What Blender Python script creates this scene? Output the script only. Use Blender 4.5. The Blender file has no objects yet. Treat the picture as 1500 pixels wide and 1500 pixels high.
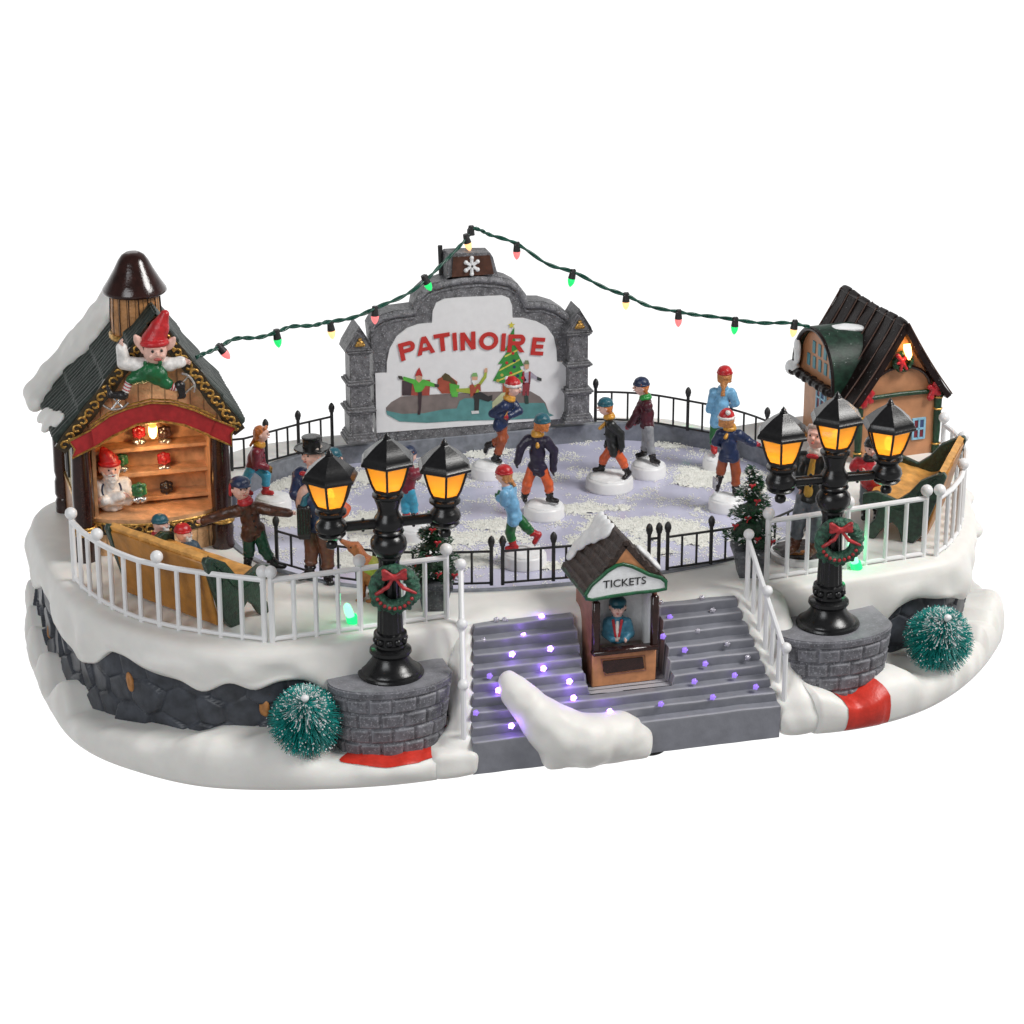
import bpy, math, random
import numpy as np
from mathutils import Vector, Matrix, noise

random.seed(7)
SC = bpy.context.scene
COL = SC.collection
SC.unit_settings.scale_length = 0.01          # one unit is one centimetre
R = math.radians

# ------------------------------------------------------------------ camera
AZ, EL, DIST, FPX = R(15.545), R(20.851), 124.795, 3996.6
FW = np.array([math.sin(AZ)*math.cos(EL), math.cos(AZ)*math.cos(EL), -math.sin(EL)])
RT = np.array([math.cos(AZ), -math.sin(AZ), 0.0])
UP = np.cross(RT, FW)
CAM = np.array([-1.2, 11.83, 6.0]) - FW*DIST
cam = bpy.data.cameras.new('camera'); camo = bpy.data.objects.new('camera', cam); COL.objects.link(camo)
cam.sensor_width = 36; cam.lens = FPX/1500*36; cam.clip_start = 1; cam.clip_end = 2000
M = Matrix((RT.tolist(), UP.tolist(), (-FW).tolist())).transposed().to_4x4()
M.translation = CAM.tolist(); camo.matrix_world = M
SC.camera = camo

# ------------------------------------------------------------------ world and studio lamps
w = bpy.data.worlds.new('World'); SC.world = w; w.use_nodes = True
nt = w.node_tree; nt.nodes.clear()
tc = nt.nodes.new('ShaderNodeTexCoord'); sx = nt.nodes.new('ShaderNodeSeparateXYZ')
mr = nt.nodes.new('ShaderNodeMapRange'); mr.inputs[1].default_value = 0.02; mr.inputs[2].default_value = 0.35
mr.inputs[3].default_value = 1.0; mr.inputs[4].default_value = 0.30
bg = nt.nodes.new('ShaderNodeBackground'); bg.inputs[0].default_value = (1, 1, 1, 1)
ow = nt.nodes.new('ShaderNodeOutputWorld')
nt.links.new(tc.outputs['Generated'], sx.inputs[0]); nt.links.new(sx.outputs[2], mr.inputs[0])
# white studio sweep behind the toy, dim room in front of it
dt = nt.nodes.new('ShaderNodeVectorMath'); dt.operation = 'DOT_PRODUCT'; dt.inputs[1].default_value = (math.sin(AZ), math.cos(AZ), 0)
m2 = nt.nodes.new('ShaderNodeMapRange'); m2.inputs[1].default_value = 0.15; m2.inputs[2].default_value = .5; m2.inputs[3].default_value = .30; m2.inputs[4].default_value = 1.0
ml = nt.nodes.new('ShaderNodeMath'); ml.operation = 'MULTIPLY'
nt.links.new(tc.outputs['Generated'], dt.inputs[0]); nt.links.new(dt.outputs['Value'], m2.inputs[0])
nt.links.new(mr.outputs[0], ml.inputs[0]); nt.links.new(m2.outputs[0], ml.inputs[1])
nt.links.new(ml.outputs[0], bg.inputs[1]); nt.links.new(bg.outputs[0], ow.inputs[0])

def area(name, loc, target, size, power, col=(1, 1, 1), sy=None):
    l = bpy.data.lights.new(name, 'AREA'); l.energy = power; l.color = col
    l.shape = 'RECTANGLE'; l.size = size; l.size_y = sy or size
    o = bpy.data.objects.new(name, l); COL.objects.link(o); o.location = loc
    o.rotation_euler = (Vector(target)-Vector(loc)).to_track_quat('-Z', 'Y').to_euler()
    return o
area('key_softbox', (62, -30, 85), (0, 12, 5), 38, 80000, (1, .985, .96))
area('fill_softbox', (-70, -60, 60), (0, 12, 5), 50, 33000, (.96, .98, 1))
area('rear_softbox', (-10, 95, 70), (0, 12, 8), 50, 8000)

vs = SC.view_settings
vs.view_transform = 'Standard'; vs.look = 'None'; vs.gamma = 1; vs.exposure = 0.3
try: vs.use_curve_mapping = False
except Exception: pass
SC.render.engine = 'CYCLES'

# ------------------------------------------------------------------ placing helpers
def _ray(x, y): return FW*FPX + RT*(x-750) + UP*(750-y)
def UZ(x, y, z): v = _ray(x, y); return CAM + v*((z-CAM[2])/v[2])       # point at height z
def UY(x, y, yy): v = _ray(x, y); return CAM + v*((yy-CAM[1])/v[1])     # point at depth y
def V(a): return Vector((float(a[0]), float(a[1]), float(a[2])))

# ------------------------------------------------------------------ materials
MATS = {}
def paint(name, col, rough=.38, metal=0., var=.10, bump=.12, scale=3., spec=.5, sss=0., coat=0.,
          speck=None, edge=None, ernoise=True, epoint=True, alpha=None, trans=0.):
    if name in MATS: return MATS[name]
    m = bpy.data.materials.new(name); m.use_nodes = True; n = m.node_tree; N = n.nodes; L = n.links
    b = N['Principled BSDF']
    tcn = N.new('ShaderNodeTexCoord')
    nz = N.new('ShaderNodeTexNoise'); nz.inputs['Scale'].default_value = scale; nz.inputs['Detail'].default_value = 5
    L.new(tcn.outputs['Object'], nz.inputs['Vector'])
    ramp = N.new('ShaderNodeValToRGB')
    lo = [max(0, c*(1-var*1.6)) for c in col]; hi = [min(1, c*(1+var)) for c in col]
    ramp.color_ramp.elements[0].position = .32; ramp.color_ramp.elements[0].color = (*lo, 1)
    ramp.color_ramp.elements[1].position = .68; ramp.color_ramp.elements[1].color = (*hi, 1)
    L.new(nz.outputs[0], ramp.inputs[0]); out = ramp.outputs[0]
    if edge:                                            # dry-brushed paint on raised edges
        ge = N.new('ShaderNodeNewGeometry'); er = N.new('ShaderNodeValToRGB')
        er.color_ramp.elements[0].position = .50; er.color_ramp.elements[1].position = .60
        L.new(ge.outputs['Pointiness'], er.inputs[0])
        n3 = N.new('ShaderNodeTexNoise'); n3.inputs['Scale'].default_value = 9; n3.inputs['Detail'].default_value = 6
        L.new(tcn.outputs['Object'], n3.inputs['Vector'])
        n3.inputs['Scale'].default_value = 12; n3.inputs['Detail'].default_value = 10
        r3 = N.new('ShaderNodeValToRGB'); r3.color_ramp.elements[0].position = .56 if ernoise else .98; r3.color_ramp.elements[1].position = .66 if ernoise else 1.
        L.new(n3.outputs[0], r3.inputs[0])
        ad = N.new('ShaderNodeMath'); ad.operation = 'MAXIMUM'; L.new(er.outputs[0], ad.inputs[0]); L.new(r3.outputs[0], ad.inputs[1])
        sc_ = N.new('ShaderNodeMath'); sc_.operation = 'MULTIPLY'; sc_.inputs[1].default_value = .75; L.new(ad.outputs[0] if epoint else r3.outputs[0], sc_.inputs[0])
        mx = N.new('ShaderNodeMixRGB'); mx.inputs[2].default_value = (*edge, 1)
        L.new(sc_.outputs[0], mx.inputs[0]); L.new(out, mx.inputs[1]); out = mx.outputs[0]
    if speck:                                           # scattered paint or snow specks
        vo = N.new('ShaderNodeTexVoronoi'); vo.inputs['Scale'].default_value = speck[1]
        L.new(tcn.outputs['Object'], vo.inputs['Vector'])
        rr = N.new('ShaderNodeValToRGB'); rr.color_ramp.elements[0].position = speck[2]; rr.color_ramp.elements[0].color = (1, 1, 1, 1)
        rr.color_ramp.elements[1].position = speck[2]+.05; rr.color_ramp.elements[1].color = (0, 0, 0, 1)
        L.new(vo.outputs['Distance'], rr.inputs[0])
        mx = N.new('ShaderNodeMixRGB'); mx.inputs[2].default_value = (*speck[0], 1)
        L.new(rr.outputs[0], mx.inputs[0]); L.new(out, mx.inputs[1]); out = mx.outputs[0]
    L.new(out, b.inputs['Base Color'])
    b.inputs['Roughness'].default_value = rough; b.inputs['Metallic'].default_value = metal
    b.inputs['Specular IOR Level'].default_value = spec
    if sss:
        b.inputs['Subsurface Weight'].default_value = sss; b.inputs['Subsurface Scale'].default_value = .4
    if coat: b.inputs['Coat Weight'].default_value = coat; b.inputs['Coat Roughness'].default_value = .12
    if trans: b.inputs['Transmission Weight'].default_value = trans
    if bump:
        n2 = N.new('ShaderNodeTexNoise'); n2.inputs['Scale'].default_value = scale*3.2; n2.inputs['Detail'].default_value = 6
        L.new(tcn.outputs['Object'], n2.inputs['Vector'])
        bp = N.new('ShaderNodeBump'); bp.inputs['Strength'].default_value = bump; bp.inputs['Distance'].default_value = .12
        L.new(n2.outputs[0], bp.inputs['Height']); L.new(bp.outputs[0], b.inputs['Normal'])
    MATS[name] = m; return m
def glow(name, col, strength):
    if name in MATS: return MATS[name]
    m = bpy.data.materials.new(name); m.use_nodes = True; b = m.node_tree.nodes['Principled BSDF']
    b.inputs['Base Color'].default_value = (*[c*.6 for c in col], 1); b.inputs['Roughness'].default_value = .15
    b.inputs['Emission Color'].default_value = (*col, 1); b.inputs['Emission Strength'].default_value = strength
    MATS[name] = m; return m

SNOW = paint('snow_white_plastic', (.83, .815, .78), .5, var=.025, bump=.05, scale=1.1, sss=.12)
SNOWP = paint('snow_paint', (.82, .83, .84), .45, var=.04, bump=.2, scale=5)
WHITEP = paint('white_plastic', (.84, .84, .85), .3, var=.015, bump=.02)
BLACKP = paint('black_plastic', (.009, .009, .010), .25, var=.2, bump=.06, scale=6, spec=.5)
BLACKM = paint('black_matte', (.02, .02, .021), .45, var=.2, bump=.15, scale=6)
ROCK = paint('dark_slate_paint', (.052, .058, .072), .42, var=.3, bump=.12, scale=1.6)
ROCKT = paint('tan_stone_paint', (.46, .20, .06), .5, var=.2, bump=.2)
STONE = paint('grey_brick_paint', (.15, .15, .17), .5, var=.3, bump=.15, scale=2.2, edge=(.38, .38, .41))
STEP = paint('grey_step_paint', (.235, .24, .275), .36, var=.08, bump=.08, scale=1.8, edge=(.48, .48, .52), ernoise=False)
RED = paint('red_paint', (.62, .035, .02), .4, var=.1)
SKIN = paint('skin_paint', (.80, .50, .42), .35, var=.08, bump=.1, scale=5)
WOOD = paint('tan_wood_paint', (.52, .235, .085), .42, var=.22, bump=.3, scale=2.2)
WOODL = paint('interior_wood_paint', (.64, .35, .175), .42, var=.2, bump=.25, scale=2)
DBROWN = paint('dark_brown_gloss', (.030, .010, .008), .16, var=.25, bump=.08, scale=3, spec=.5, coat=.2)
GOLD = paint('gold_paint', (.62, .36, .10), .28, metal=.85, var=.35, bump=.3, scale=6)
SILVER = paint('silver_paint', (.62, .62, .62), .2, metal=.9, var=.2, bump=.25, scale=8)
DGREEN = paint('dark_green_gloss', (.012, .05, .022), .28, var=.35, bump=.25, scale=4)
GREENP = paint('green_paint', (.015, .16, .035), .3, var=.2, bump=.15)

# ------------------------------------------------------------------ object helpers
def tag(o, label=None, cat=None, group=None, kind=None):
    if label: o['label'] = label
    if cat: o['category'] = cat
    if group: o['group'] = group
    if kind: o['kind'] = kind
    return o
def empty(name, loc=(0, 0, 0), rz=0., label=None, cat=None, group=None):
    o = bpy.data.objects.new(name, None); COL.objects.link(o); o.location = V(loc); o.rotation_euler = (0, 0, rz)
    o.empty_display_size = .3
    return tag(o, label, cat, group)
def mesh_obj(name, vs_, fs, mat, parent=None, smooth=False, loc=None, rot=None):
    me = bpy.data.meshes.new(name)
    me.from_pydata([tuple(map(float, v)) for v in vs_], [], [tuple(map(int, f)) for f in fs]); me.update()
    if isinstance(mat, (list, tuple)):
        for m_ in mat: me.materials.append(m_)
    else: me.materials.append(mat)
    if smooth: me.polygons.foreach_set('use_smooth', [True]*len(me.polygons))
    o = bpy.data.objects.new(name, me); COL.objects.link(o)
    if parent: o.parent = parent
    if loc is not None: o.location = V(loc)
    if rot is not None: o.rotation_euler = rot
    return o
def autosmooth(o, ang=40):
    me = o.data; me.polygons.foreach_set('use_smooth', [True]*len(me.polygons))
    try: me.set_sharp_from_angle(angle=R(ang))
    except Exception: pass
    return o
class MB:
    """collects simple solids into one mesh"""
    def __init__(s): s.v = []; s.f = []
    def add(s, vs_, fs, T=None):
        k = len(s.v)
        for v in vs_:
            v = Vector(v); s.v.append(tuple(T @ v) if T else tuple(v))
        s.f += [tuple(i+k for i in f) for f in fs]; return s
    def box(s, c, d, T=None, rz=0, bev=0):
        x, y, z = d[0]/2, d[1]/2, d[2]/2; c = Vector(c); rm = Matrix.Rotation(rz, 3, 'Z')
        b = min(bev, x*.9, y*.9, z*.9)
        if b <= 0:
            p = [(-x, -y, -z), (x, -y, -z), (x, y, -z), (-x, y, -z), (-x, -y, z), (x, -y, z), (x, y, z), (-x, y, z)]
            f = [(0, 3, 2, 1), (4, 5, 6, 7), (0, 1, 5, 4), (1, 2, 6, 5), (2, 3, 7, 6), (3, 0, 4, 7)]
        else:
            p = []; f = []; idx = {}
            for i, sx_ in enumerate((-1, 1)):
                for j, sy_ in enumerate((-1, 1)):
                    for k, sz_ in enumerate((-1, 1)):
                        idx[(i, j, k, 0)] = len(p); p.append((sx_*x, sy_*(y-b), sz_*(z-b)))
                        idx[(i, j, k, 1)] = len(p); p.append((sx_*(x-b), sy_*y, sz_*(z-b)))
                        idx[(i, j, k, 2)] = len(p); p.append((sx_*(x-b), sy_*(y-b), sz_*z))
            for i in (0, 1): f.append([idx[(i, j, k, 0)] for j, k in ((0, 0), (1, 0), (1, 1), (0, 1))][::1 if i else -1])
            for j in (0, 1): f.append([idx[(i, j, k, 1)] for i, k in ((0, 0), (1, 0), (1, 1), (0, 1))][::-1 if j else 1])
            for k in (0, 1): f.append([idx[(i, j, k, 2)] for i, j in ((0, 0), (1, 0), (1, 1), (0, 1))][::1 if k else -1])
            for i in (0, 1):
                for j in (0, 1):
                    a = [idx[(i, j, 0, 0)], idx[(i, j, 0, 1)], idx[(i, j, 1, 1)], idx[(i, j, 1, 0)]]; f.append(a if (i ^ j) == 0 else a[::-1])
                for k in (0, 1):
                    a = [idx[(i, 0, k, 0)], idx[(i, 1, k, 0)], idx[(i, 1, k, 2)], idx[(i, 0, k, 2)]]; f.append(a if (i ^ k) == 0 else a[::-1])
            for j in (0, 1):
                for k in (0, 1):
                    a = [idx[(0, j, k, 1)], idx[(0, j, k, 2)], idx[(1, j, k, 2)], idx[(1, j, k, 1)]]; f.append(a if (j ^ k) == 0 else a[::-1])
            for i in (0, 1):
                for j in (0, 1):
                    for k in (0, 1):
                        a = [idx[(i, j, k, 0)], idx[(i, j, k, 1)], idx[(i, j, k, 2)]]
                        f.append(a if (i+j+k) % 2 else a[::-1])
        return s.add([rm @ Vector(q)+c for q in p], f, T)
    def tube(s, pts, r, n=8, caps=True):
        """swept round tube; r a number or list"""
        pts = [Vector(map(float, p)) for p in pts]; rs = r if isinstance(r, (list, tuple)) else [r]*len(pts)
        ref = None; rings = []
        for i, p in enumerate(pts):
            t = (pts[min(i+1, len(pts)-1)]-pts[max(i-1, 0)])
            t = t.normalized() if t.length > 1e-9 else Vector((0, 0, 1))
            if ref is None: ref = Vector((0, 0, 1)) if abs(t.z) < .9 else Vector((1, 0, 0))
            a = (ref - t*ref.dot(t)).normalized(); b = t.cross(a); ref = a
            rings.append([p+(a*math.cos(2*math.pi*k/n)+b*math.sin(2*math.pi*k/n))*rs[i] for k in range(n)])
        vs_ = [v for rg in rings for v in rg]; fs = []
        for i in range(len(pts)-1):
            for k in range(n):
                k2 = (k+1) % n; fs.append((i*n+k, i*n+k2, (i+1)*n+k2, (i+1)*n+k))
        if caps: fs.append(tuple(range(n))[::-1]); fs.append(tuple(len(vs_)-n+k for k in range(n)))
        return s.add(vs_, fs)
    def lathe(s, prof, c=(0, 0, 0), n=24, a0=0., flute=0, fa=0.):
        c = Vector(c); vs_ = []; fs = []
        for r_, z in prof:
            for k in range(n):
                a = a0+2*math.pi*k/n; rr = r_*(1-fa*(k % 2)) if flute else r_
                vs_.append((c.x+rr*math.cos(a), c.y+rr*math.sin(a), c.z+z))
        for i in range(len(prof)-1):
            for k in range(n):
                k2 = (k+1) % n; fs.append((i*n+k, i*n+k2, (i+1)*n+k2, (i+1)*n+k))
        fs.append(tuple(range(n))[::-1]); fs.append(tuple(len(vs_)-n+k for k in range(n)))
        return s.add(vs_, fs)
    def sphere(s, c, r, n=12, sc=(1, 1, 1)):
        m = max(4, n//2); vs_ = [(c[0], c[1], c[2]-r*sc[2])]; fs = []
        for i in range(1, m):
            ph = -math.pi/2+math.pi*i/m
            for k in range(n):
                a = 2*math.pi*k/n
                vs_.append((c[0]+r*sc[0]*math.cos(ph)*math.cos(a), c[1]+r*sc[1]*math.cos(ph)*math.sin(a), c[2]+r*sc[2]*math.sin(ph)))
        vs_.append((c[0], c[1], c[2]+r*sc[2])); T = len(vs_)-1
        for k in range(n):
            k2 = (k+1) % n; fs.append((0, 1+k2, 1+k)); fs.append((T, T-n+k, T-n+k2))
            for i in range(m-2): fs.append((1+i*n+k, 1+i*n+k2, 1+(i+1)*n+k2, 1+(i+1)*n+k))
        return s.add(vs_, fs)
    def prism(s, poly, y0, y1, T=None):
        """polygon in the xz plane extruded from y0 to y1"""
        n = len(poly); vs_ = [(x, y0, z) for x, z in poly]+[(x, y1, z) for x, z in poly]
        A = sum(poly[i][0]*poly[(i+1) % n][1]-poly[(i+1) % n][0]*poly[i][1] for i in range(n))
        f = [tuple(range(n)), tuple(range(2*n-1, n-1, -1))]
        for i in range(n): j = (i+1) % n; f.append((j, i, n+i, n+j))
        if A < 0: f = [q[::-1] for q in f]
        return s.add(vs_, f, T)
    def obj(s, name, mat, parent=None, smooth=0, loc=None, rot=None):
        o = mesh_obj(name, s.v, s.f, mat, parent, False, loc, rot)
        if smooth: autosmooth(o, smooth)
        return o

# ------------------------------------------------------------------ sculpting: smooth union of rounded solids -> one mesh
def rotm(ax=0, ay=0, az=0):
    return np.array((Matrix.Rotation(az, 3, 'Z') @ Matrix.Rotation(ay, 3, 'Y') @ Matrix.Rotation(ax, 3, 'X')))
def align(zdir, ydir=(0, 1, 0)):
    z = Vector(map(float, zdir)).normalized(); y = Vector(map(float, ydir)); y = (y-z*y.dot(z))
    if y.length < 1e-4: y = Vector((1, 0, 0)); y = y-z*y.dot(z)
    y.normalize(); x = y.cross(z)
    return np.array([[x[i], y[i], z[i]] for i in range(3)])
def cap(a, ra, b, rb=None, k=None): return ('c', np.array(a, float), ra, np.array(b, float), ra if rb is None else rb, k)
def ell(c, r3, rm=None, k=None): return ('e', np.array(c, float), np.array(r3, float), rm, k)
def rbox(c, h3, rd, rm=None, k=None): return ('b', np.array(c, float), np.array(h3, float), rd, rm, k)
def tor(c, RR, r, rm=None, k=None, sy=1.): return ('t', np.array(c, float), RR, r, rm, k, sy)
def cut(p): return ('x', p)
def _bb(p):
    if p[0] == 'c':
        return np.minimum(p[1]-p[2], p[3]-p[4]), np.maximum(p[1]+p[2], p[3]+p[4])
    if p[0] == 'e': r_ = max(p[2]); rr = np.array([r_]*3) if p[3] is not None else p[2]; return p[1]-rr, p[1]+rr
    if p[0] == 'b': r_ = np.linalg.norm(p[2]) if p[4] is not None else p[2]; return p[1]-r_, p[1]+r_
    if p[0] == 't': r_ = p[2]*max(1, p[6])+p[3]; return p[1]-r_, p[1]+r_
def sdf_mesh(name, prims, mat, parent=None, h=.045, k=.08, disp=0., dfreq=3., loc=None, rot=None):
    los, his = [], []
    for p in prims:
        if p[0] != 'x': a, b = _bb(p); los.append(a); his.append(b)
    lo = np.min(los, 0)-3*h-abs(disp)-k*.5; hi = np.max(his, 0)+3*h+abs(disp)+k*.5
    n = np.ceil((hi-lo)/h).astype(int)+1
    D = np.full(n, 9e2)
    ax = [lo[i]+h*np.arange(n[i]) for i in range(3)]
    for p in prims:
        sub = p[0] == 'x'
        if sub: p = p[1]
        kk = p[-1] if p[0] != 't' else p[5]
        kk = k if kk is None else kk
        a, b = _bb(p); m = kk+4*h+abs(disp)
        i0 = np.maximum(((a-m-lo)/h).astype(int), 0); i1 = np.minimum(((b+m-lo)/h).astype(int)+2, n)
        if (i1 <= i0).any(): continue
        X, Y, Z = np.meshgrid(ax[0][i0[0]:i1[0]], ax[1][i0[1]:i1[1]], ax[2][i0[2]:i1[2]], indexing='ij')
        P = np.stack([X, Y, Z], -1)
        if p[0] == 'c':
            ab = p[3]-p[1]; L2 = max(ab@ab, 1e-9); t = np.clip(((P-p[1])@ab)/L2, 0, 1)
            d = np.linalg.norm(P-p[1]-t[..., None]*ab, axis=-1)-(p[2]+(p[4]-p[2])*t)
        else:
            q = P-p[1]; rm = p[3] if p[0] == 'e' else p[4]
            if rm is not None: q = q@rm
            if p[0] == 'e':
                k0 = np.linalg.norm(q/p[2], axis=-1); k1 = np.linalg.norm(q/(p[2]**2), axis=-1)
                d = k0*(k0-1)/np.maximum(k1, 1e-6)
            elif p[0] == 'b':
                qq = np.abs(q)-p[2]+p[3]
                d = np.linalg.norm(np.maximum(qq, 0), axis=-1)+np.minimum(qq.max(-1), 0)-p[3]
            else:
                l = np.hypot(q[..., 0], q[..., 1]/p[6])-p[2]; d = np.hypot(l, q[..., 2])-p[3]
        sl = D[i0[0]:i1[0], i0[1]:i1[1], i0[2]:i1[2]]
        if sub: sl[...] = np.maximum(sl, -d)
        elif kk > 0:
            hh = np.clip(.5+.5*(sl-d)/kk, 0, 1); sl[...] = np.where(sl > 100, d, sl*(1-hh)+d*hh-kk*hh*(1-hh))
        else: sl[...] = np.minimum(sl, d)
    if disp:
        near = np.argwhere(np.abs(D) < 3*h+abs(disp))
        for i, j, l in near:
            D[i, j, l] += disp*noise.noise((ax[0][i]*dfreq, ax[1][j]*dfreq, ax[2][l]*dfreq))
    S = D < 0
    c = S[:-1, :-1, :-1].astype(int)
    for dx in (0, 1):
        for dy in (0, 1):
            for dz in (0, 1):
                if dx+dy+dz: c = c+S[dx:n[0]-1+dx, dy:n[1]-1+dy, dz:n[2]-1+dz]
    act = (c > 0) & (c < 8); idx = -np.ones(act.shape, int); cells = np.argwhere(act); idx[act] = np.arange(len(cells))
    acc = np.zeros((len(cells), 3)); cnt = np.zeros(len(cells))
    cor = [(a_, b_, c_) for a_ in (0, 1) for b_ in (0, 1) for c_ in (0, 1)]
    for u in cor:
        for axis in range(3):
            if u[axis]: continue
            v = list(u); v[axis] = 1
            d0 = D[tuple((cells+u).T)]; d1 = D[tuple((cells+v).T)]
            mk = (d0 < 0) != (d1 < 0)
            t = np.where(mk, d0/np.where(mk, d0-d1, 1), 0)
            pt = np.array(u, float)[None]*np.ones((len(cells), 1)); pt[:, axis] += t
            acc[mk] += pt[mk]; cnt[mk] += 1
    vs_ = lo+(cells+acc/np.maximum(cnt, 1)[:, None])*h
    faces = []
    for axis in range(3):
        sl0 = [slice(None)]*3; sl1 = [slice(None)]*3; sl0[axis] = slice(0, -1); sl1[axis] = slice(1, None)
        A = S[tuple(sl0)]; B = S[tuple(sl1)]; E_ = np.argwhere(A != B)
        o1, o2 = (axis+1) % 3, (axis+2) % 3
        ok = (E_[:, o1] > 0) & (E_[:, o2] > 0) & (E_[:, o1] < n[o1]-1) & (E_[:, o2] < n[o2]-1); E_ = E_[ok]
        e1 = np.zeros(3, int); e1[o1] = 1; e2 = np.zeros(3, int); e2[o2] = 1
        q = np.stack([idx[tuple((E_-e1-e2).T)], idx[tuple((E_-e2).T)], idx[tuple(E_.T)], idx[tuple((E_-e1).T)]], 1)
        ins = A[tuple(E_.T)]
        q = np.where(ins[:, None], q, q[:, ::-1]); faces.append(q)
    F = np.concatenate(faces)
    me = bpy.data.meshes.new(name)
    me.vertices.add(len(vs_)); me.vertices.foreach_set('co', vs_.astype('f').ravel())
    me.loops.add(len(F)*4); me.loops.foreach_set('vertex_index', F.astype('i').ravel())
    me.polygons.add(len(F)); me.polygons.foreach_set('loop_start', (np.arange(len(F))*4).astype('i'))
    me.polygons.foreach_set('loop_total', np.full(len(F), 4, 'i'))
    me.polygons.foreach_set('use_smooth', np.ones(len(F), bool))
    me.update(calc_edges=True); me.validate()
    me.materials.append(mat)
    o = bpy.data.objects.new(name, me); COL.objects.link(o)
    if parent: o.parent = parent
    if loc is not None: o.location = V(loc)
    if rot is not None: o.rotation_euler = rot
    return o

def text_mesh(txt, size, bold=0., depth=.03):
    """returns verts, faces, advance width of a text laid in the xz plane facing -y"""
    cu = bpy.data.curves.new('t', 'FONT'); cu.body = txt; cu.size = size; cu.extrude = depth; cu.offset = bold
    cu.align_x = 'LEFT'; cu.resolution_u = 4
    o = bpy.data.objects.new('t', cu); COL.objects.link(o)
    bpy.context.view_layer.update()
    dg = bpy.context.evaluated_depsgraph_get(); me = o.evaluated_get(dg).to_mesh()
    vs_ = [(v.co.x, -v.co.z, v.co.y) for v in me.vertices]; fs = [tuple(p.vertices) for p in me.polygons]
    o.evaluated_get(dg).to_mesh_clear(); bpy.data.objects.remove(o); bpy.data.curves.remove(cu)
    xs = [v[0] for v in vs_]
    return vs_, fs, (min(xs), max(xs))

# ================================================================== THE SNOWY BASE
CX, CY = 0.0, 14.5
NT = 720
def polar_fn(pts, sig=5):
    a = np.array([math.atan2(p[1]-CY, p[0]-CX) % (2*math.pi) for p in pts]); r_ = np.array([math.hypot(p[0]-CX, p[1]-CY) for p in pts])
    o = np.argsort(a); a = a[o]; r_ = r_[o]
    # interpolate along the chord (straight between points), then smooth a little
    th = np.arange(NT)*2*math.pi/NT; out = np.zeros(NT)
    aa = np.concatenate([a[-1:]-2*math.pi, a, a[:1]+2*math.pi]); rr = np.concatenate([r_[-1:], r_, r_[:1]])
    for i, t in enumerate(th):
        j = np.searchsorted(aa, t)-1; j = min(max(j, 0), len(aa)-2)
        p = np.array([rr[j]*math.cos(aa[j]), rr[j]*math.sin(aa[j])]); q = np.array([rr[j+1]*math.cos(aa[j+1]), rr[j+1]*math.sin(aa[j+1])])
        d = np.array([math.cos(t), math.sin(t)]); e = q-p
        den = d[0]*e[1]-d[1]*e[0]
        out[i] = (p[0]*e[1]-p[1]*e[0])/den if abs(den) > 1e-9 else rr[j]
    if sig:
        kx = np.arange(-3*sig, 3*sig+1); kw = np.exp(-kx**2/2/sig**2); kw /= kw.sum()
        out = np.convolve(np.concatenate([out[-3*sig:], out, out[:3*sig]]), kw, 'valid')
    return out
DECK = [(0, 1.35), (5.2, 1.35), (6.7, 1.1), (8, 1.15), (11, 1.35), (14, 1.7), (16.6, 2.1), (18.4, 4.4), (20.1, 8), (21.4, 12), (21.8, 16), (21.6, 20),
        (20.5, 22.3), (18, 22.9), (16.0, 22.5), (12.8, 21.6), (10.5, 24.3), (7, 25.5), (0, 25.8), (-7, 26.3), (-11, 25.8), (-14, 23.6), (-16.5, 21.9), (-20, 21.4), (-22.0, 20), (-22.6, 17.5), (-22.5, 13), (-22.0, 8.8),
        (-21.1, 5.5), (-19.3, 2.9), (-17.0, 1.1), (-15, .35), (-13, .15), (-11, .3), (-8.5, .9), (-6.7, 1.2), (-5.2, 1.35)]
GROUND = [(0, -1.9), (6.8, -2.1), (9, -2.5), (11.5, -2.3), (14, -1.4), (16.4, .3), (18.4, 2.3), (20.4, 4.8), (21.5, 7.7), (22.3, 14), (22.4, 19.5), (21, 23.0), (15.5, 24),
          (9, 26.4), (0, 27.2), (-8, 27.2), (-14, 25.4), (-20, 23), (-22.6, 20.5), (-23.2, 15), (-23.0, 9.8), (-22.6, 5.9), (-21.6, 3.4), (-20.1, 1.7), (-17.9, -.5), (-14, -1.7),
          (-10.5, -2.3), (-8, -2.3), (-6.8, -2.1)]
RD = polar_fn(DECK, 4); RG = polar_fn(GROUND, 4)
TH = np.arange(NT)*2*math.pi/NT
def rad_at(Rf, th): return float(np.interp((th % (2*math.pi))/(2*math.pi)*NT, np.arange(NT+1), np.append(Rf, Rf[0])))
def wall_hit(px, py, inset=.3):
    v = _ray(px, py); v = v/np.linalg.norm(v); t = np.linspace(85, 150, 3000)
    P = CAM+v*t[:, None]; th = np.arctan2(P[:, 1]-CY, P[:, 0]-CX); rr = np.hypot(P[:, 0]-CX, P[:, 1]-CY)
    rw = np.interp((th % (2*math.pi))/(2*math.pi)*NT, np.arange(NT+1), np.append(RD, RD[0]))-inset
    k = np.argmax(rr < rw)
    if k == 0: return None
    return th[k] % (2*math.pi), P[k, 2]
def profile_from(pxs, default, extra=()):
    hits = sorted([q for q in (wall_hit(*p) for p in pxs) if q]+list(extra))
    a = [h[0] for h in hits]; z = [h[1] for h in hits]
    out = np.array([np.interp(t, a, z) if a[0] <= t <= a[-1] else default(t) for t in TH])
    return out
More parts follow.
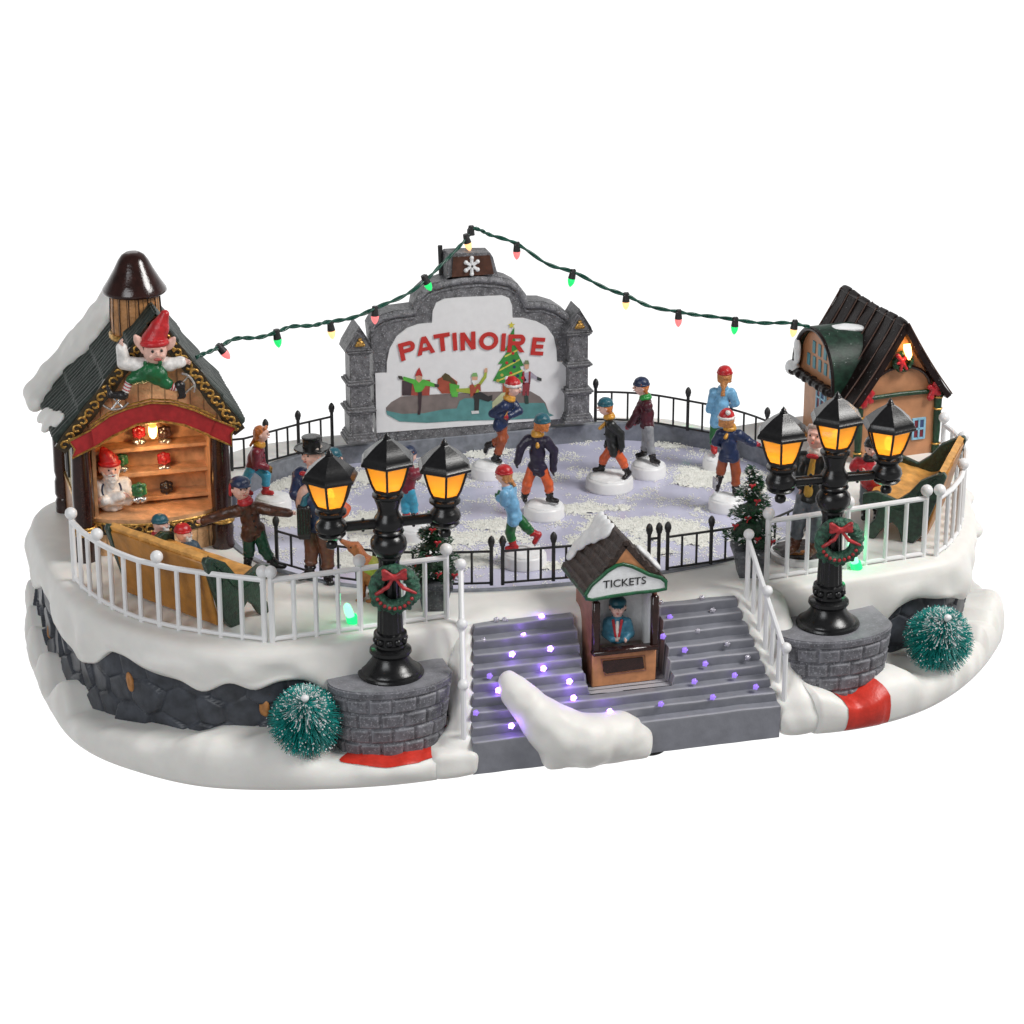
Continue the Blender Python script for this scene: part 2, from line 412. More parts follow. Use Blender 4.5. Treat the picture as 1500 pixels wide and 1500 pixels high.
LIPPX = [(52, 849), (60, 862), (73, 857), (87, 887), (97, 921), (119, 953), (127, 966), (151, 969), (160, 958), (172, 949), (190, 957), (207, 969), (247, 985), (276, 993), (295, 1007),
         (308, 1011), (320, 1005), (331, 998), (348, 995), (365, 1003), (380, 1009), (395, 1002), (412, 994), (450, 990), (480, 1003), (500, 1025)]
LIPPXR = [(1275, 925), (1291, 900), (1301, 889), (1318, 879), (1336, 873), (1360, 875), (1389, 873), (1403, 877), (1407, 855), (1413, 839), (1421, 836), (1421, 812)]
APPX = [(52, 961), (63, 983), (68, 966), (75, 964), (83, 991), (90, 985), (108, 1015), (111, 1025), (150, 1040), (191, 1053), (247, 1063), (292, 1071), (327, 1063), (393, 1064), (430, 1062), (480, 1060)]
APPXR = [(1293, 956), (1307, 957), (1325, 951), (1360, 945), (1395, 935), (1423, 908), (1429, 892), (1437, 873)]
def wob(t, s, a): return a*noise.noise((math.cos(t)*s, math.sin(t)*s, 3.3))
LIP = profile_from(LIPPX, lambda t: 3.0+wob(t, 9, 1.2)); LIP_R = profile_from(LIPPXR, lambda t: 0)
APR = profile_from(APPX, lambda t: 1.9+wob(t, 7, 1.0)); APR_R = profile_from(APPXR, lambda t: 0)
LIP = np.where(LIP_R > 0, LIP_R, LIP); APR = np.where(APR_R > 0, APR_R, APR)
def th_of(x, y): return math.atan2(y-CY, x-CX)
def xyof(t, r_): return (CX+r_*math.cos(t), CY+r_*math.sin(t))
for i, t in enumerate(TH):                       # the front between the plinths is snow wall right down to the apron
    x, y = xyof(t, RD[i])
    if y < 6 and -12.2 < x < 12.2 and not (-7.4 < x < -6.5): LIP[i] = min(LIP[i], 1.2)
    if y < 6 and -12.6 < x < -6.5: APR[i] = 1.12
    if y < 6 and abs(x) < 6.55: APR[i] = .2; RG[i] = RD[i]+.1
for i, t in enumerate(TH):                       # right hand end: the slate shows high up under the drooping snow
    d = math.degrees(t); d = d-360 if d > 180 else d
    if -22 < d < 95: RG[i] = min(RG[i], RD[i]+.22+max(0, (-11-d)/7)*1.0)
    if d > 160 or d < -160: APR[i] = 1.3+.5*math.sin(d*.8)
    if -22 < d < 22: APR[i] = 1.2
    if -30 < d < 22: LIP[i] = 4.5+.3*math.sin(d*.7); APR[i] = 2.0+.3*math.sin(d*.45+1) if d < -20 else 1.0
LIP = np.clip(LIP, .8, 4.5); APR = np.clip(APR, .2, 3.0)
def smooth_arr(a, s):
    kx = np.arange(-3*s, 3*s+1); kw = np.exp(-kx**2/2/s**2); kw /= kw.sum()
    return np.convolve(np.concatenate([a[-3*s:], a, a[:3*s]]), kw, 'valid')
LIP = smooth_arr(LIP, 1); APR = np.where((TH > R(225)) & (TH < R(242)), smooth_arr(APR, 3), APR)
RGs = smooth_arr(RG, 5); RG = np.array([RG[i] if abs(xyof(TH[i], RD[i])[0]) < 9 and xyof(TH[i], RD[i])[1] < 6 else RGs[i] for i in range(NT)])

DZ = 5.5            # height of the deck
ICE_Z = 4.65
def rink_r(t):
    c, s_ = math.cos(t), math.sin(t); n_ = 2.35; a_, b_ = 13.9, 10.35
    r_ = (abs(c/a_)**n_+abs(s_/b_)**n_)**(-1/n_)
    return r_ if s_ <= 0 else min(r_, (9.35/s_) if s_ > .3 else 99)
base = empty('display_base', (0, 0, 0), 0, 'moulded white plastic snow base with dark slate rock band and flat terrace', 'display base')

def side_amt(t):
    c = abs(math.cos(t)); return min(1, max(0, (c-.80)/.12))
def ring_grid(name, rows, mat, parent, smooth=True, mask=None):
    """rows: list of (r array, z array)"""
    vs_ = []; fs = []
    for r_, z in rows:
        for i in range(NT): vs_.append((CX+r_[i]*math.cos(TH[i]), CY+r_[i]*math.sin(TH[i]), z[i]))
    for j in range(len(rows)-1):
        for i in range(NT):
            if mask is not None and not mask[i]: continue
            k = (i+1) % NT; fs.append((j*NT+i, (j+1)*NT+i, (j+1)*NT+k, j*NT+k))
    return mesh_obj(name, vs_, fs, mat, parent, smooth)
RR = np.array([rink_r(t) for t in TH])
one = np.ones(NT)
# terrace and drooping snow skirt, one skin
bul = np.array([noise.noise((math.cos(t)*16, math.sin(t)*16, 0.)) for t in TH])
bul3 = np.array([noise.noise((math.cos(t)*34, math.sin(t)*34, 7.)) for t in TH])
bul2 = np.array([noise.noise((math.cos(t)*7, math.sin(t)*7, 5.)) for t in TH])
rows = [(RR+.34, one*(DZ-.9)), (RR+.34, one*DZ)]
for f in (.1, .3, .5, .7, .85): rows.append((RR+.34+(RD-.75-RR-.34)*f, one*DZ+.015*bul))
rows += [(RD-.75, one*DZ), (RD-.45, one*(DZ-.02)), (RD-.2, one*(DZ-.1)), (RD-.05, one*(DZ-.26)), (RD+.03, one*(DZ-.5))]
for f in (.15, .35, .55, .75, .9):
    z = (DZ-.5)+(LIP+.1-(DZ-.5))*f
    rows.append((RD+.05+.26*math.sin(f*math.pi*.9)*(.5+1.5*bul)+.16*bul2*f+.10*f*bul3, z))
lipr = RD+.1+.1*bul
rows += [(lipr, LIP+.1), (lipr-.1, LIP-.02), (lipr-.28, LIP-.04), (RD-.55, LIP+.04), (RD-.9, LIP+.3)]
ring_grid('snow_skirt', rows, SNOW, base)
# rock wall
def cells(u, v, pts):
    d = np.hypot((pts[:, 0]-u)*1., (pts[:, 1]-v)*1.25); j = np.argpartition(d, 1)[:2]; d2 = np.sort(d[j]); return d2[1]-d2[0], j[np.argmin(d[j])]
arc = np.concatenate([[0], np.cumsum(np.hypot(np.diff(RD*np.cos(TH)), np.diff(RD*np.sin(TH))))]); LTOT = arc[-1]+.2
rng = np.random.RandomState(3)
seeds = []; u = 0
while u < LTOT:
    for v in (.3, 1.45, 2.5, 3.7): seeds.append((u+rng.uniform(-.45, .45)+(.7 if int(v) % 2 else 0), v+rng.uniform(-.4, .4)))
    u += 1.5
seeds = np.array(seeds); tilt_ = rng.uniform(-.16, .16, (len(seeds), 2)); tone = rng.uniform(-.08, .1, len(seeds))
vs_ = []; fs = []; NZ = 56; NT2 = NT*3
for j in range(NZ+1):
    z = .5+(4.4-.5)*j/NZ
    for i in range(NT2):
        t = 2*math.pi*i/NT2; g, ci = cells(np.interp(i/3, np.arange(NT), arc), z, seeds)
        uu = np.interp(i/3, np.arange(NT), arc); rr = rad_at(RD, t)-.48+.20*side_amt(t)+.17*min(1, g/.16)**.6+(tone[ci]+tilt_[ci, 0]*(uu-seeds[ci, 0])+tilt_[ci, 1]*(z-seeds[ci, 1]))*min(1, g/.12)+.02*noise.noise((t*20, z*2, 0))
        vs_.append((CX+rr*math.cos(t), CY+rr*math.sin(t), z))
for j in range(NZ):
    for i in range(NT2):
        k = (i+1) % NT2; fs.append((j*NT2+i, j*NT2+k, (j+1)*NT2+k, (j+1)*NT2+i))
mesh_obj('rock_wall', vs_, fs, ROCK, base, True)
# ochre painted stones in the rock
for px, py, sw, sh, an in ((197, 996, .42, .85, .35), (388, 1035, .5, .8, -.3), (82, 922, .2, .75, .05), (21.6, 9.3, .3, 1.0, 3.3), (20.4, 7.0, .3, .9, 2.0)):
    if px > 50: th, z = wall_hit(px, py, .4)
    else: th, z, an = th_of(px, py), an, .15
    r_ = rad_at(RD, th)-.34+.20*side_amt(th); x, y = xyof(th, r_)
    sdf_mesh('ochre_stone', [ell((0, 0, 0), (.13, sw*.5, sh*.5), rotm(ax=an)), ell((.02, sw*.2, -sh*.2), (.12, sw*.35, sh*.3))], ROCKT, base, h=.05, k=.1, loc=(x, y, z), rot=(0, 0, th))
# apron of snow on the ground
rb = np.array([noise.noise((math.cos(t)*11, math.sin(t)*11, 9.)) for t in TH]); lump = np.where((TH > R(165)) & (TH < R(215)), .35, 0)*(.5+rb)
out = RG-RD
rb2 = np.array([noise.noise((math.cos(t)*26, math.sin(t)*26, 2.)) for t in TH]); AP2 = APR*(1+.10*rb2)
fold = .30*rb+.12*rb2
rows = [(RD-1.2, one*0.02), (RG-.25, one*0.02), (RG-.05, one*.08), (RG+.05+.3*fold, one*.3), (RG+.10+.8*fold, .3+(AP2-.3)*.34), (RG+.04+fold, .3+(AP2-.3)*.66),
        (RG-.07*out+fold, .3+(AP2-.3)*.86), (RG-.18*out+.9*fold, .3+(AP2-.3)*.98), (RG-.36*out+.6*fold, .3+(AP2-.3)*1.05), (RG-.58*out+.3*fold, .3+(AP2-.3)*1.05), (RD+.12*out-.1, APR), (RD-.35, APR+.02), (RD-1.0, APR-.1)]
ring_grid('snow_apron', rows, SNOW, base)
# red painted patch below each brick plinth, a thin painted skin following the apron
def apron_pt(t, f):
    """surface point of the apron, f 0 at the ground 1 at the rock"""
    ti = (t % (2*math.pi))/(2*math.pi)*NT; i0 = int(ti) % NT; i1 = (i0+1) % NT; fr = ti-int(ti)
    q = f*(len(rows)-3)+1; j = int(q); g = q-j; j = min(j, len(rows)-2)
    rr = 0; zz = 0
    for (ii, wi) in ((i0, 1-fr), (i1, fr)):
        rr += wi*(rows[j][0][ii]*(1-g)+rows[j+1][0][ii]*g); zz += wi*(rows[j][1][ii]*(1-g)+rows[j+1][1][ii]*g)
    return np.array([CX+rr*math.cos(t), CY+rr*math.sin(t), zz])
def patch(t0, t1, f0, f1, shape):
    vs_ = []; fs = []; n, m = 40, 22
    for i in range(n+1):
        for j in range(m+1):
            u = i/n; lo_, hi_ = shape(u); f = lo_+(hi_-lo_)*j/m; t = t0+(t1-t0)*u
            p = apron_pt(t, f); c = np.array([CX, CY, 1.0]); d = (p-c); d[2] = 0; d = d/np.linalg.norm(d)
            k = .03; vs_.append(p+d*k*(1 if 1 else 0)+np.array([0, 0, k]))
    for i in range(n):
        for j in range(m): a = i*(m+1)+j; fs.append((a, a+1, a+m+2, a+m+1))
    mesh_obj('red_patch', vs_, fs, RED, base, True)
patch(th_of(-12.4, -1.6), th_of(-7.75, -1.9), 0, 1, lambda u: (.62-.17*abs(math.sin(math.pi*u))**.55, .66+.28*abs(math.sin(math.pi*u))**.35))
patch(th_of(9.45, -2.2), th_of(11.55, -1.9), 0, 1, lambda u: (.02, .93))
for x, y in ((-16, 1.6), (15.5, 2.2), (-16.5, 25), (16.5, 25), (1.2, -1.0)):
    MB().lathe([(.75, -.3), (.8, -.25), (.8, .1), (.7, .3)], (x, y, 0), 28).obj('rubber_foot', BLACKM, base, 40)

# ------------------------------------------------------------------ rink
border = MB(); n = 240; vs_ = []; fs = []
for i in range(n):
    t = 2*math.pi*i/n; r_ = rink_r(t)
    for rr, z in ((r_, ICE_Z-.15), (r_, DZ+.02), (r_+.05, DZ+.06), (r_+.30, DZ+.06), (r_+.345, DZ+.0), (r_+.345, DZ-.3)): x, y = xyof(t, rr); vs_.append((x, y, z))
for i in range(n):
    for j in range(5): a = i*6+j; b = ((i+1) % n)*6+j; fs.append((a, b, b+1, a+1))
BORD = paint('rink_border_paint', (.21, .225, .26), .45, var=.15, bump=.15)
tag(mesh_obj('rink_border', vs_, fs, BORD, None, False), 'slate grey rim around the oval skating ice', 'rink border'); autosmooth(COL.objects['rink_border'], 35)
ICEM = paint('ice_paint', (.56, .56, .72), .22, var=.07, bump=.03, scale=.7, spec=.5, coat=.3)
vs_ = [(CX, CY, ICE_Z)]; fs = []
for i in range(n): t = 2*math.pi*i/n; x, y = xyof(t, rink_r(t)+.02); vs_.append((x, y, ICE_Z))
for i in range(n): fs.append((0, 1+i, 1+(i+1) % n))
tag(mesh_obj('ice', vs_, fs, ICEM), kind='structure')
# powder snow strewn over the ice
blobs = [(460, 705, 85, 26), (560, 770, 120, 22), (640, 690, 70, 26), (420, 760, 60, 16), (700, 660, 75, 16), (640, 790, 130, 16), (600, 820, 150, 16), (730, 770, 55, 12), (850, 642, 60, 9), (960, 641, 90, 7),
         (930, 768, 110, 13), (1000, 785, 95, 16), (880, 795, 70, 14), (1030, 700, 60, 22), (1105, 715, 40, 12), (1000, 650, 60, 9), (860, 745, 70, 8), (760, 700, 25, 8), (840, 600, 0.1, .1), (930, 810, 70, 8), (1090, 790, 50, 10), (545, 700, 60, 12), (780, 830, 60, 6), (520, 660, 60, 5)]
BL = []
for px, py, a_, b_ in blobs:
    c = UZ(px, py, ICE_Z); BL.append((c[0], c[1], a_/31., b_/11.5))
cA, sA = math.cos(AZ), math.sin(AZ)
def powder(x, y):
    best = 0
    for cx, cy, a_, b_ in BL:
        dx, dy = x-cx, y-cy; u_ = (dx*cA-dy*sA)/a_; v_ = (dx*sA+dy*cA)/b_
        best = max(best, 1.15-math.hypot(u_, v_))
    m = best*1.1+.55*noise.noise((x*.8, y*.8, 1.))+.35*noise.noise((x*2.6, y*2.6, 4.))
    if math.hypot(x-CX, y-CY) > rink_r(math.atan2(y-CY, x-CX))-.15: return -1
    return m
g = .13; PM = {}; vs_ = []; fs = []
nx, ny = int(29/g), int(22/g)
val = np.full((nx, ny), -1.)
for i in range(nx):
    for j in range(ny):
        x, y = -14.5+i*g, 3.8+j*g
        if ((x-CX)/14.2)**2+((y-CY)/10.8)**2 < 1.35: val[i, j] = powder(x, y)
ids = {}
for i in range(nx):
    for j in range(ny):
        if val[i, j] > .34:
            x, y = -14.5+i*g, 3.8+j*g; ids[(i, j)] = len(vs_)
            vs_.append((x+rng.uniform(-.04, .04), y+rng.uniform(-.04, .04), ICE_Z-.015+min(.09, (val[i, j]-.34)*.25)+.05*max(0, rng.uniform(-.6, 1))*min(1, (val[i, j]-.32)*4)))
for (i, j) in ids:
    q = [(i, j), (i+1, j), (i+1, j+1), (i, j+1)]
    if all(c in ids for c in q): fs.append([ids[c] for c in q])
for _ in range(120000):
    x, y = rng.uniform(-14, 14), rng.uniform(4, 24.5); i, j = int((x+14.5)/g), int((y-3.8)/g)
    v = val[i, j]
    if v < 0 or rng.rand() > max(.02, min(.9, v*2.0)): continue
    s = rng.uniform(.02, .055); z = ICE_Z+max(0, min(.09, (v-.34)*.25))+s*.3; k = len(vs_)
    a = rng.uniform(0, 3)
    vs_ += [(x+s*math.cos(a), y+s*math.sin(a), z), (x-s*math.sin(a), y+s*math.cos(a), z), (x-s*math.cos(a), y-s*math.sin(a), z), (x+s*math.sin(a), y-s*math.cos(a), z), (x, y, z+s*.9), (x, y, z-s*.6)]
    fs += [(k, k+1, k+4), (k+1, k+2, k+4), (k+2, k+3, k+4), (k+3, k, k+4)]
POW = paint('powder_snow', (.92, .92, .86), .8, var=.06, bump=.6, scale=8)
tag(mesh_obj('powder_snow', vs_, fs, POW, None, True), 'grainy white powder snow strewn over the lavender ice', 'snow', kind='stuff')

# ------------------------------------------------------------------ staircase
st = empty('staircase', (0, -2.2, 0), 0, 'wide grey steps with small violet lights leading up to the rink', 'stairs')
NS = 9; z0, z1 = 1.55, 5.3; y0, y1 = -2.15, 1.45
vs_ = []; fs = []; nxs = 130; prof = []
for k in range(NS):
    zz = z0+(z1-z0)*k/(NS-1); yy = y0+(y1-y0)*k/NS
    zl = 0.03 if k == 0 else z0+(z1-z0)*(k-1)/(NS-1)
    prof += [(yy+.03, zl+.03), (yy-.02, zz-.12), (yy-.03, zz-.04), (yy+.03, zz), (yy+.09, zz-.005)]
prof += [(y1+.4, z1)]
prof = [(prof[0][0], .03)]+prof
for i in range(nxs+1):
    f = i/nxs
    for (yy, zz) in prof:
        hw = 6.75-.95*max(0, (zz-1.5))/3.8; x = -hw+2*hw*f
        wv = .035*noise.noise((x*.9, yy*2, zz)); zc = zz+.03*noise.noise((x*.7, zz*3, 7))
        if -1.45 < x < 2.3: zc = min(zc, 2.5)            # landing for the ticket booth
        vs_.append((x, yy+2.2+wv, zc))
m = len(prof)
for i in range(nxs):
    for j in range(m-1): a = i*m+j; fs.append((a, a+m, a+m+1, a+1))
fs.append(tuple(range(m))[::-1]); fs.append(tuple(nxs*m+q for q in range(m)))
steps = mesh_obj('steps', vs_, fs, STEP, st); autosmooth(steps, 50)
VIO = glow('violet_light', (.36, .16, 1.), 9.); VIO2 = glow('violet_light_dim', (.30, .18, .75), .8)
GLASS = paint('clear_plastic', (.62, .60, .68), .08, var=.1, bump=.3, scale=9, metal=.5)
lit = [(793, 903, 2), (767, 931, 2), (806, 950, 2), (750, 958, 2), (796, 979, 2), (730, 1011, 2), (834, 998, 2), (717, 990, 1), (840, 1022, 2), (749, 1063, 2), (893, 1042, 2), (697, 1044, 1), (727, 908, 0), (739, 908, 0), (708, 938, 0),
       (968, 883, 0), (1028, 876, 0), (981, 904, 1), (1044, 894, 0), (971, 932, 1), (1022, 924, 0), (1065, 943, 0), (1003, 952, 1), (1033, 972, 1), (1076, 989, 1), (1017, 998, 1), (1044, 1021, 1), (968, 1031, 1), (1095, 963, 0), (1107, 1006, 1)]
for px, py, k in lit:
    # hit the front slope of the flight: plane through the nosings
    v = _ray(px, py); A_ = np.array([0, y0, z0]); nrm = np.array([0, -(z1-z0), (y1-y0)]); t = ((A_-CAM)@nrm)/(v@nrm); p = CAM+v*t-v/np.linalg.norm(v)*.16
    mb = MB(); mb.sphere((0, 0, 0), .12, 10)
    for a in range(5): mb.sphere((.10*math.cos(a*1.26), -.02, .10*math.sin(a*1.26)), .05, 6)
    o = mb.obj('step_light', (GLASS, VIO2, VIO)[k], st, 60, loc=(p[0], p[1]+2.2+.0, p[2]))
    if k == 2:
        l = bpy.data.lights.new('step_light_glow', 'POINT'); l.energy = 3.5; l.color = (.35, .15, 1); l.shadow_soft_size = .08
        lo_ = bpy.data.objects.new('step_light_glow', l); COL.objects.link(lo_); lo_.location = (p[0]-.02, p[1]-.17, p[2]+.1)
# snow heap spilled down the steps
sdf = []
def hp(px, py, z): return UZ(px, py, z)
dr = [((745, 998), 3.55, .42), ((757, 1015), 3.2, .6), ((775, 1035), 2.7, .72), ((800, 1060), 2.0, .95), ((820, 1075), 1.55, 1.1), ((860, 1085), 1.25, 1.05), ((905, 1078), 1.1, 1.0), ((920, 1082), .85, .85)]
prev = None; pr = []
for (pp, z, r_) in dr:
    # centre sits inside the stair slope
    p = UZ(pp[0], pp[1], z); p = p + np.array([.05, .25, -.1]); 
    if prev is not None: pr.append(cap(prev[0], prev[1], p, r_, .3))
    prev = (p, r_)
for x, y, z, r3 in ((-2.3, -1.9, .75, (1.3, .75, .8)), (-1.0, -2.0, .7, (1.3, .8, .75)), (.1, -2.0, .75, (.95, .72, .72)), (-2.9, -1.9, .5, (.8, .7, .6)), (-1.6, -2.0, 1.2, (1.1, .7, .6))): pr.append(ell((x, y, z), r3, None, .35))
pr.append(rbox((-1.45, -2.0, .42), (2.3, .72, .42), .3, None, .3))
pr.append(cut(rbox((0, 0, -.95), (9, 9, 1.0), .01)))
tag(sdf_mesh('snow_drift', pr, SNOW, None, h=.08, k=.3, disp=.06, dfreq=1.6), 'white snow drift sliding down the left side of the grey steps', 'snow drift')
# snow banks flanking the steps
for s in (-1, 1):
    pr = []
    n_ = 7
    for k in range(n_):
        f0, f1 = k/n_, (k+1)/n_
        P0 = np.array([s*(6.1+.85*f0), 1.5-3.1*f0, 5.35-3.75*f0-.38]); P1 = np.array([s*(6.1+.85*f1), 1.5-3.1*f1, 5.35-3.75*f1-.38])
        pr.append(cap(P0+[0, 0, .0+.03*(k % 2)], .36, P1, .38, .15)); pr.append(cap(P0+[s*.25, 0, -.8], .5, P1+[s*.2, 0, -.7], .45, .2))
    if s > 0:
        for k in range(8):
            f = k/7; pr.append(ell((7.35+.45*f, 1.2-2.7*f, 4.6-3.9*f), (.75, .8, .9), None, .4))
        pr.append(ell((8.2, -1.2, .9), (1.3, 1.1, 1.0), None, .4)); pr.append(rbox((8.0, -1.4, .6), (1.2, .85, .6), .4, None, .3))
    else:
        pr.append(rbox((-7.5, -1.40, .60), (1.0, .96, .60), .35, None, .25)); pr.append(ell((-7.3, -1.1, 1.1), (.7, .9, .55), None, .3)); pr.append(ell((-7.9, -1.7, .55), (.9, .62, .55), None, .3))
    pr.append(cut(rbox((0, 0, -.97), (12, 9, 1.0), .01)))
    sdf_mesh('snow_bank', pr, SNOW, base, h=.09, k=.2, disp=.07, dfreq=1.4)

# ------------------------------------------------------------------ brick plinths under the lamps
def plinth(cx, cy, label):
    t = empty('brick_plinth', (cx, cy, 1.0), 0, label, 'stone plinth', 'brick plinths under the lamps')
    ang = np.linspace(R(180), R(360), 171)
    def rr(z, a):     # flared half round wall
        f = z/3.1; return (2.12+.40*f)*(1+.0*math.cos(a))
    vs_ = []; fs = []; hs = np.linspace(0, 3.1, 100); per = .93; rows_ = 4
    for z in hs:
        for a in ang:
            r_ = rr(z, a); u_ = (a-math.pi)*2.2; 
            rb_ = z/2.72*rows_; row = int(rb_); fz = rb_-row; off = .5*(row % 2)
            fu = (u_/per+off) % 1.; d = 0
            if z < 2.72:
                e = min(min(fu, 1-fu)*per, min(fz, 1-fz)*.68); d = .13*min(1, max(0, (e-.03)/.07))
                d += .03*noise.noise((u_*3, z*3, row+int(u_/per+off)*3.1))
            else: d = .12*min(1, (z-2.72)/.06)
            if z > 3.04: d -= .06
            vs_.append(((r_+d)*1.0*math.cos(a), (r_+d)*.62*math.sin(a), z))
    m_ = len(ang)
    for j in range(len(hs)-1):
        for i in range(m_-1): a = j*m_+i; fs.append((a, a+1, a+m_+1, a+m_))
    k = len(vs_)
    top = (len(hs)-1)*m_
    vs_ += [(2.5, 2.0, 3.1), (-2.5, 2.0, 3.1)]; fs.append(tuple([top+i for i in range(m_)]+[k, k+1]))
    vs_ += [(2.1, 2.0, 0), (-2.1, 2.0, 0)]
    fs.append((top+m_-1, m_-1, k+2, k)); fs.append((0, top, k+1, k+3))
    o = mesh_obj('brick_wall', vs_, fs, STONE, t); autosmooth(o, 60)
    return t
plinth(-9.8, -.25, 'flared grey brick plinth in the snow carrying the left lamp post')
plinth(9.75, -.35, 'flared grey brick plinth in the snow carrying the right lamp post')

# ================================================================== STREET LAMPS
def pane_mat():
    m = bpy.data.materials.new('amber_pane'); m.use_nodes = True; N = m.node_tree.nodes; L = m.node_tree.links; N.clear()
    o = N.new('ShaderNodeOutputMaterial'); t = N.new('ShaderNodeBsdfTranslucent'); t.inputs[0].default_value = (1, .62, .12, 1)
    e = N.new('ShaderNodeEmission'); e.inputs[0].default_value = (1, .47, .05, 1); e.inputs[1].default_value = .48
    tr = N.new('ShaderNodeBsdfTransparent'); tr.inputs[0].default_value = (1, .72, .3, 1); m3 = N.new('ShaderNodeMixShader'); m3.inputs[0].default_value = .3
    g = N.new('ShaderNodeBsdfGlossy'); g.inputs['Roughness'].default_value = .12; fr = N.new('ShaderNodeFresnel'); mx = N.new('ShaderNodeMixShader'); ad = N.new('ShaderNodeAddShader')
    L.new(t.outputs[0], ad.inputs[0]); L.new(e.outputs[0], ad.inputs[1]); L.new(fr.outputs[0], mx.inputs[0]); L.new(ad.outputs[0], m3.inputs[1]); L.new(tr.outputs[0], m3.inputs[2]); L.new(m3.outputs[0], mx.inputs[1]); L.new(g.outputs[0], mx.inputs[2]); L.new(mx.outputs[0], o.inputs[0])
    return m
LAMPG = pane_mat()
LAMPH = glow('lamp_bulb_glow', (1., .66, .25), 11.)
def hexlathe(mb, prof, c, n=6, a0=0.): mb.lathe(prof, c, n, a0)
def lantern(parent, c, a0=.26):
    """c: centre of the collar top of the lantern"""
    body = MB()
    body.lathe([(.60, -.02), (.64, .02), (.64, .12), (.52, .18), (.50, .26)], c, 24)
    body.lathe([(.58, .24), (.60, .34), (.56, .36)], c, 6, a0)
    for k in range(6):                                   # curved corner ribs
        a = a0+k*math.pi/3; pts = []
        for f in (0, .25, .5, .75, 1):
            r_ = .56+.44*(f**.75); z = .3+1.2*f; pts.append((c[0]+r_*math.cos(a), c[1]+r_*math.sin(a), c[2]+z))
        body.tube(pts, .055, 6)
    fr = body.obj('lantern_frame', BLACKP, parent, 35)
    rf = MB()
    rf.lathe([(1.0, 1.44), (1.17, 1.46), (1.20, 1.50), (1.19, 1.58), (1.09, 1.70), (1.07, 1.78), (.97, 1.84), (.80, 2.0), (.50, 2.24), (.22, 2.42), (.18, 2.46)], c, 6, a0)
    rf.lathe([(.15, 2.44), (.17, 2.50), (.11, 2.55), (.12, 2.60), (.06, 2.67), (.02, 2.74)], c, 14)
    rf.obj('lantern_roof', BLACKP, parent, 25)
    for k in range(6):
        a, b = a0+k*math.pi/3, a0+(k+1)*math.pi/3; vs_ = []
        for f in (0, .25, .5, .75, 1):
            r_ = .53+.44*(f**.75); z = .34+1.12*f
            for t in (a, b): vs_.append((c[0]+r_*math.cos(t), c[1]+r_*math.sin(t), c[2]+z))
        k_ = len(vs_); vs2 = vs_+[(c[0]+(v[0]-c[0])*.95, c[1]+(v[1]-c[1])*.95, v[2]) for v in vs_]
        fs = []
        for j in range(4): fs += [(2*j, 2*j+1, 2*j+3, 2*j+2), (k_+2*j, k_+2*j+2, k_+2*j+3, k_+2*j+1)]
        mesh_obj('lantern_pane', vs2, fs, LAMPG, fr)
    MB().lathe([(.05, .34), (.13, .5), (.17, .75), (.15, .95), (.05, 1.05)], c, 14).obj('bulb', LAMPH, fr, 60)
    return fr
def lamp(x, label, arm_rz):
    t = empty('street_lamp', (x, 0, 4.1), arm_rz, label, 'street lamp', 'three headed black street lamps')
    b = MB()
    b.lathe([(1.36, 0), (1.38, .06), (1.34, .14), (1.22, .18), (1.20, .24), (1.05, .34), (.82, .62), (.74, .8), (.72, .86)], (0, 0, 0), 48)
    b.lathe([(.66, .80), (.80, .88), (.88, 1.0), (.86, 1.12), (.74, 1.2), (.58, 1.24), (.56, 1.34), (.68, 1.4)], (0, 0, 0), 40)
    for k in range(10): a = k*math.pi/5; b.sphere((.58*math.cos(a), .58*math.sin(a), 1.56), .17, 10)
    b.lathe([(.62, 1.36), (.60, 1.7), (.70, 1.74), (.68, 1.84), (.56, 1.88)], (0, 0, 0), 40)
    b.obj('base', BLACKP, t, 40)
    s = MB()
    s.lathe([(.55, 1.86), (.56, 1.92), (.54, 2.0), (.43, 5.0), (.46, 5.05), (.46, 5.15)], (0, 0, 0), 32, 0, 1, .09)
    s.obj('shaft', BLACKP, t, 50)
    h_ = MB()
    h_.lathe([(.44, 5.1), (.50, 5.16), (.48, 5.24), (.60, 5.36), (.72, 5.56), (.75, 5.74), (.71, 5.94), (.60, 6.10), (.52, 6.18), (.60, 6.22), (.64, 6.3), (.60, 6.38),
              (.55, 6.42), (.60, 6.5), (.63, 6.66), (.58, 6.86), (.46, 7.06), (.42, 7.2), (.46, 7.40), (.58, 7.74)], (0, 0, 0), 32)
    h_.obj('column_head', BLACKP, t, 40)
    for s_ in (-1, 1):
        a = MB(); a.tube([(s_*.5, 0, 6.66), (s_*1.9, 0, 6.66)], .215, 16); a.sphere((s_*1.05, 0, 6.9), .07, 8); a.sphere((s_*1.05, 0, 6.42), .07, 8)
        a.obj('arm', BLACKP, t, 40)
        c = MB()
        c.lathe([(.10, 5.76), (.22, 5.84), (.25, 5.98), (.20, 6.10), (.14, 6.16), (.30, 6.22), (.50, 6.3), (.60, 6.42), (.52, 6.5), (.62, 6.58), (.66, 6.72), (.60, 6.92), (.48, 7.04), (.46, 7.14), (.58, 7.3)], (s_*2.36, 0, 0), 28)
        c.obj('lantern_cup', BLACKP, t, 40)
        lantern(t, (s_*2.36, 0, 7.3), .15 if s_ < 0 else .35)
    lantern(t, (0, 0, 7.78), -.25+.52)
    return t
lamp(-9.68, 'black three headed street lamp with amber lanterns on the left brick plinth', R(0))
lamp(9.62, 'black three headed street lamp with amber lanterns on the right brick plinth', R(-2))

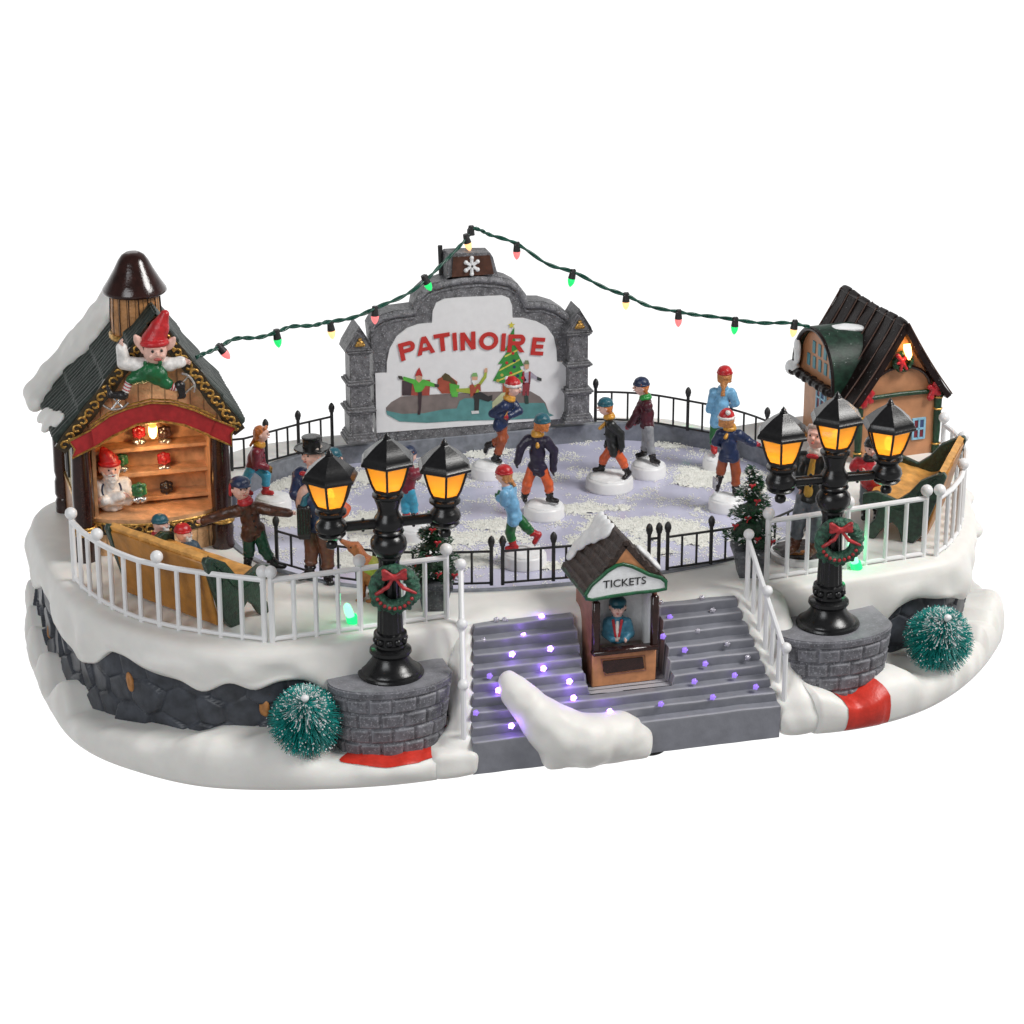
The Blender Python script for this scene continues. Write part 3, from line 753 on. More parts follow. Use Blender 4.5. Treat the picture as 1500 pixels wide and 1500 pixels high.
def wreath(c, rz, label, bow=1):
    g = paint('wreath_green', (.035, .12, .075), .4, var=.5, bump=.6, scale=5); rd = paint('bow_red', (.42, .03, .035), .35, var=.3, bump=.2)
    t = empty('wreath', c, rz, label, 'wreath', 'christmas wreaths on the lamp posts')
    pr = [tor((0, 0, 0), .78, .27, rotm(ax=R(90)))]
    rg = np.random.RandomState(5)
    for k in range(46):
        a = k*2*math.pi/46*1.0; q = rg.uniform(0, 6.28)
        pr.append(ell(((.80+.22*math.cos(q))*math.cos(a), -.05-.2*abs(math.sin(q)), (.80+.22*math.cos(q))*math.sin(a)), (.13, .09, .10), rotm(ay=-a), .03))
    sdf_mesh('greenery', pr, g, t, h=.045, k=.06, disp=.05, dfreq=7)
    b = [ell((0, -.34, .62), (.14, .12, .14))]
    for s_ in (-1, 1):
        for q in (.0, .35, -.3):
            b.append(cap((0, -.34, .62), .07, (s_*.42, -.36, .72+q*.5), .10))
    b += [cap((.05, -.34, .55), .06, (.35, -.36, .15), .08), cap((.35, -.36, .15), .08, (.85, -.30, -.10), .07), cap((-.05, -.34, .55), .06, (-.28, -.36, .2), .08), cap((-.28, -.36, .2), .08, (-.72, -.3, -.12), .09)]
    sdf_mesh('bow', b, rd, t, h=.04, k=.03, disp=.02, dfreq=9)
    be = MB()
    for k in range(9):
        a = -math.pi*.85+k*math.pi*.7/8; be.sphere((.78*math.cos(a), -.29, .78*math.sin(a)), .085, 8)
    be.obj('berries', rd, t, 60)
wreath((-9.62, -.62, 8.12), R(-12), 'green wreath with red bow tied round the left lamp post')
wreath((9.70, -.62, 8.15), R(-10), 'green wreath with red bow tied round the right lamp post')

# ================================================================== WHITE RAILINGS
def railing(path, posts, nb, label, foot=True, h=2.75, z=DZ, slope=None, nseg=None):
    """path: list of xy(z) points, posts: fractions with a ball, nb: number of baluster intervals"""
    P = [Vector((p[0], p[1], p[2] if len(p) > 2 else z)) for p in path]
    L = [0]
    for i in range(len(P)-1): L.append(L[-1]+(P[i+1]-P[i]).length)
    def at(f):
        d = f*L[-1]
        for i in range(len(P)-1):
            if d <= L[i+1]+1e-6: return P[i].lerp(P[i+1], (d-L[i])/(L[i+1]-L[i]))
        return P[-1]
    t = empty('white_railing', at(.5), 0, label, 'railing', 'white railings round the terrace'); o0 = at(.5)
    def rel(v): return v-o0
    N = 24
    MB().tube([rel(at(i/N))+Vector((0, 0, h)) for i in range(N+1)], .125, 8).obj('top_rail', WHITEP, t, 40)
    if foot: MB().tube([rel(at(i/N))+Vector((0, 0, .14)) for i in range(N+1)], .10, 8).obj('bottom_rail', WHITEP, t, 40)
    pk = [round(f*nb) for f in posts]
    for i in range(nb+1):
        p = rel(at(i/nb))
        m = MB(); m.tube([p+Vector((0, 0, .0)), p+Vector((0, 0, h+(.18 if i in pk else 0)))], .125 if i in pk else .105, 8)
        o = m.obj('post' if i in pk else 'baluster', WHITEP, t, 40)
        if i in pk: MB().sphere(p+Vector((0, 0, h+.36)), .27, 20).obj('ball_finial', WHITEP, o, 80)
def px_path(L, z=DZ): return [tuple(UZ(x, y, z)) for x, y in L]
railing(px_path([(110, 850), (127, 868), (150, 884), (178, 899), (206, 910), (255, 922), (320, 932), (388, 940)]), (0, .25, .58, 1), 12, 'curved white railing with ball finials at the left end of the terrace')
railing([(-14.35, 1.25), (-6.85, 1.75)], (0, .5, 1), 8, 'straight white railing behind the left lamp post')
railing([(7.55, 2.1), (15.25, 2.9)], (0, .5, 1), 8, 'straight white railing behind the right lamp post')
railing(px_path([(1371, 814), (1388, 802), (1402, 784), (1409, 762), (1410, 742), (1402, 724), (1388, 709), (1378, 702)]), (0, .35, .7, 1), 11, 'curved white railing with ball finials at the right end of the terrace')
# sloping stair rails
def stair_rail(s, label):
    a = Vector((s*6.35, 1.25, 5.3)); b = Vector((s*7.05, -1.75, 1.55))
    t = empty('white_railing', a, 0, label, 'railing', 'white railings round the terrace')
    hts = [2.55, 2.35, 2.2]
    MB().tube([Vector((0, 0, 2.5)), (b-a)*.5+Vector((0, 0, 2.3)), (b-a)+Vector((0, 0, 2.15))], .115, 8).obj('top_rail', WHITEP, t, 40)
    for i in range(7):
        p = (b-a)*(i/6); hh = 2.5-.35*i/6; post = i in (0, 3, 6)
        m = MB(); m.tube([p-Vector((0, 0, .25)), p+Vector((0, 0, hh+(.15 if post else 0)))], .115 if post else .095, 8)
        o = m.obj('post' if post else 'baluster', WHITEP, t, 40)
        if post: MB().sphere(p+Vector((0, 0, hh+.3)), .235, 18).obj('ball_finial', WHITEP, o, 80)
stair_rail(-1, 'sloping white handrail down the left edge of the grey steps')
stair_rail(1, 'sloping white handrail down the right edge of the grey steps')

# ================================================================== BLACK FENCES
def fence(path, nseg, nb, label, h=1.62, z=DZ+.03):
    P = [Vector((p[0], p[1], z)) for p in path]; L = [0]
    for i in range(len(P)-1): L.append(L[-1]+(P[i+1]-P[i]).length)
    def at(f):
        d = f*L[-1]
        for i in range(len(P)-1):
            if d <= L[i+1]+1e-6: return P[i].lerp(P[i+1], (d-L[i])/(L[i+1]-L[i]))
        return P[-1]
    o0 = at(.5); t = empty('black_fence', o0, 0, label, 'fence', 'black picket fences round the ice'); N = nseg*nb
    MB().tube([at(i/N)-o0+Vector((0, 0, h-.06)) for i in range(N+1)], .06, 6).obj('top_rail', BLACKM, t, 40)
    MB().tube([at(i/N)-o0+Vector((0, 0, .1)) for i in range(N+1)], .055, 6).obj('bottom_rail', BLACKM, t, 40)
    for i in range(N+1):
        p = at(i/N)-o0
        if i % nb == 0:
            m = MB(); m.tube([p, p+Vector((0, 0, h+.18))], .085, 8); o = m.obj('post', BLACKM, t, 40)
            MB().lathe([(.06, h+.12), (.12, h+.2), (.13, h+.28), (.16, h+.36), (.15, h+.48), (.09, h+.6), (.03, h+.66)], p, 10).obj('finial', BLACKM, o, 60)
        else: MB().tube([p+Vector((0, 0, .1)), p+Vector((0, 0, h-.05))], .055, 6).obj('picket', BLACKM, t, 40)
def arc_path(t0, t1, n=12, off=.17):
    o = []
    for i in range(n+1): a = R(t0+(t1-t0)*i/n); r_ = rink_r(a)+off; o.append(xyof(a, r_))
    return o
fence([(-3.62, 4.62), (.85, 4.32)], 2, 4, 'black fence panel between the steps and the ice, left of the ticket booth')
fence([(2.9, 4.3), (3.35, 4.3)], 1, 1, 'short black fence stub just right of the ticket booth roof')
fence([(3.75, 4.3), (7.9, 4.65)], 2, 3, 'black fence panel between the ticket booth and the right potted tree')
fence([(-12.55, 9.6), (-10.9, 7.5), (-8.7, 5.95), (-6.2, 5.15), (-4.1, 4.72)], 4, 3, 'curved black fence behind the boy and the man in the top hat')
fence([(8.3, 4.75), (10.6, 6.2), (12.4, 8.6), (13.5, 11.2)], 3, 3, 'curved black fence behind the gentleman on the disc')
fence(px_path([(340, 690), (352, 690), (393, 679), (440, 666), (487, 655)], DZ), 3, 3, 'black fence on the far left rim of the ice beside the sign')
fence(px_path([(872, 618), (905, 618), (950, 621), (985, 627), (1022, 634), (1060, 641), (1098, 652), (1135, 667), (1160, 684)], DZ), 5, 3, 'black fence on the far right rim of the ice behind the skaters')

# ================================================================== SIGN
sg = empty('rink_sign', (0, 24.3, DZ+.4), 0, 'big arched grey sign lettered PATINOIRE at the back of the ice', 'sign')
SIGNM = paint('weathered_silver_grey', (.15, .15, .16), .42, var=.3, bump=.4, scale=4, edge=(.40, .40, .42), epoint=False)
SIGNB = paint('sign_board_white', (.78, .78, .79), .4, var=.02, bump=.03)
Y0 = 24.0 
def sp(x, y, dy=0.):                                         # a point of the sign front in its own frame
    p = UY(x, y, Y0); return (p[0], p[2]-(DZ+.4))
def mir(L): return L
outer = [(556, 655), (548, 600), (546, 520), (541, 478), (548, 466), (560, 459), (575, 455), (606, 451), (608, 440), (614, 428), (626, 417), (645, 411), (664, 404), (700, 402), (728, 404), (745, 408), (758, 415), (768, 428), (772, 441), (795, 441), (815, 447), (830, 457), (838, 470),
         (834, 520), (838, 560), (838, 618)]
poly = [sp(*p) for p in outer]
m = MB(); m.prism([(x, z) for x, z in poly], -.35, .75, None); fr = m.obj('frame', SIGNM, sg, 30)
# raised moulding following the top of the frame
edge_px = [(543, 480), (550, 468), (562, 461), (577, 457), (607, 453), (609, 442), (615, 430), (627, 419), (646, 413), (672, 408), (700, 405), (728, 407), (744, 410), (756, 417), (766, 430), (770, 443), (794, 443), (813, 449), (828, 459), (836, 472)]
m = MB()
e2 = [sp(*p) for p in edge_px]; m.tube([(x, -.36, z-.12) for x, z in e2], .17, 8); m.tube([(x, -.36, z-.42) for x, z in e2[0:]], .06, 6)
m.obj('moulding', paint('weathered_silver_light', (.20, .20, .215), .42, var=.35, bump=.5, scale=5, edge=(.5, .5, .52), epoint=False), sg, 50)
inner = [(551, 633), (549, 546), (566, 545), (566, 530), (570, 510), (580, 492), (595, 480), (612, 474), (632, 472), (633, 455), (638, 443), (650, 437), (670, 435), (735, 432), (745, 436), (749, 446), (750, 465), (765, 465), (785, 470), (800, 478), (810, 492), (814, 510), (815, 529), (829, 529), (828, 612)]
inner = [(x, y) for x, y in inner]
MB().prism([sp(*p) for p in inner], -.42, -.34).obj('panel', SIGNB, sg)
# printed picture on the panel: flat painted shapes
def flat(name, pxs, col, parent, y, rough=.5):
    q = [sp(*p) for p in pxs]; MB().prism(q, y-.012, y).obj(name, paint('print_%s' % '_'.join('%d' % round(c*255) for c in col), col, rough, var=.12, bump=0, scale=2), parent)
pic = empty('picture', (0, 0, 0)); pic.parent = sg
yb = -.425
def q(x, y): return (560+x/5., 520+y/5.)                       # coordinates read off an enlargement
flat('painted_ground', [q(*p) for p in ((22, 380), (60, 340), (130, 300), (340, 285), (560, 275), (720, 265), (870, 262), (1080, 260), (1150, 300), (1190, 345), (1215, 420), (1250, 435), (1180, 455), (900, 468), (560, 475), (320, 490), (120, 480), (30, 430))], (.20, .165, .155), pic, yb)
flat('painted_ice', [q(*p) for p in ((22, 400), (140, 425), (300, 420), (440, 392), (540, 385), (560, 330), (600, 310), (740, 315), (900, 360), (1000, 345), (1180, 345), (1215, 420), (1250, 435), (1180, 455), (900, 468), (560, 475), (320, 490), (120, 480), (30, 430))], (.10, .27, .27), pic, yb-.014)
flat('painted_reflection', [q(*p) for p in ((800, 440), (800, 340), (870, 270), (900, 265), (900, 300), (850, 400))], (.48, .50, .30), pic, yb-.02)
flat('painted_box', [q(*p) for p in ((140, 180), (345, 175), (340, 290), (140, 290))], (.36, .07, .05), pic, yb-.014)
flat('painted_box_side', [q(*p) for p in ((140, 182), (215, 185), (205, 290), (140, 290))], (.06, .04, .045), pic, yb-.02)
flat('painted_present', [q(*p) for p in ((400, 170), (440, 150), (490, 148), (545, 190), (535, 275), (430, 275), (398, 235))], (.38, .08, .045), pic, yb-.014)
flat('painted_ribbon', [q(*p) for p in ((430, 150), (455, 125), (485, 140), (525, 185), (545, 225), (520, 235), (490, 190), (440, 175))], (.09, .07, .03), pic, yb-.02)
flat('painted_sprig', [q(*p) for p in ((485, 200), (560, 215), (545, 300), (505, 300), (490, 260))], (.10, .42, .06), pic, yb-.026)
G1, G2 = (.10, .45, .06), (.35, .42, .06)
# figure one: green jumper, arms out, on one leg
flat('painted_skater', [q(*p) for p in ((150, 150), (240, 175), (300, 172), (385, 205), (385, 228), (310, 218), (290, 250), (265, 270), (235, 262), (220, 205), (145, 175))], G1, pic, yb-.03)
flat('painted_leg', [q(*p) for p in ((255, 265), (285, 262), (278, 380), (272, 430), (252, 430), (262, 380))], (.05, .03, .035), pic, yb-.036)
flat('painted_mitten', [q(*p) for p in ((108, 145), (140, 148), (148, 175), (118, 170))], (.06, .05, .04), pic, yb-.036)
flat('painted_mitten', [q(*p) for p in ((375, 205), (412, 208), (408, 228), (378, 228))], (.06, .05, .04), pic, yb-.036)
flat('painted_face', [q(*p) for p in ((240, 145), (285, 145), (284, 175), (262, 195), (242, 175))], (.62, .36, .24), pic, yb-.036)
flat('painted_hat', [q(*p) for p in ((232, 150), (248, 110), (264, 84), (276, 108), (290, 150), (262, 140))], (.42, .035, .03), pic, yb-.042)
# figure two: olive sleeves, red waistcoat, beard, kicking leg
flat('painted_skater', [q(*p) for p in ((535, 240), (630, 235), (700, 200), (735, 150), (750, 95), (764, 100), (755, 160), (715, 215), (700, 265), (640, 275), (600, 270), (540, 262))], G2, pic, yb-.03)
flat('painted_waistcoat', [q(*p) for p in ((632, 215), (658, 205), (672, 230), (690, 205), (712, 205), (716, 262), (690, 240), (668, 285), (640, 300))], (.36, .08, .045), pic, yb-.036)
flat('painted_leg', [q(*p) for p in ((660, 275), (715, 262), (770, 295), (800, 285), (798, 320), (770, 335), (705, 315), (700, 400), (668, 405), (668, 330))], (.03, .03, .03), pic, yb-.036)
flat('painted_skate', [q(*p) for p in ((645, 402), (700, 400), (702, 420), (650, 424))], (.7, .7, .7), pic, yb-.042)
flat('painted_face', [q(*p) for p in ((650, 150), (692, 150), (690, 178), (670, 190), (652, 180))], (.62, .36, .24), pic, yb-.036)
flat('painted_beard', [q(*p) for p in ((648, 178), (692, 176), (682, 205), (664, 214))], (.72, .72, .7), pic, yb-.042)
flat('painted_hat', [q(*p) for p in ((645, 150), (655, 125), (684, 122), (694, 150))], (.2, .4, .15), pic, yb-.042)
flat('painted_hand', [q(*p) for p in ((738, 120), (745, 90), (762, 88), (764, 120))], (.62, .36, .24), pic, yb-.036)
# figure three: standing right with plaid shirt
flat('painted_skater', [q(*p) for p in ((1015, 125), (1085, 118), (1135, 158), (1125, 172), (1085, 155), (1075, 205), (1030, 205), (1018, 170))], (.40, .36, .44), pic, yb-.03)
flat('painted_trousers', [q(*p) for p in ((1022, 195), (1076, 195), (1066, 290), (1052, 290), (1046, 240), (1040, 290), (1020, 288))], (.26, .04, .05), pic, yb-.036)
flat('painted_braces', [q(*p) for p in ((1020, 115), (1034, 112), (1036, 205), (1024, 205))], (.26, .04, .05), pic, yb-.036)
flat('painted_braces', [q(*p) for p in ((1066, 112), (1080, 114), (1076, 205), (1064, 205))], (.26, .04, .05), pic, yb-.036)
flat('painted_boot', [q(*p) for p in ((1034, 290), (1062, 290), (1066, 350), (1040, 350))], (.03, .06, .05), pic, yb-.036)
flat('painted_mitten', [q(*p) for p in ((1128, 150), (1160, 165), (1158, 185), (1126, 175))], (.04, .05, .05), pic, yb-.042)
flat('painted_face', [q(*p) for p in ((1034, 55), (1068, 55), (1066, 90), (1050, 100), (1036, 88))], (.62, .36, .24), pic, yb-.036)
flat('painted_hat', [q(*p) for p in ((1030, 60), (1040, 32), (1062, 32), (1070, 60))], (.16, .2, .1), pic, yb-.042)
# tree
T1 = [(752, 478), (744, 492), (748, 494), (738, 512), (743, 512), (728, 532), (735, 531), (721, 556), (740, 562), (760, 561), (770, 556), (760, 535), (766, 534), (755, 512), (760, 511), (752, 494)]
flat('painted_tree', T1, (.045, .26, .05), pic, yb-.03)
flat('painted_tree_trunk', [(735, 560), (748, 560), (746, 573), (735, 573)], (.35, .08, .04), pic, yb-.036)
for (a, b, c_, d) in ((738, 520, 757, 510), (730, 540, 760, 524), (726, 556, 764, 540)):
    flat('painted_tinsel', [(a, b), (c_, d), (c_, d+2.4), (a, b+2.4)], (.62, .55, .10), pic, yb-.036)
for k, (x, y) in enumerate(((741, 530), (752, 527), (734, 548), (747, 545), (757, 549), (741, 557), (750, 516), (752, 536), (728, 556), (764, 552), (745, 505))):
    flat('painted_bauble', [(x+2.3*math.cos(a), y+2.3*math.sin(a)) for a in np.linspace(0, 6.28, 9)[:-1]], ((.5, .03, .03), (.02, .05, .10), (.5, .4, .08))[k % 3], pic, yb-.042)
flat('painted_star', [(748+(5.4 if i % 2 == 0 else 2.2)*math.sin(i*math.pi/5), 475-(5.4 if i % 2 == 0 else 2.2)*math.cos(i*math.pi/5)) for i in range(10)], (.62, .55, .06), pic, yb-.042)
# lettering on an arch
letr = paint('letter_red', (.52, .035, .03), .4, var=.04, bump=0)
def strokes(ch, w, h, t):
    # bold sans capitals from straight bars and rings, centred
    B = lambda x0, z0, x1, z1: [(x0-w/2, z0-h/2), (x1-w/2, z0-h/2), (x1-w/2, z1-h/2), (x0-w/2, z1-h/2)]
    q_ = lambda *p: [(x-w/2, z-h/2) for x, z in p]
    def arc_(cx, cz, rx, rz, a0, a1, n=18):
        o = []
        for i in range(n):
            a, b_ = a0+(a1-a0)*i/n, a0+(a1-a0)*(i+1)/n
            o.append(q_((cx+rx*math.cos(a), cz+rz*math.sin(a)), (cx+rx*math.cos(b_), cz+rz*math.sin(b_)), (cx+(rx-t)*math.cos(b_), cz+(rz-t*.92)*math.sin(b_)), (cx+(rx-t)*math.cos(a), cz+(rz-t*.92)*math.sin(a))))
        return o
    if ch == 'I': return [B(0, 0, w, h)]
    if ch == 'T': return [B(0, h-t*.95, w, h), B(w/2-t/2, 0, w/2+t/2, h-t*.95)]
    if ch == 'E': return [B(0, 0, t, h), B(t, h-t*.9, w, h), B(t, h/2-t*.45, w*.92, h/2+t*.45), B(t, 0, w, t*.9)]
    if ch == 'N': return [B(0, 0, t, h), B(w-t, 0, w, h), q_((t, h), (t, h-t*1.7), (w-t, 0), (w-t, t*1.7))]
    if ch == 'A': return [q_((0, 0), (t*1.05, 0), (w/2+t*.05, h), (w/2-t*.5, h)), q_((w-t*1.05, 0), (w, 0), (w/2+t*.5, h), (w/2-t*.05, h*.86)), B(w*.27, h*.2, w*.73, h*.2+t*.8), q_((w/2-t*.75, h*.62), (w/2+t*.75, h*.62), (w/2+t*.5, h), (w/2-t*.5, h))]
    if ch == 'O': return arc_(w/2, h/2, w/2, h/2, 0, 2*math.pi, 36)
    hb = h*.60; rz = hb/2
    P_l = [B(0, 0, t, h), B(t, h-t*.92, w-rz*.95, h), B(t, h-hb, w-rz*.95, h-hb+t*.92)]+arc_(w-rz*.95, h-rz, rz*.95, rz, -math.pi/2, math.pi/2)
    if ch == 'R': P_l.append(q_((w*.42, h-hb), (w*.42+t*1.1, h-hb), (w*1.02, 0), (w*1.02-t*1.15, 0)))
    return P_l
lms = MB()
for ch, cx_, cy_, wpx, an in (('P', 595.8, 512, 25, 11), ('A', 621.4, 504.5, 28, 8), ('T', 646.6, 500, 25, 5), ('I', 665, 499, 6.6, 3), ('N', 684.2, 498, 23.5, 1), ('O', 714.5, 498, 30, -2), ('I', 736, 500, 6.6, -4), ('R', 755, 501.5, 27, -5), ('E', 786.5, 506, 20, -8)):
    c0 = sp(cx_, cy_); ca, sa = math.cos(R(an)), math.sin(R(an))
    for k, pg in enumerate(strokes(ch, wpx/31.6/math.cos(AZ), .92, .225)):
        yy = yb-.050-.0012*(k % 9)-(.011 if ch == 'R' else 0)
        lms.prism([(c0[0]+x_*ca-z_*sa, c0[1]+x_*sa+z_*ca) for x_, z_ in pg], yy, yy+.006)
lms.obj('lettering', letr, sg)
# pillars with pointed caps and gilt badges
for s_, bx, tx in ((-1, 528, 524), (1, 845, 848)):
    zb = 0; xc = UY(bx, 640 if s_ < 0 else 612, 23.6)[0]; ph = 5.6
    m = MB()
    for (z_, w_, h2) in ((.0, 1.55, .18), (.14, 1.42, .2), (.3, 1.28, .16), (.42, 1.16, 1.05), (1.45, 1.34, .14), (1.57, 1.5, .12), (1.67, 1.28, .14), (1.8, 1.02, 1.1), (2.88, 1.22, .1), (2.96, 1.4, .12), (3.06, 1.2, .12), (3.16, 1.0, 1.36), (4.5, 1.16, .1), (4.58, 1.3, .1)):
        m.box((0, 0, z_+h2/2), (w_, w_*.9+.2, h2), bev=.03)
    pl_ = m.obj('pillar', SIGNM, sg, 30, loc=(xc, -.35, 0))
    c = MB(); c.prism([(-.72, 4.66), (.72, 4.66), (.62, 4.95), (.0, 5.95), (-.62, 4.95)], -.62, .85); c.prism([(-.52, 4.82), (.52, 4.82), (0, 5.62)], -.66, -.6)
    c.tube([(-.66, -.64, 4.76), (0, -.64, 5.9), (.66, -.64, 4.76), (-.66, -.64, 4.76)], .07, 6)
    c.obj('pillar_cap', SIGNM, pl_, 30)
    g_ = [ell((0, -.70, 5.12), (.2, .1, .12)), ell((0, -.72, 5.30), (.1, .08, .1)), ell((-.17, -.7, 5.0), (.1, .08, .08)), ell((.17, -.7, 5.0), (.1, .08, .08)), ell((0, -.7, 5.0), (.09, .08, .09))]
    sdf_mesh('badge', g_, GOLD, pl_, h=.03, k=.04)
# crest on top with a brown plaque and white snowflake
cx0 = UY(690, 390, 24)[0]; z15 = sp(690, 405)[1]-.05
crest = MB(); crest.prism([(cx0-1.25, z15), (cx0+1.35, z15), (cx0+1.1, z15+.95), (cx0+.95, z15+1.2), (cx0-.3, z15+1.28), (cx0-1.15, z15+1.3), (cx0-1.22, z15+1.2)], -.35, .6)
cr = crest.obj('crest', SIGNM, sg, 30)
MB().prism([(cx0-1.0, z15+.12), (cx0+1.12, z15+.12), (cx0+.92, z15+1.08), (cx0-.92, z15+1.12)], -.42, -.3).obj('plaque', paint('plaque_brown', (.085, .035, .022), .35, var=.2), cr)
fl = MB()
for k in range(3):
    a = R(90+60*k); d_ = Vector((math.cos(a)*.34, 0, math.sin(a)*.40)); c_ = Vector((cx0+.0, -.45, z15+.62))
    fl.tube([c_-d_, c_+d_], .085, 6)
    for e_ in (-1, 1): fl.sphere(c_+d_*e_, .115, 8)
fl.obj('snowflake', SNOWP, cr, 60)
MB().tube([(cx0-1.3, .5, z15-.1), (cx0-1.35, .5, z15+1.5)], .12, 8).obj('rear_post', BLACKM, sg, 40)
MB().tube([(cx0+.05, .55, z15+1.0), (cx0+.1, .55, z15+2.2)], .07, 8).obj('cord_post', BLACKM, sg, 40)

# ================================================================== STRING LIGHTS
WIRE = paint('dark_green_wire', (.008, .075, .05), .35, var=.2, bump=0)
def ydepth(x):      # the cord runs from the left gable to the sign and on to the right gable
    if x < 690: return 13.2+(24.4-13.2)*(x-287)/(690-287)
    return 24.4+(19.0-24.4)*(x-690)/(1180-690)
def cord(pts): return [Vector(map(float, UY(x, y, ydepth(x)))) for x, y in pts]
def spline(P, n=8):
    o = []
    for i in range(len(P)-1):
        p0, p1, p2, p3 = P[max(i-1, 0)], P[i], P[i+1], P[min(i+2, len(P)-1)]
        for k in range(n):
            t = k/n; o.append(.5*((2*p1)+(p2-p0)*t+(2*p0-5*p1+4*p2-p3)*t*t+(3*p1-p0-3*p2+p3)*t**3))
    o.append(P[-1]); return o
PINK = glow('pink_bulb', (1., .22, .22), .75); GRN = glow('green_bulb', (.02, .8, .18), .75); WARM = glow('warm_bulb', (1., .50, .22), 1.3)
sl = empty('string_lights', UY(690, 335, 24.4), 0, 'green twisted cord of coloured bulbs strung from gable to sign to gable', 'string lights')
O_ = Vector(sl.location)
for pts in ([(287, 524), (303, 517), (322, 507), (345, 497), (375, 494), (405, 487), (430, 478), (460, 476), (482, 472), (515, 465), (550, 452), (590, 434), (625, 409), (650, 385), (675, 358), (688, 344), (690, 334)],
            [(690, 334), (705, 338), (720, 344), (757, 358), (800, 385), (838, 398), (880, 419), (917, 432), (950, 449), (994, 456), (1030, 463), (1077, 468), (1120, 473), (1160, 474), (1186, 478)]):
    P = spline([p-O_ for p in cord(pts)], 7)
    m = MB()
    for ph in (0, math.pi):
        m.tube([p+Vector((0, .055*math.sin(i*.75+ph), .055*math.cos(i*.75+ph)+.03*math.sin(i*.37))) for i, p in enumerate(P)], .058, 6)
    m.obj('cord', WIRE, sl, 60)
for x, y, mt, dx in ((322, 509, PINK, .5), (405, 488, GRN, .1), (484, 476, WARM, .1), (549, 454, PINK, .0), (622, 408, GRN, .35), (683, 348, WARM, .2), (757, 360, PINK, 0), (839, 400, GRN, -.15), (917, 434, WARM, 0), (994, 459, PINK, 0), (1077, 470, GRN, -.05), (1164, 474, WARM, -.1), (690, 336, None, 0)):
    p = Vector(map(float, UY(x, y, ydepth(x))))-O_
    d_ = Vector((math.sin(dx*1.3), 0, -math.cos(dx*1.3)))
    so = MB(); so.tube([p-d_*.18, p+d_*.10, p+d_*.28], [.13, .17, .19], 12); so.tube([p+Vector((-.12, -.05, .02)), p+Vector((.13, .05, .12))], .09, 8)
    s_ = so.obj('socket', BLACKM, sl, 50)
    if mt is None: continue
    bu = MB(); bu.tube([p+d_*.26, p+d_*.34, p+d_*.5, p+d_*.62, p+d_*.70], [.15, .19, .16, .10, .03], 12)
    for k in range(6): a = k*math.pi/3; bu.sphere(p+d_*.34+Vector((.13*math.cos(a), .13*math.sin(a), 0)), .07, 6)
    bu.obj('bulb', mt, s_, 60)

# ================================================================== helpers for the little buildings
def plank(name, col, freq, axis='X', rough=.42, dark=.35, depth=.5, noise_=.18):
    if name in MATS: return MATS[name]
    m = paint(name, col, rough, var=noise_, bump=0, scale=2.5); N = m.node_tree.nodes; L = m.node_tree.links
    b = N['Principled BSDF']; src = b.inputs['Base Color'].links[0].from_socket
    t = N.new('ShaderNodeTexCoord'); wv = N.new('ShaderNodeTexWave'); wv.wave_type = 'BANDS'; wv.bands_direction = axis
    wv.inputs['Scale'].default_value = freq; wv.inputs['Distortion'].default_value = .8; wv.inputs['Detail'].default_value = 2; wv.inputs['Detail Scale'].default_value = 1.5
    L.new(t.outputs['Object'], wv.inputs['Vector'])
    r = N.new('ShaderNodeValToRGB'); r.color_ramp.elements[0].position = .0; r.color_ramp.elements[0].color = (dark, dark, dark, 1)
    r.color_ramp.elements[1].position = .07; r.color_ramp.elements[1].color = (1, 1, 1, 1); L.new(wv.outputs['Fac'], r.inputs[0])
    mx = N.new('ShaderNodeMixRGB'); mx.blend_type = 'MULTIPLY'; mx.inputs[0].default_value = 1
    L.new(src, mx.inputs[1]); L.new(r.outputs[0], mx.inputs[2]); L.new(mx.outputs[0], b.inputs['Base Color'])
    n2 = N.new('ShaderNodeTexNoise'); n2.inputs['Scale'].default_value = 7; L.new(t.outputs['Object'], n2.inputs['Vector'])
    ad = N.new('ShaderNodeMath'); ad.operation = 'ADD'; L.new(r.outputs[0], ad.inputs[0]); L.new(n2.outputs[0], ad.inputs[1])
    bp = N.new('ShaderNodeBump'); bp.inputs['Strength'].default_value = depth; bp.inputs['Distance'].default_value = .1
    L.new(ad.outputs[0], bp.inputs['Height']); L.new(bp.outputs[0], b.inputs['Normal'])
    return m
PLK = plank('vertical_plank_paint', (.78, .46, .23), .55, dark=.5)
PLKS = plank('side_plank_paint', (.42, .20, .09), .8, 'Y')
CREAM = paint('cream_wall_paint', (.46, .37, .17), .45, var=.2, bump=.25)
TRIM = paint('dark_trim_paint', (.04, .028, .012), .3, var=.4, bump=.3, scale=6, coat=.3)
BANR = paint('banner_red', (.36, .018, .022), .45, var=.12, bump=.1, scale=4)
SHING = paint('green_black_shingle', (.022, .034, .028), .42, var=.35, bump=.25, scale=5)

# ================================================================== MARKET STALL (left)
FY = 12.7
ms = empty('market_stall', (-17.3, FY, DZ), 0, 'wooden toy market stall with green shingle roof and curved red banner', 'market stall')
def L_(x, y, dy=0.): p = UY(x, y, FY+dy); return (p[0]+17.3, p[2]-DZ)
xl, xr = -3.35, 3.3
EZ = 5.75; AZ_ = 11.05; XA = .30; DEP = 7.0
def roofz(x):       # height of the roof underside at x
    return AZ_-.35-(abs(x-XA)/((XA+3.95) if x < XA else (3.9-XA)))*(AZ_-EZ)
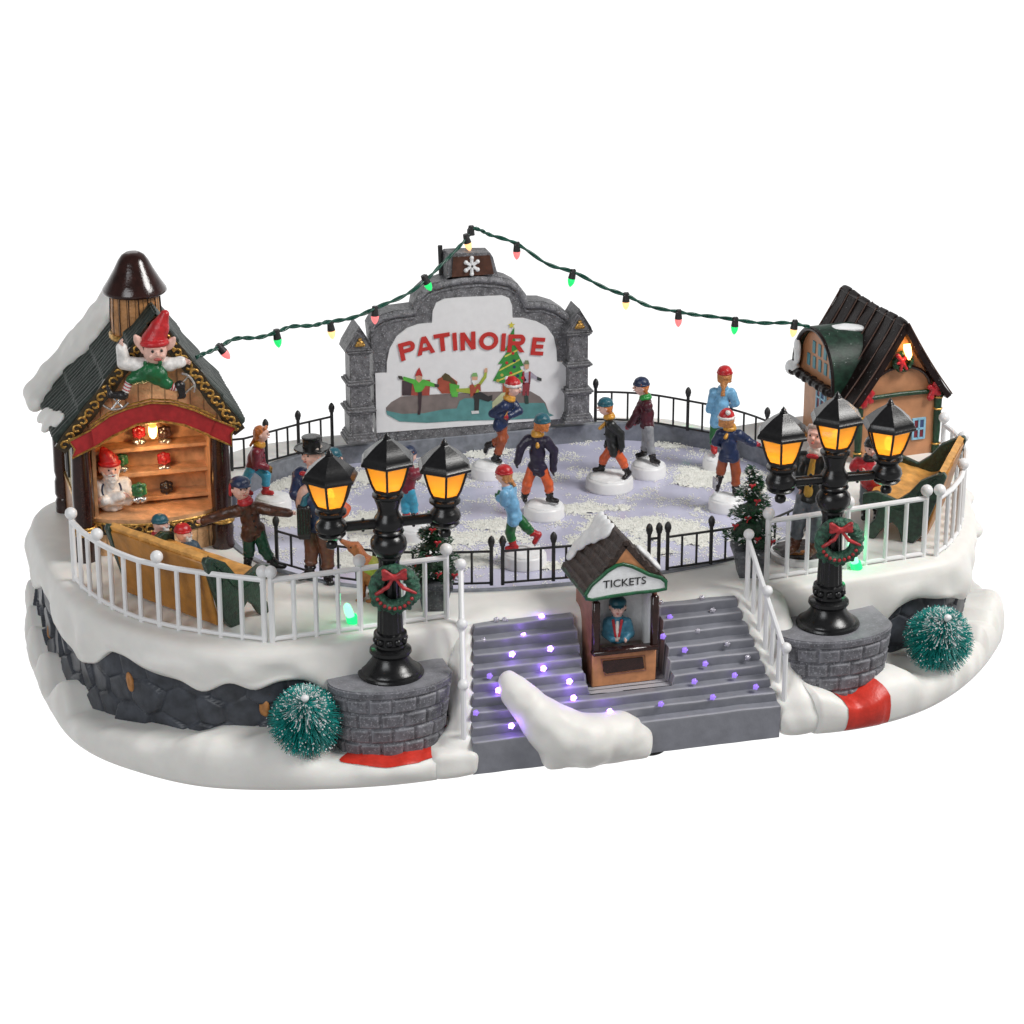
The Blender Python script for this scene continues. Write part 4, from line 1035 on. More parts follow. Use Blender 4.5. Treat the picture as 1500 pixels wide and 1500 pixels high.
# back and side walls
MB().box((xl+.12, .35+(DEP-.9)/2, 3.9), (.24, DEP-.9, 4.6), bev=.03).obj('side_wall', CREAM, ms, 40)
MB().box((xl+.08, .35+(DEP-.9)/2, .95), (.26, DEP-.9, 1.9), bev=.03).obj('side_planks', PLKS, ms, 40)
m = MB(); m.box((xr-.12, .35+(DEP-.9)/2, 3.1), (.24, DEP-.9, 6.2), bev=.03); m.obj('side_wall', CREAM, ms, 40)
MB().box((0, DEP-.65, 3.1), (6.3, .2, 6.2)).obj('rear_wall', CREAM, ms)
for k in range(2):
    f = MB(); f.box((xl-.04, 1.7+k*2.5, 3.6), (.12, .95, 2.3), bev=.03); f.box((xl-.1, 1.7+k*2.5, 3.6), (.06, .5, 1.9), bev=.02); f.obj('shutter', BLACKM, ms, 40)
MB().box((xl-.02, 2.9, 2.0), (.14, DEP-1.4, .2), bev=.04).obj('side_ledge', GOLD, ms, 40)
# inside of the stall: back panel, side cheeks, shelves, counter
MB().box((0, 2.15, 3.9), (6.2, .12, 4.9)).obj('shelf_back', WOODL, ms)
for s_ in (xl+.72, xr-.72): MB().box((s_, 1.2, 3.9), (.16, 1.9, 4.7)).obj('stall_cheek', WOODL, ms)
for z_, dp in ((L_(230, 659, .9)[1], .95), (L_(230, 696, .9)[1], .95), (L_(230, 733, .9)[1], .95)):
    MB().box((0, 2.1-dp/2, z_), (5.2, dp, .22), bev=.04).obj('shelf', WOODL, ms, 40)
cz = 1.78
def arcpoly(x0, x1, bow, n=14, y=.15): return [(x0+(x1-x0)*i/n, y-bow*(1-(2*i/n-1)**2)) for i in range(n+1)]
def slab(poly, z0, z1, T=None):
    n = len(poly); vs_ = [(x, y, z0) for x, y in poly]+[(x, y, z1) for x, y in poly]
    f = [tuple(range(n))[::-1], tuple(range(n, 2*n))]
    for i in range(n): j = (i+1) % n; f.append((i, j, n+j, n+i))
    return vs_, f
ap = arcpoly(xl+.5, xr-.5, .85, y=.1)
m = MB(); m.add(*slab(ap+[(xr-.5, 2.1), (xl+.5, 2.1)], cz-.22, cz)); m.obj('counter', WOODL, ms, 40)
ap2 = arcpoly(xl+.5, xr-.5, .72, y=.15)
m = MB(); m.add(*slab(ap2+[(xr-.5, 2.0), (xl+.5, 2.0)], .0, cz-.75)); m.obj('counter_front', PLK, ms, 40)
m = MB(); m.add(*slab(arcpoly(xl+.5, xr-.5, .80, y=.12)+[(xr-.5, 2.0), (xl+.5, 2.0)], cz-.76, cz-.21)); cg = m.obj('carved_band', TRIM, ms, 40)
def scroll(p, r_, flip, axis='y'):
    o = []; n = 11
    for i in range(n):
        a = i/n*math.pi*1.75*(1 if flip else -1)+(.4 if flip else 2.6); q_ = r_*(1-.55*i/n)
        o.append(np.array(p)+np.array([q_*math.cos(a), 0, q_*math.sin(a)]))
    return [cap(o[i], .055, o[i+1], .055, .02) for i in range(n-1)]
g_ = []
for i in range(13):
    f = (i+.5)/13; x = xl+.5+(xr-xl-1)*f; y = .12-.80*(1-(2*f-1)**2)-.03
    g_ += scroll((x, y, cz-.48), .22, i % 2)
sdf_mesh('gold_scrolls', g_, GOLD, cg, h=.035, k=.02)
g_ = MB(); g_.tube([(x, y-.03, cz-.22) for x, y in arcpoly(xl+.5, xr-.5, .82, y=.12)], .06, 6); g_.obj('gold_bead', GOLD, cg, 60)
# gable front, planked, with the arch cut by the banner
arch = [L_(*p) for p in ((133, 652), (165, 637), (200, 622), (235, 617), (268, 622), (300, 634), (330, 648))]
top = [(3.75, roofz(3.75)+.05), (XA, roofz(XA)+.1), (-3.8, roofz(-3.8)+.05)]
m = MB(); m.prism([(xl+.1, arch[0][1])]+arch+[(xr-.0, arch[-1][1])]+[(xr+.05, roofz(xr)), (XA, roofz(XA)+.1), (xl, roofz(xl))], -.05, .25); m.obj('gable', PLK, ms, 30)
MB().prism([(xl+.1, 4.4), (xr-.1, 4.4), (xr-.1, roofz(xr)), (XA, roofz(XA)), (xl+.1, roofz(xl))], 2.3, 2.45).obj('rear_gable', CREAM, ms)
for s_, xx in ((-1, L_(121, 720, -.25)[0]), (1, L_(324, 715, -.25)[0])):
    c = MB(); c.lathe([(.50, 0), (.52, .12), (.46, .5), (.50, .9), (.45, 1.25)], (xx, -.25, 0), 20)
    c.lathe([(.42, 1.55), (.46, 2.2), (.47, 3.2), (.43, 4.3), (.40, EZ-.25), (.46, EZ)], (xx, -.25, 0), 20)
    c.lathe([(.40, 1.2), (.40, 1.6)], (xx, -.25, 0), 20)
    co = c.obj('column', DBROWN, ms, 40)
    r_ = MB(); 
    for zz, rr in ((1.28, .48), (1.42, .52), (1.56, .48)):
        r_.tube([(xx+rr*math.cos(a), -.25+rr*math.sin(a), zz) for a in np.linspace(0, 2*math.pi, 25)], .075, 6)
    r_.obj('gold_ring', GOLD, co, 60)
c = MB(); c.lathe([(.4, 0), (.42, .5), (.34, .7), (.42, .9), (.40, 1.5), (.34, 1.7), (.40, 2.0), (.36, EZ)], (xl-.1, DEP-.9, 0), 14); c.obj('corner_post', DBROWN, ms, 40)
# roof
def slope(side, name, mat):
    xe = -4.35 if side < 0 else 3.98; nu, nv = 110, 60; vs_ = []; fs = []
    Lx = abs(xe-XA); zt, ze = AZ_, EZ-.10 if side < 0 else EZ-.02
    nx_, nz_ = (zt-ze), Lx; nl = math.hypot(nx_, nz_); nv_ = Vector((side*nx_/nl, 0, nz_/nl))
    for layer in (0, 1):
        for i in range(nu+1):
            for j in range(nv+1):
                u = i/nu; v = j/nv; y = -.28+u*(DEP+.1)
                x = XA+side*Lx*v; z = zt+(ze-zt)*v-.18*math.sin(v*math.pi)
                if layer == 0:
                    c4 = (v*4.02) % 1.; crs = int(v*4.02); rib = abs(math.sin(math.pi*(u*19+.5*(crs % 2)*.0)))
                    d = .10*rib**.6+.10*c4+.03*noise.noise((u*12, v*9, 2.)); edge = .0
                else: d = -.28
                p = Vector((x, y, z))+nv_*d
                if layer == 0: p.z += .03*noise.noise((u*5, v*5, 8.))
                vs_.append(p)
    K = (nu+1)*(nv+1); W = nv+1
    for i in range(nu):
        for j in range(nv):
            a = i*W+j; q_ = (a, a+W, a+W+1, a+1); fs.append(q_ if side > 0 else q_[::-1]); q2 = tuple(K+t for t in q_); fs.append(q2[::-1] if side > 0 else q2)
    for i in range(nu):
        for j in (0, nv): a = i*W+j; fs.append((a, a+W, K+a+W, K+a))
    for j in range(nv):
        for i in (0, nu): a = i*W+j; fs.append((a, a+1, K+a+1, K+a))
    o = mesh_obj(name, vs_, fs, mat, ms); autosmooth(o, 55); return o, nv_
rl, nL = slope(-1, 'roof', SHING); rr_, nR = slope(1, 'roof', SHING)
# carved bargeboards with gold scrolls
for s_, xe, ze in ((-1, -4.3, EZ-.35), (1, 3.95, EZ-.25)):
    top_ = (XA, AZ_-.12); d_ = Vector((xe-top_[0], 0, ze-top_[1])); L0 = d_.length; d_.normalize(); nrm = Vector((-d_.z, 0, d_.x))*(1 if s_ > 0 else -1)
    if nrm.z < 0: nrm = -nrm
    pts = []
    N_ = 10
    up_ = [Vector((top_[0], 0, top_[1]))+d_*L0*i/N_+nrm*(.06+.05*(i % 2)) for i in range(N_+1)]; dn_ = [Vector((top_[0], 0, top_[1]))+d_*L0*i/N_-nrm*(.50+.06*(i % 2)) for i in range(N_+1)]
    m = MB(); m.prism([(p.x, p.z) for p in up_]+[(p.x, p.z) for p in dn_[::-1]], -.42, -.26); bb = m.obj('bargeboard', TRIM, ms, 40)
    g_ = []
    for i in range(16):
        c_ = Vector((top_[0], 0, top_[1]))+d_*L0*((i+.7)/16.4)-nrm*.22
        g_ += scroll((c_.x, -.44, c_.z), .2, i % 2)
        if i % 3 == 0: g_.append(ell((c_.x+.1, -.44, c_.z+.2), (.06, .05, .06)))
    sdf_mesh('gold_scrolls', g_, GOLD, bb, h=.035, k=.02)
# curved banner
bt = [(133, 627), (160, 608), (185, 598), (220, 589), (250, 590), (285, 600), (315, 614)]
bb_ = [(306, 637), (270, 622), (235, 616), (200, 621), (165, 638), (138, 655)]
bn = MB(); bn.prism([L_(*p, -.85) for p in bt+bb_], -.92, -.80); b_ = bn.obj('banner', BANR, ms)
t1 = MB(); t1.prism([L_(*p, -.7) for p in ((101, 645), (133, 628), (139, 652), (105, 670), (109, 657))], -.82, -.72); t1.obj('banner_tail', BANR, b_)
t2 = MB(); t2.prism([L_(*p, -.7) for p in ((311, 613), (345, 625), (338, 634), (339, 652), (303, 636))], -.82, -.72); t2.obj('banner_tail', BANR, b_)
gm = MB()
for pl in (bt, bb_): gm.tube([(L_(*p, -.85)[0], -.93, L_(*p, -.85)[1]) for p in pl], .06, 6)
gm.tube([(L_(*p, -.85)[0], -.9, L_(*p, -.85)[1]+.14) for p in bt], .045, 6)
for pl in (((133, 628), (101, 645), (109, 657), (105, 670), (139, 653)), ((313, 613), (345, 625), (338, 634), (339, 652), (305, 637))):
    gm.tube([(L_(*p, -.7)[0], -.83, L_(*p, -.7)[1]) for p in pl], .05, 6)
gm.obj('gold_edging', GOLD, b_, 60)
# barrel turret with a domed cap
tp = UY(197, 425, 15.0); tx, ty = tp[0]+17.3, 15.0-FY
tu = MB(); tu.lathe([(1.02, 7.8), (1.05, 9.3), (1.16, 9.36), (1.16, 9.52), (1.08, 9.56), (1.12, 10.3), (1.06, 11.5)], (tx, ty, 0), 40); to = tu.obj('turret', plank('barrel_paint', (.50, .24, .09), .9), ms, 40)
for k in range(16):
    a = k*math.pi/8; MB().tube([(tx+1.13*math.cos(a), ty+1.13*math.sin(a), 9.6), (tx+1.135*math.cos(a), ty+1.135*math.sin(a), 10.4), (tx+1.09*math.cos(a), ty+1.09*math.sin(a), 11.4)], .022, 4).obj('stave_joint', DBROWN, to)
MB().lathe([(1.18, 9.3), (1.22, 9.36), (1.22, 9.5), (1.17, 9.56)], (tx, ty, 0), 40).obj('barrel_hoop', GOLD, to, 40)
MB().lathe([(1.15, 11.32), (1.34, 11.34), (1.42, 11.42), (1.40, 11.52), (1.15, 11.9), (.86, 12.4), (.66, 12.8), (.5, 13.02), (.3, 13.14), (.08, 13.18)], (tx, ty, 0), 44).obj('turret_cap', DBROWN, to, 60)
sdf_mesh('vine', [ell((tx-.2+.28*i/2, ty-1.12-.05*i, 9.9-.28*i), (.2, .12, .18)) for i in range(6)]+[ell((tx+.3, ty-1.15, 9.9), (.16, .1, .22))], BLACKM, to, h=.05, k=.06, disp=.06, dfreq=6)
# snow lying on the left slope
def on_roof(u, v, d=0.):
    Lx = XA+4.35; x = XA-Lx*v; z = AZ_+(EZ-.10-AZ_)*v-.18*math.sin(v*math.pi)
    return np.array([x, -.28+u*(DEP+.1), z])+np.array(nL)*d
Rm = align(nL)
pr = []
for v in np.linspace(-.04, 1.0, 15):
    lo_u = .80+.07*math.sin(v*9+1)-.02*v
    for u in np.arange(lo_u, 1.02, .06):
        pr.append(ell(on_roof(u, v, .18), (.50, .50, .36+.3*(u-lo_u)), Rm, .25))
for (u, v) in ((.14, .90), (.22, .92), (.30, .95), (.38, .97), (.46, .99), (.26, .99)): pr.append(ell(on_roof(u, v, .16), (.42, .40, .17), Rm, .2))
sdf_mesh('roof_snow', pr, SNOW, ms, h=.09, k=.25, disp=.05, dfreq=1.5)
MB().tube([(2.9, -.45, 6.9), (3.25, -.4, 6.2)], .05, 6).obj('cord_hook', BLACKM, ms)
# warm bulb under the arch
bp_ = L_(224, 632, .15)
m = MB(); m.tube([(bp_[0], .2, bp_[1]+.42), (bp_[0], .2, bp_[1]+.2)], .16, 12); sb = m.obj('bulb_socket', glow('warm_socket', (1, .45, .08), 1.2), ms, 40)
MB().tube([(bp_[0], .2, bp_[1]+.2), (bp_[0], .2, bp_[1]+.0), (bp_[0], .2, bp_[1]-.25), (bp_[0], .2, bp_[1]-.33)], [.19, .2, .15, .06], 14).obj('bulb', glow('warm_bulb_bright', (1, .55, .14), 7), sb, 60)
def point(name, loc, e, col, r_=.15):
    l = bpy.data.lights.new(name, 'POINT'); l.energy = e; l.color = col; l.shadow_soft_size = r_
    o = bpy.data.objects.new(name, l); COL.objects.link(o); o.location = loc; return o
point('stall_bulb_light', (-17.3+bp_[0], FY+.1, DZ+bp_[1]-.55), 85, (1, .66, .34), .2)
point('stall_counter_light', (-17.3+.5, FY+.2, DZ+cz+.9), 14, (1, .45, .12), .25)
# glossy trinkets on the shelves
tr = [(203, 637, 1.6, 'red', 'on the top shelf left of the bulb'), (241, 637, 1.6, 'brown', 'on the top shelf right of the bulb'), (178, 678, 1.5, 'green', 'on the middle shelf behind the shopkeeper hat'),
      (240, 676, 1.5, 'red', 'on the middle shelf at the right'), (204, 722, .3, 'green', 'on the counter beside the shopkeeper'), (244, 718, 1.4, 'black', 'on the lowest shelf at the right')]
tc_ = {'red': paint('trinket_red', (.48, .02, .025), .2, var=.2, coat=.5), 'brown': paint('trinket_brown', (.07, .03, .025), .2, var=.2, coat=.5), 'green': paint('trinket_green', (.03, .16, .05), .2, var=.3, coat=.5), 'black': paint('trinket_black', (.015, .012, .015), .2, coat=.5)}
for x, y, dy, cn, wh in tr:
    p = UY(x, y, FY+dy); t = empty('trinket', p, 0, 'small %s and silver bow trinket %s' % (cn, wh), 'trinket', 'trinkets on the stall shelves')
    s = 1.15 if dy < 1 else 1.
    pr = [ell((.22*s*math.cos(a)*(.8+.3*(k % 2)), -.05, .16+.20*s*math.sin(a)), (.13*s, .14, .12*s)) for k, a in enumerate(np.linspace(0, 5.6, 8))]+[ell((0, -.1, .16), (.16, .18, .15))]
    sdf_mesh('bow', pr, tc_[cn], t, h=.035, k=.03)
    pr = [ell((.17*s*i, -.08, -.24-.04*abs(i)), (.13*s, .15, .13)) for i in (-1, 0, 1)]+[ell((.1*i, -.14, -.36), (.09, .1, .09)) for i in (-1, 1)]
    sdf_mesh('silver_base', pr, SILVER, t, h=.035, k=.03)

# ================================================================== HOUSE (right)
BRG = paint('house_wall_paint', (.50, .235, .115), .42, var=.1, bump=.08, scale=1.5)
RFB = paint('dark_brown_roof', (.012, .006, .006), .35, var=.3, bump=.15, scale=3, spec=.25, speck=((.75, .78, .8), 5.5, .035))
GRD = paint('dark_green_dormer', (.010, .032, .020), .45, spec=.3, var=.35, bump=.12, scale=3, speck=((.75, .8, .78), 5., .04))
TEAL = paint('teal_window_paint', (.06, .26, .32), .4); LBLUE = paint('pale_blue_frame', (.26, .50, .66), .4)
MAR = paint('maroon_pane', (.20, .025, .04), .4); BLP = paint('navy_pane', (.05, .08, .2), .4)
hs_ = empty('brown_house', (19.25, 15.0, DZ), R(4.5), 'tan toy house with steep dark brown roof and green arched dormer', 'house')
HW, HE, HR, HD = 2.08, 3.55, 6.95, 6.6
m = MB(); m.prism([(-HW, 0), (HW, 0), (HW, HE), (0, HR-.45), (-HW, HE)], .35, HD-.2); m.obj('wall', BRG, hs_, 30)
for s_ in (-1, 1):
    xe, ze = s_*2.62, 3.02; vs_ = []; fs = []; nu = 56; nv = 14
    L0 = math.hypot(2.62, HR-ze); nx_, nz_ = s_*(HR-ze)/L0, 2.62/L0
    for lay in (0, 1):
        for i in range(nu+1):
            u = i/nu; y = -.12+u*(HD+.25)
            for j in range(nv+1):
                v = j/nv; x = xe*v; z = HR+(ze-HR)*v-.16*math.sin(math.pi*v)
                ph = (u*7.0) % 1; d = (.07 if ph > .12 else .0)+.05*noise.noise((u*6, v*4, s_*3)) if lay == 0 else -.26
                z += .05*math.sin(u*9) if v < .1 and lay == 0 else 0
                vs_.append((x+nx_*d, y, z+nz_*d))
    K = (nu+1)*(nv+1); W = nv+1
    for i in range(nu):
        for j in range(nv): a = i*W+j; fs += [(a, a+W, a+W+1, a+1), (K+a, K+a+1, K+a+W+1, K+a+W)]
    for i in range(nu):
        for j in (0, nv): a = i*W+j; fs.append((a, a+W, K+a+W, K+a))
    for j in range(nv):
        for i in (0, nu): a = i*W+j; fs.append((a, a+1, K+a+1, K+a))
    o = mesh_obj('roof', vs_, fs, RFB, hs_)
    bm_ = __import__('bmesh').new(); bm_.from_mesh(o.data); __import__('bmesh').ops.recalc_face_normals(bm_, faces=bm_.faces); bm_.to_mesh(o.data); bm_.free(); autosmooth(o, 30)
    for k in range(8):          # seams running down the slope
        y = -.12+(HD+.25)*k/7.; y = min(max(y, -.05), HD+.05)
        MB().tube([(xe*v+nx_*.09, y, HR+(ze-HR)*v-.16*math.sin(math.pi*v)+nz_*.09) for v in np.linspace(0.02, 1, 9)], .04, 5).obj('roof_seam', paint('seam_brown', (.09, .045, .03), .35), o, 60)
# dormer: barrel vault facing left
dy0, dy1 = 1.7, 5.9; dyc = (dy0+dy1)/2; dh = 2.62
def archz(t): return (dyc-(dy1-dy0)/2*math.cos(t), 3.15+dh*math.sin(t)**.8)
ts = np.linspace(0, math.pi, 27)
face = [(max(dy0, min(dy1, archz(t)[0])), archz(t)[1]) for t in ts]
T90 = Matrix(((0, 1, 0, 0), (1, 0, 0, 0), (0, 0, 1, 0), (0, 0, 0, 1)))      # swap x and y so the prism runs along x
vs_ = []; fs = []
def hollow(xa, xb, o_, i_):
    vs_ = []; fs = []; n = len(ts)
    for x in (xa, xb):
        for g in (o_, i_):
            for t in ts:
                c_, s__ = dyc-((dy1-dy0)/2+g)*math.cos(t), 3.05+(dh+g)*math.sin(t)**.8; vs_.append((x, c_, s__))
    for j in range(n-1):
        fs += [(j, j+1, 2*n+j+1, 2*n+j), (n+j, 3*n+j, 3*n+j+1, n+j+1), (j, n+j, n+j+1, j+1), (2*n+j, 2*n+j+1, 3*n+j+1, 3*n+j)]
    fs += [(0, 2*n, 3*n, n), (n-1, 2*n-1, 4*n-1, 3*n-1)]
    return vs_, fs
v_, f_ = hollow(-2.92, .2, .22, .02); do = mesh_obj('dormer', v_, f_, GRD, hs_); autosmooth(do, 60)
n_ = len(face)
fv = [(-2.62, y, z-.1) for y, z in face]+[(-.6, y, z-.1) for y, z in face]
ff = [tuple(range(n_)), tuple(range(2*n_-1, n_-1, -1))]+[(i, i+1 if i+1 < n_ else 0, n_+(i+1 if i+1 < n_ else 0), n_+i) for i in range(n_)]
mesh_obj('dormer_face', fv, ff, BRG, do)
MB().tube([(-2.9, y, z) for y, z in [(dyc-((dy1-dy0)/2+.1)*math.cos(t), 3.05+(dh+.1)*math.sin(t)**.8) for t in ts]], .13, 7).obj('dormer_rim', RFB, do, 60)
for row, (zz, n__, y_0) in enumerate(((4.72, 3, 3.05), (3.95, 5, 2.35))):
    for k in range(n__):
        MB().box((-2.64, y_0+k*.62+.1, zz), (.05, .30, .62), bev=.02).obj('window_pane', TEAL, do)
sdf_mesh('dormer_ledge', [ell((-2.85-.1*(i % 2), dy0+.2+i*.36, 3.12), (.3, .26, .22)) for i in range(12)], RFB, do, h=.06, k=.1, disp=.06, dfreq=3)
sdf_mesh('dormer_snow', [ell((-1.7+.35*i, dyc-.1-.15*i, 3.05+dh+.16), (.42, .38, .09)) for i in range(4)], SNOWP, do, h=.06, k=.15, disp=.04, dfreq=2)
sdf_mesh('eave_snow', [ell((-2.95, dy1-.3, 3.9+.55*i), (.14, .28+.04*i, .4)) for i in range(2)]+[ell((-2.95, dy1+.15, 3.2), (.35, .5, .4))], SNOWP, do, h=.06, k=.15, disp=.04, dfreq=2)
def window(x, y, z, w_, h_, side=False):
    rz_ = R(-90) if side else 0
    wn = MB(); 
    for (cx_, cz_, a, b) in ((0, h_/2, w_+.1, .1), (0, -h_/2, w_+.1, .1), (-w_/2, 0, .1, h_), (w_/2, 0, .1, h_), (0, 0, .09, h_), (0, 0, w_, .09)): wn.box((cx_, -.03 if abs(cx_)+abs(cz_) else -.04, cz_), (a, .1 if abs(cz_) else .12, b))
    wo = wn.obj('window', LBLUE, hs_, 30, (x, y, z), (0, 0, rz_))
    for i in (-1, 1):
        for j in (-1, 1): MB().box((i*w_/4, -.01, j*h_/4), (w_/2-.08, .06, h_/2-.08)).obj('pane', (MAR, BLP)[(i == j) * 1 if j > 0 else 0], wo)
window(1.15, .34, 1.35, .62, 1.0); window(-1.15, .34, 1.35, .62, 1.0); window(-HW-.02, 4.4, 2.0, .9, 1.3, True)
MB().box((.0, .33, .85), (.75, .12, 1.7), bev=.03).obj('door', DBROWN, hs_, 40)
for s_ in (-1, 1):
    c = MB(); c.lathe([(.2, 0), (.2, .4), (.15, .5), (.19, 1.2), (.19, 2.4), (.22, 3.3)], (s_*(HW+.05), .28, 0), 14); co = c.obj('corner_column', DGREEN, hs_, 40)
    for zz in (.5, 2.3, 2.9): MB().tube([(s_*(HW+.05)+.2*math.cos(a), .28+.2*math.sin(a), zz) for a in np.linspace(0, 6.283, 17)], .05, 6).obj('gold_ring', GOLD, co, 60)
MB().tube([(-1.72, .26, 3.22), (0, .24, 3.27), (1.72, .26, 3.22)], .12, 8).obj('garland_bar', DGREEN, hs_, 60)
MB().tube([(1.62*math.cos(t), .27, 3.5+1.15*math.sin(t)) for t in np.linspace(.12, math.pi-.12, 20)], .085, 8).obj('garland_arch', DBROWN, hs_, 60)
BOWR = paint('house_bow_red', (.48, .02, .03), .3, var=.3, bump=.2)
for s_ in (-1, 1):
    pr = [ell((s_*1.82+dx, .12, 3.3+dz), (.2, .13, .16), rotm(ay=an)) for dx, dz, an in ((-.2, .16, .6), (.2, .16, -.6), (-.15, -.18, -.5), (.17, -.16, .5), (0, 0, 0), (.1, .32, 0), (-.2, -.35, 0))]
    sdf_mesh('bow', pr, BOWR, hs_, h=.04, k=.05, disp=.03, dfreq=6)
# wreath and glowing bulb at the gable peak
pr = [tor((0, .15, 4.95), .42, .13, rotm(ax=R(90)))]+[ell((.42*math.cos(a), .03, 4.95+.42*math.sin(a)), (.1, .1, .1)) for a in np.linspace(0, 6, 14)]
gw = sdf_mesh('gable_wreath', pr, DGREEN, hs_, h=.04, k=.05, disp=.05, dfreq=7)
sdf_mesh('bow', [cap((-.12, -.05, 5.0), .09, (-.4, -.05, 5.35), .11), cap((-.12, -.05, 5.0), .09, (.15, -.05, 5.35), .1), cap((-.12, -.05, 5.0), .08, (-.35, -.05, 4.95), .08), cap((-.1, -.05, 5.0), .08, (.12, -.08, 4.62), .08), cap((-.12, -.05, 5.0), .08, (-.2, -.08, 4.6), .08)], BOWR, gw, h=.04, k=.04)
MB().tube([(.12, .05, 5.85), (.12, -.02, 5.65), (.18, -.1, 5.3), (.2, -.12, 5.1)], [.16, .19, .16, .05], 12).obj('gable_bulb', glow('gable_bulb_glow', (1, .55, .16), 6), hs_, 60)
hp_ = hs_.matrix_basis @ Vector((.15, -.35, 5.5)); point('gable_bulb_light', hp_, 22, (1, .5, .15), .15)

# ================================================================== TICKET BOOTH
tb = empty('ticket_booth', (.35, -.3, 2.5), 0, 'little orange ticket booth lettered TICKETS standing on the grey steps', 'ticket booth')
ORG = paint('booth_orange', (.55, .24, .105), .42, var=.12, bump=.12, scale=2.5); MARW = paint('booth_side_brown', (.30, .125, .085), .42, var=.15, bump=.12)
BW = 1.42; BD = 2.5
def B_(x, y, dy=0.): p = UY(x, y, -.3+dy); return (p[0]-.35, p[2]-2.5)
MB().box((0, .1, .78), (2*BW, .2, 1.56), bev=.05).obj('front_panel', ORG, tb, 40)
MB().box((-BW+.08, BD/2, 2.2), (.16, BD-.1, 4.4), bev=.03).obj('side_wall', MARW, tb, 40)
MB().box((BW-.08, BD/2, 2.2), (.16, BD-.1, 4.4), bev=.03).obj('side_wall', MARW, tb, 40)
MB().box((0, BD-.1, 2.2), (2*BW-.3, .16, 4.4), bev=.02).obj('rear_wall', MARW, tb, 40)
MB().box((0, 1.25, 2.9), (2*BW-.34, .1, 3.0)).obj('white_backing', SNOWP, tb)
for s_ in (-1, 1): MB().box((s_*(BW-.26), .65, 2.9), (.08, 1.1, 3.0)).obj('white_lining', SNOWP, tb)
for s_ in (-1, 1): MB().box((s_*(BW-.13), -.03, 2.75), (.32, .26, 2.4), bev=.06).obj('post', DBROWN, tb, 40)
MB().box((0, -.05, 1.62), (2*BW+.1, .42, .22), bev=.06).obj('counter', DBROWN, tb, 40)
pq = [B_(*p) for p in ((883, 968), (941, 962), (943, 978), (938, 979), (888, 986), (883, 983))]
MB().prism(pq, -.06, .02).obj('plaque', DBROWN, tb, 30)
MB().tube([(x*1.0+(.0), -.02, z) for x, z in [B_(*p) for p in ((880, 966), (944, 960), (946, 981), (886, 989), (880, 966))]], .025, 5).obj('plaque_line', MARW, tb, 60)
# gable
ax_, az_ = B_(917, 796, -.35); el_, ez_ = B_(858, 872, -.35); er_, ez2 = B_(974, 852, -.35)
MB().prism([(el_+.25, ez_+.25), (er_-.25, ez2+.2), (ax_, az_-.12)], -.33, -.05).obj('gable', ORG, tb, 30)
MB().prism([(-BW, 4.15), (BW, 4.15), (BW, 4.5), (ax_, az_-.35), (-BW, 4.5)], -.04, BD-.05).obj('attic', MARW, tb, 30)
WOODR = plank('booth_roof_boards', (.045, .028, .022), 1.1, 'X', dark=.5, depth=.9, noise_=.4)
for s_, xe, ze in ((-1, el_, ez_), (1, er_, ez2)):
    vs_ = []; fs = []; nu, nv = 24, 26; dx, dz = xe-ax_, ze-az_; L0 = math.hypot(dx, dz); nx_, nz_ = (-dz/L0*(-1 if s_ < 0 else 1)*(1), abs(dx)/L0)
    nx_ = s_*abs(dz)/L0
    for lay in (0, 1):
        for i in range(nu+1):
            u = i/nu; y = -.36+u*(BD+.75)
            for j in range(nv+1):
                v = j/nv; g = (v*6.5) % 1
                d = .06+.10*(1-g)+.03*noise.noise((u*8, v*10, s_)) if lay == 0 else -.14
                vs_.append((ax_+dx*v+nx_*d, y, az_+dz*v+nz_*d-.1*math.sin(math.pi*v)))
    K = (nu+1)*(nv+1); W = nv+1
    for i in range(nu):
        for j in range(nv): a = i*W+j; fs += [(a, a+W, a+W+1, a+1), (K+a, K+a+1, K+a+W+1, K+a+W)]
    for i in range(nu):
        for j in (0, nv): a = i*W+j; fs.append((a, a+W, K+a+W, K+a))
    for j in range(nv):
        for i in (0, nu): a = i*W+j; fs.append((a, a+1, K+a+1, K+a))
    o = mesh_obj('roof', vs_, fs, paint('booth_roof_brown', (.05, .030, .024), .45, var=.4, bump=.5, scale=5), tb)
    bm_ = __import__('bmesh').new(); bm_.from_mesh(o.data); __import__('bmesh').ops.recalc_face_normals(bm_, faces=bm_.faces); bm_.to_mesh(o.data); bm_.free(); autosmooth(o, 35)
    MB().tube([(xe-s_*.03, -.38, ze), (xe-s_*.03, BD+.36, ze)], .15, 8).obj('eave_trim', DGREEN, o, 60)
    if s_ < 0:
        RmB = align((nx_, 0, nz_)); pr = []
        for (u, v) in ((.55, .0), (.7, .0), (.85, .02), (1.0, .04), (.62, .16), (.78, .2), (.92, .22), (.82, .36), (.97, .4), (.9, .52), (1.0, .6), (.97, .75), (.55, .1), (.70, .28)):
            pr.append(ell((ax_+dx*max(v, .05)+nx_*.13, -.36+u*(BD+.75), az_+dz*max(v, .05)+nz_*.13), (.33, .30, .13), RmB, .12))
        sdf_mesh('roof_snow', pr, SNOWP, o, h=.06, k=.15, disp=.03, dfreq=2.)
    else:
        RmB = align((nx_, 0, nz_)); pr = [ell((ax_+dx*v+nx_*.18, -.36+u*(BD+.75), az_+dz*v+nz_*.18), (.34, .3, .14), RmB, .12) for (u, v) in ((.35, .55), (.42, .7), (.3, .85), (.5, .62), (.6, .8), (.45, .9))]
        sdf_mesh('roof_snow', pr, SNOWP, o, h=.06, k=.12, disp=.03, dfreq=2.)
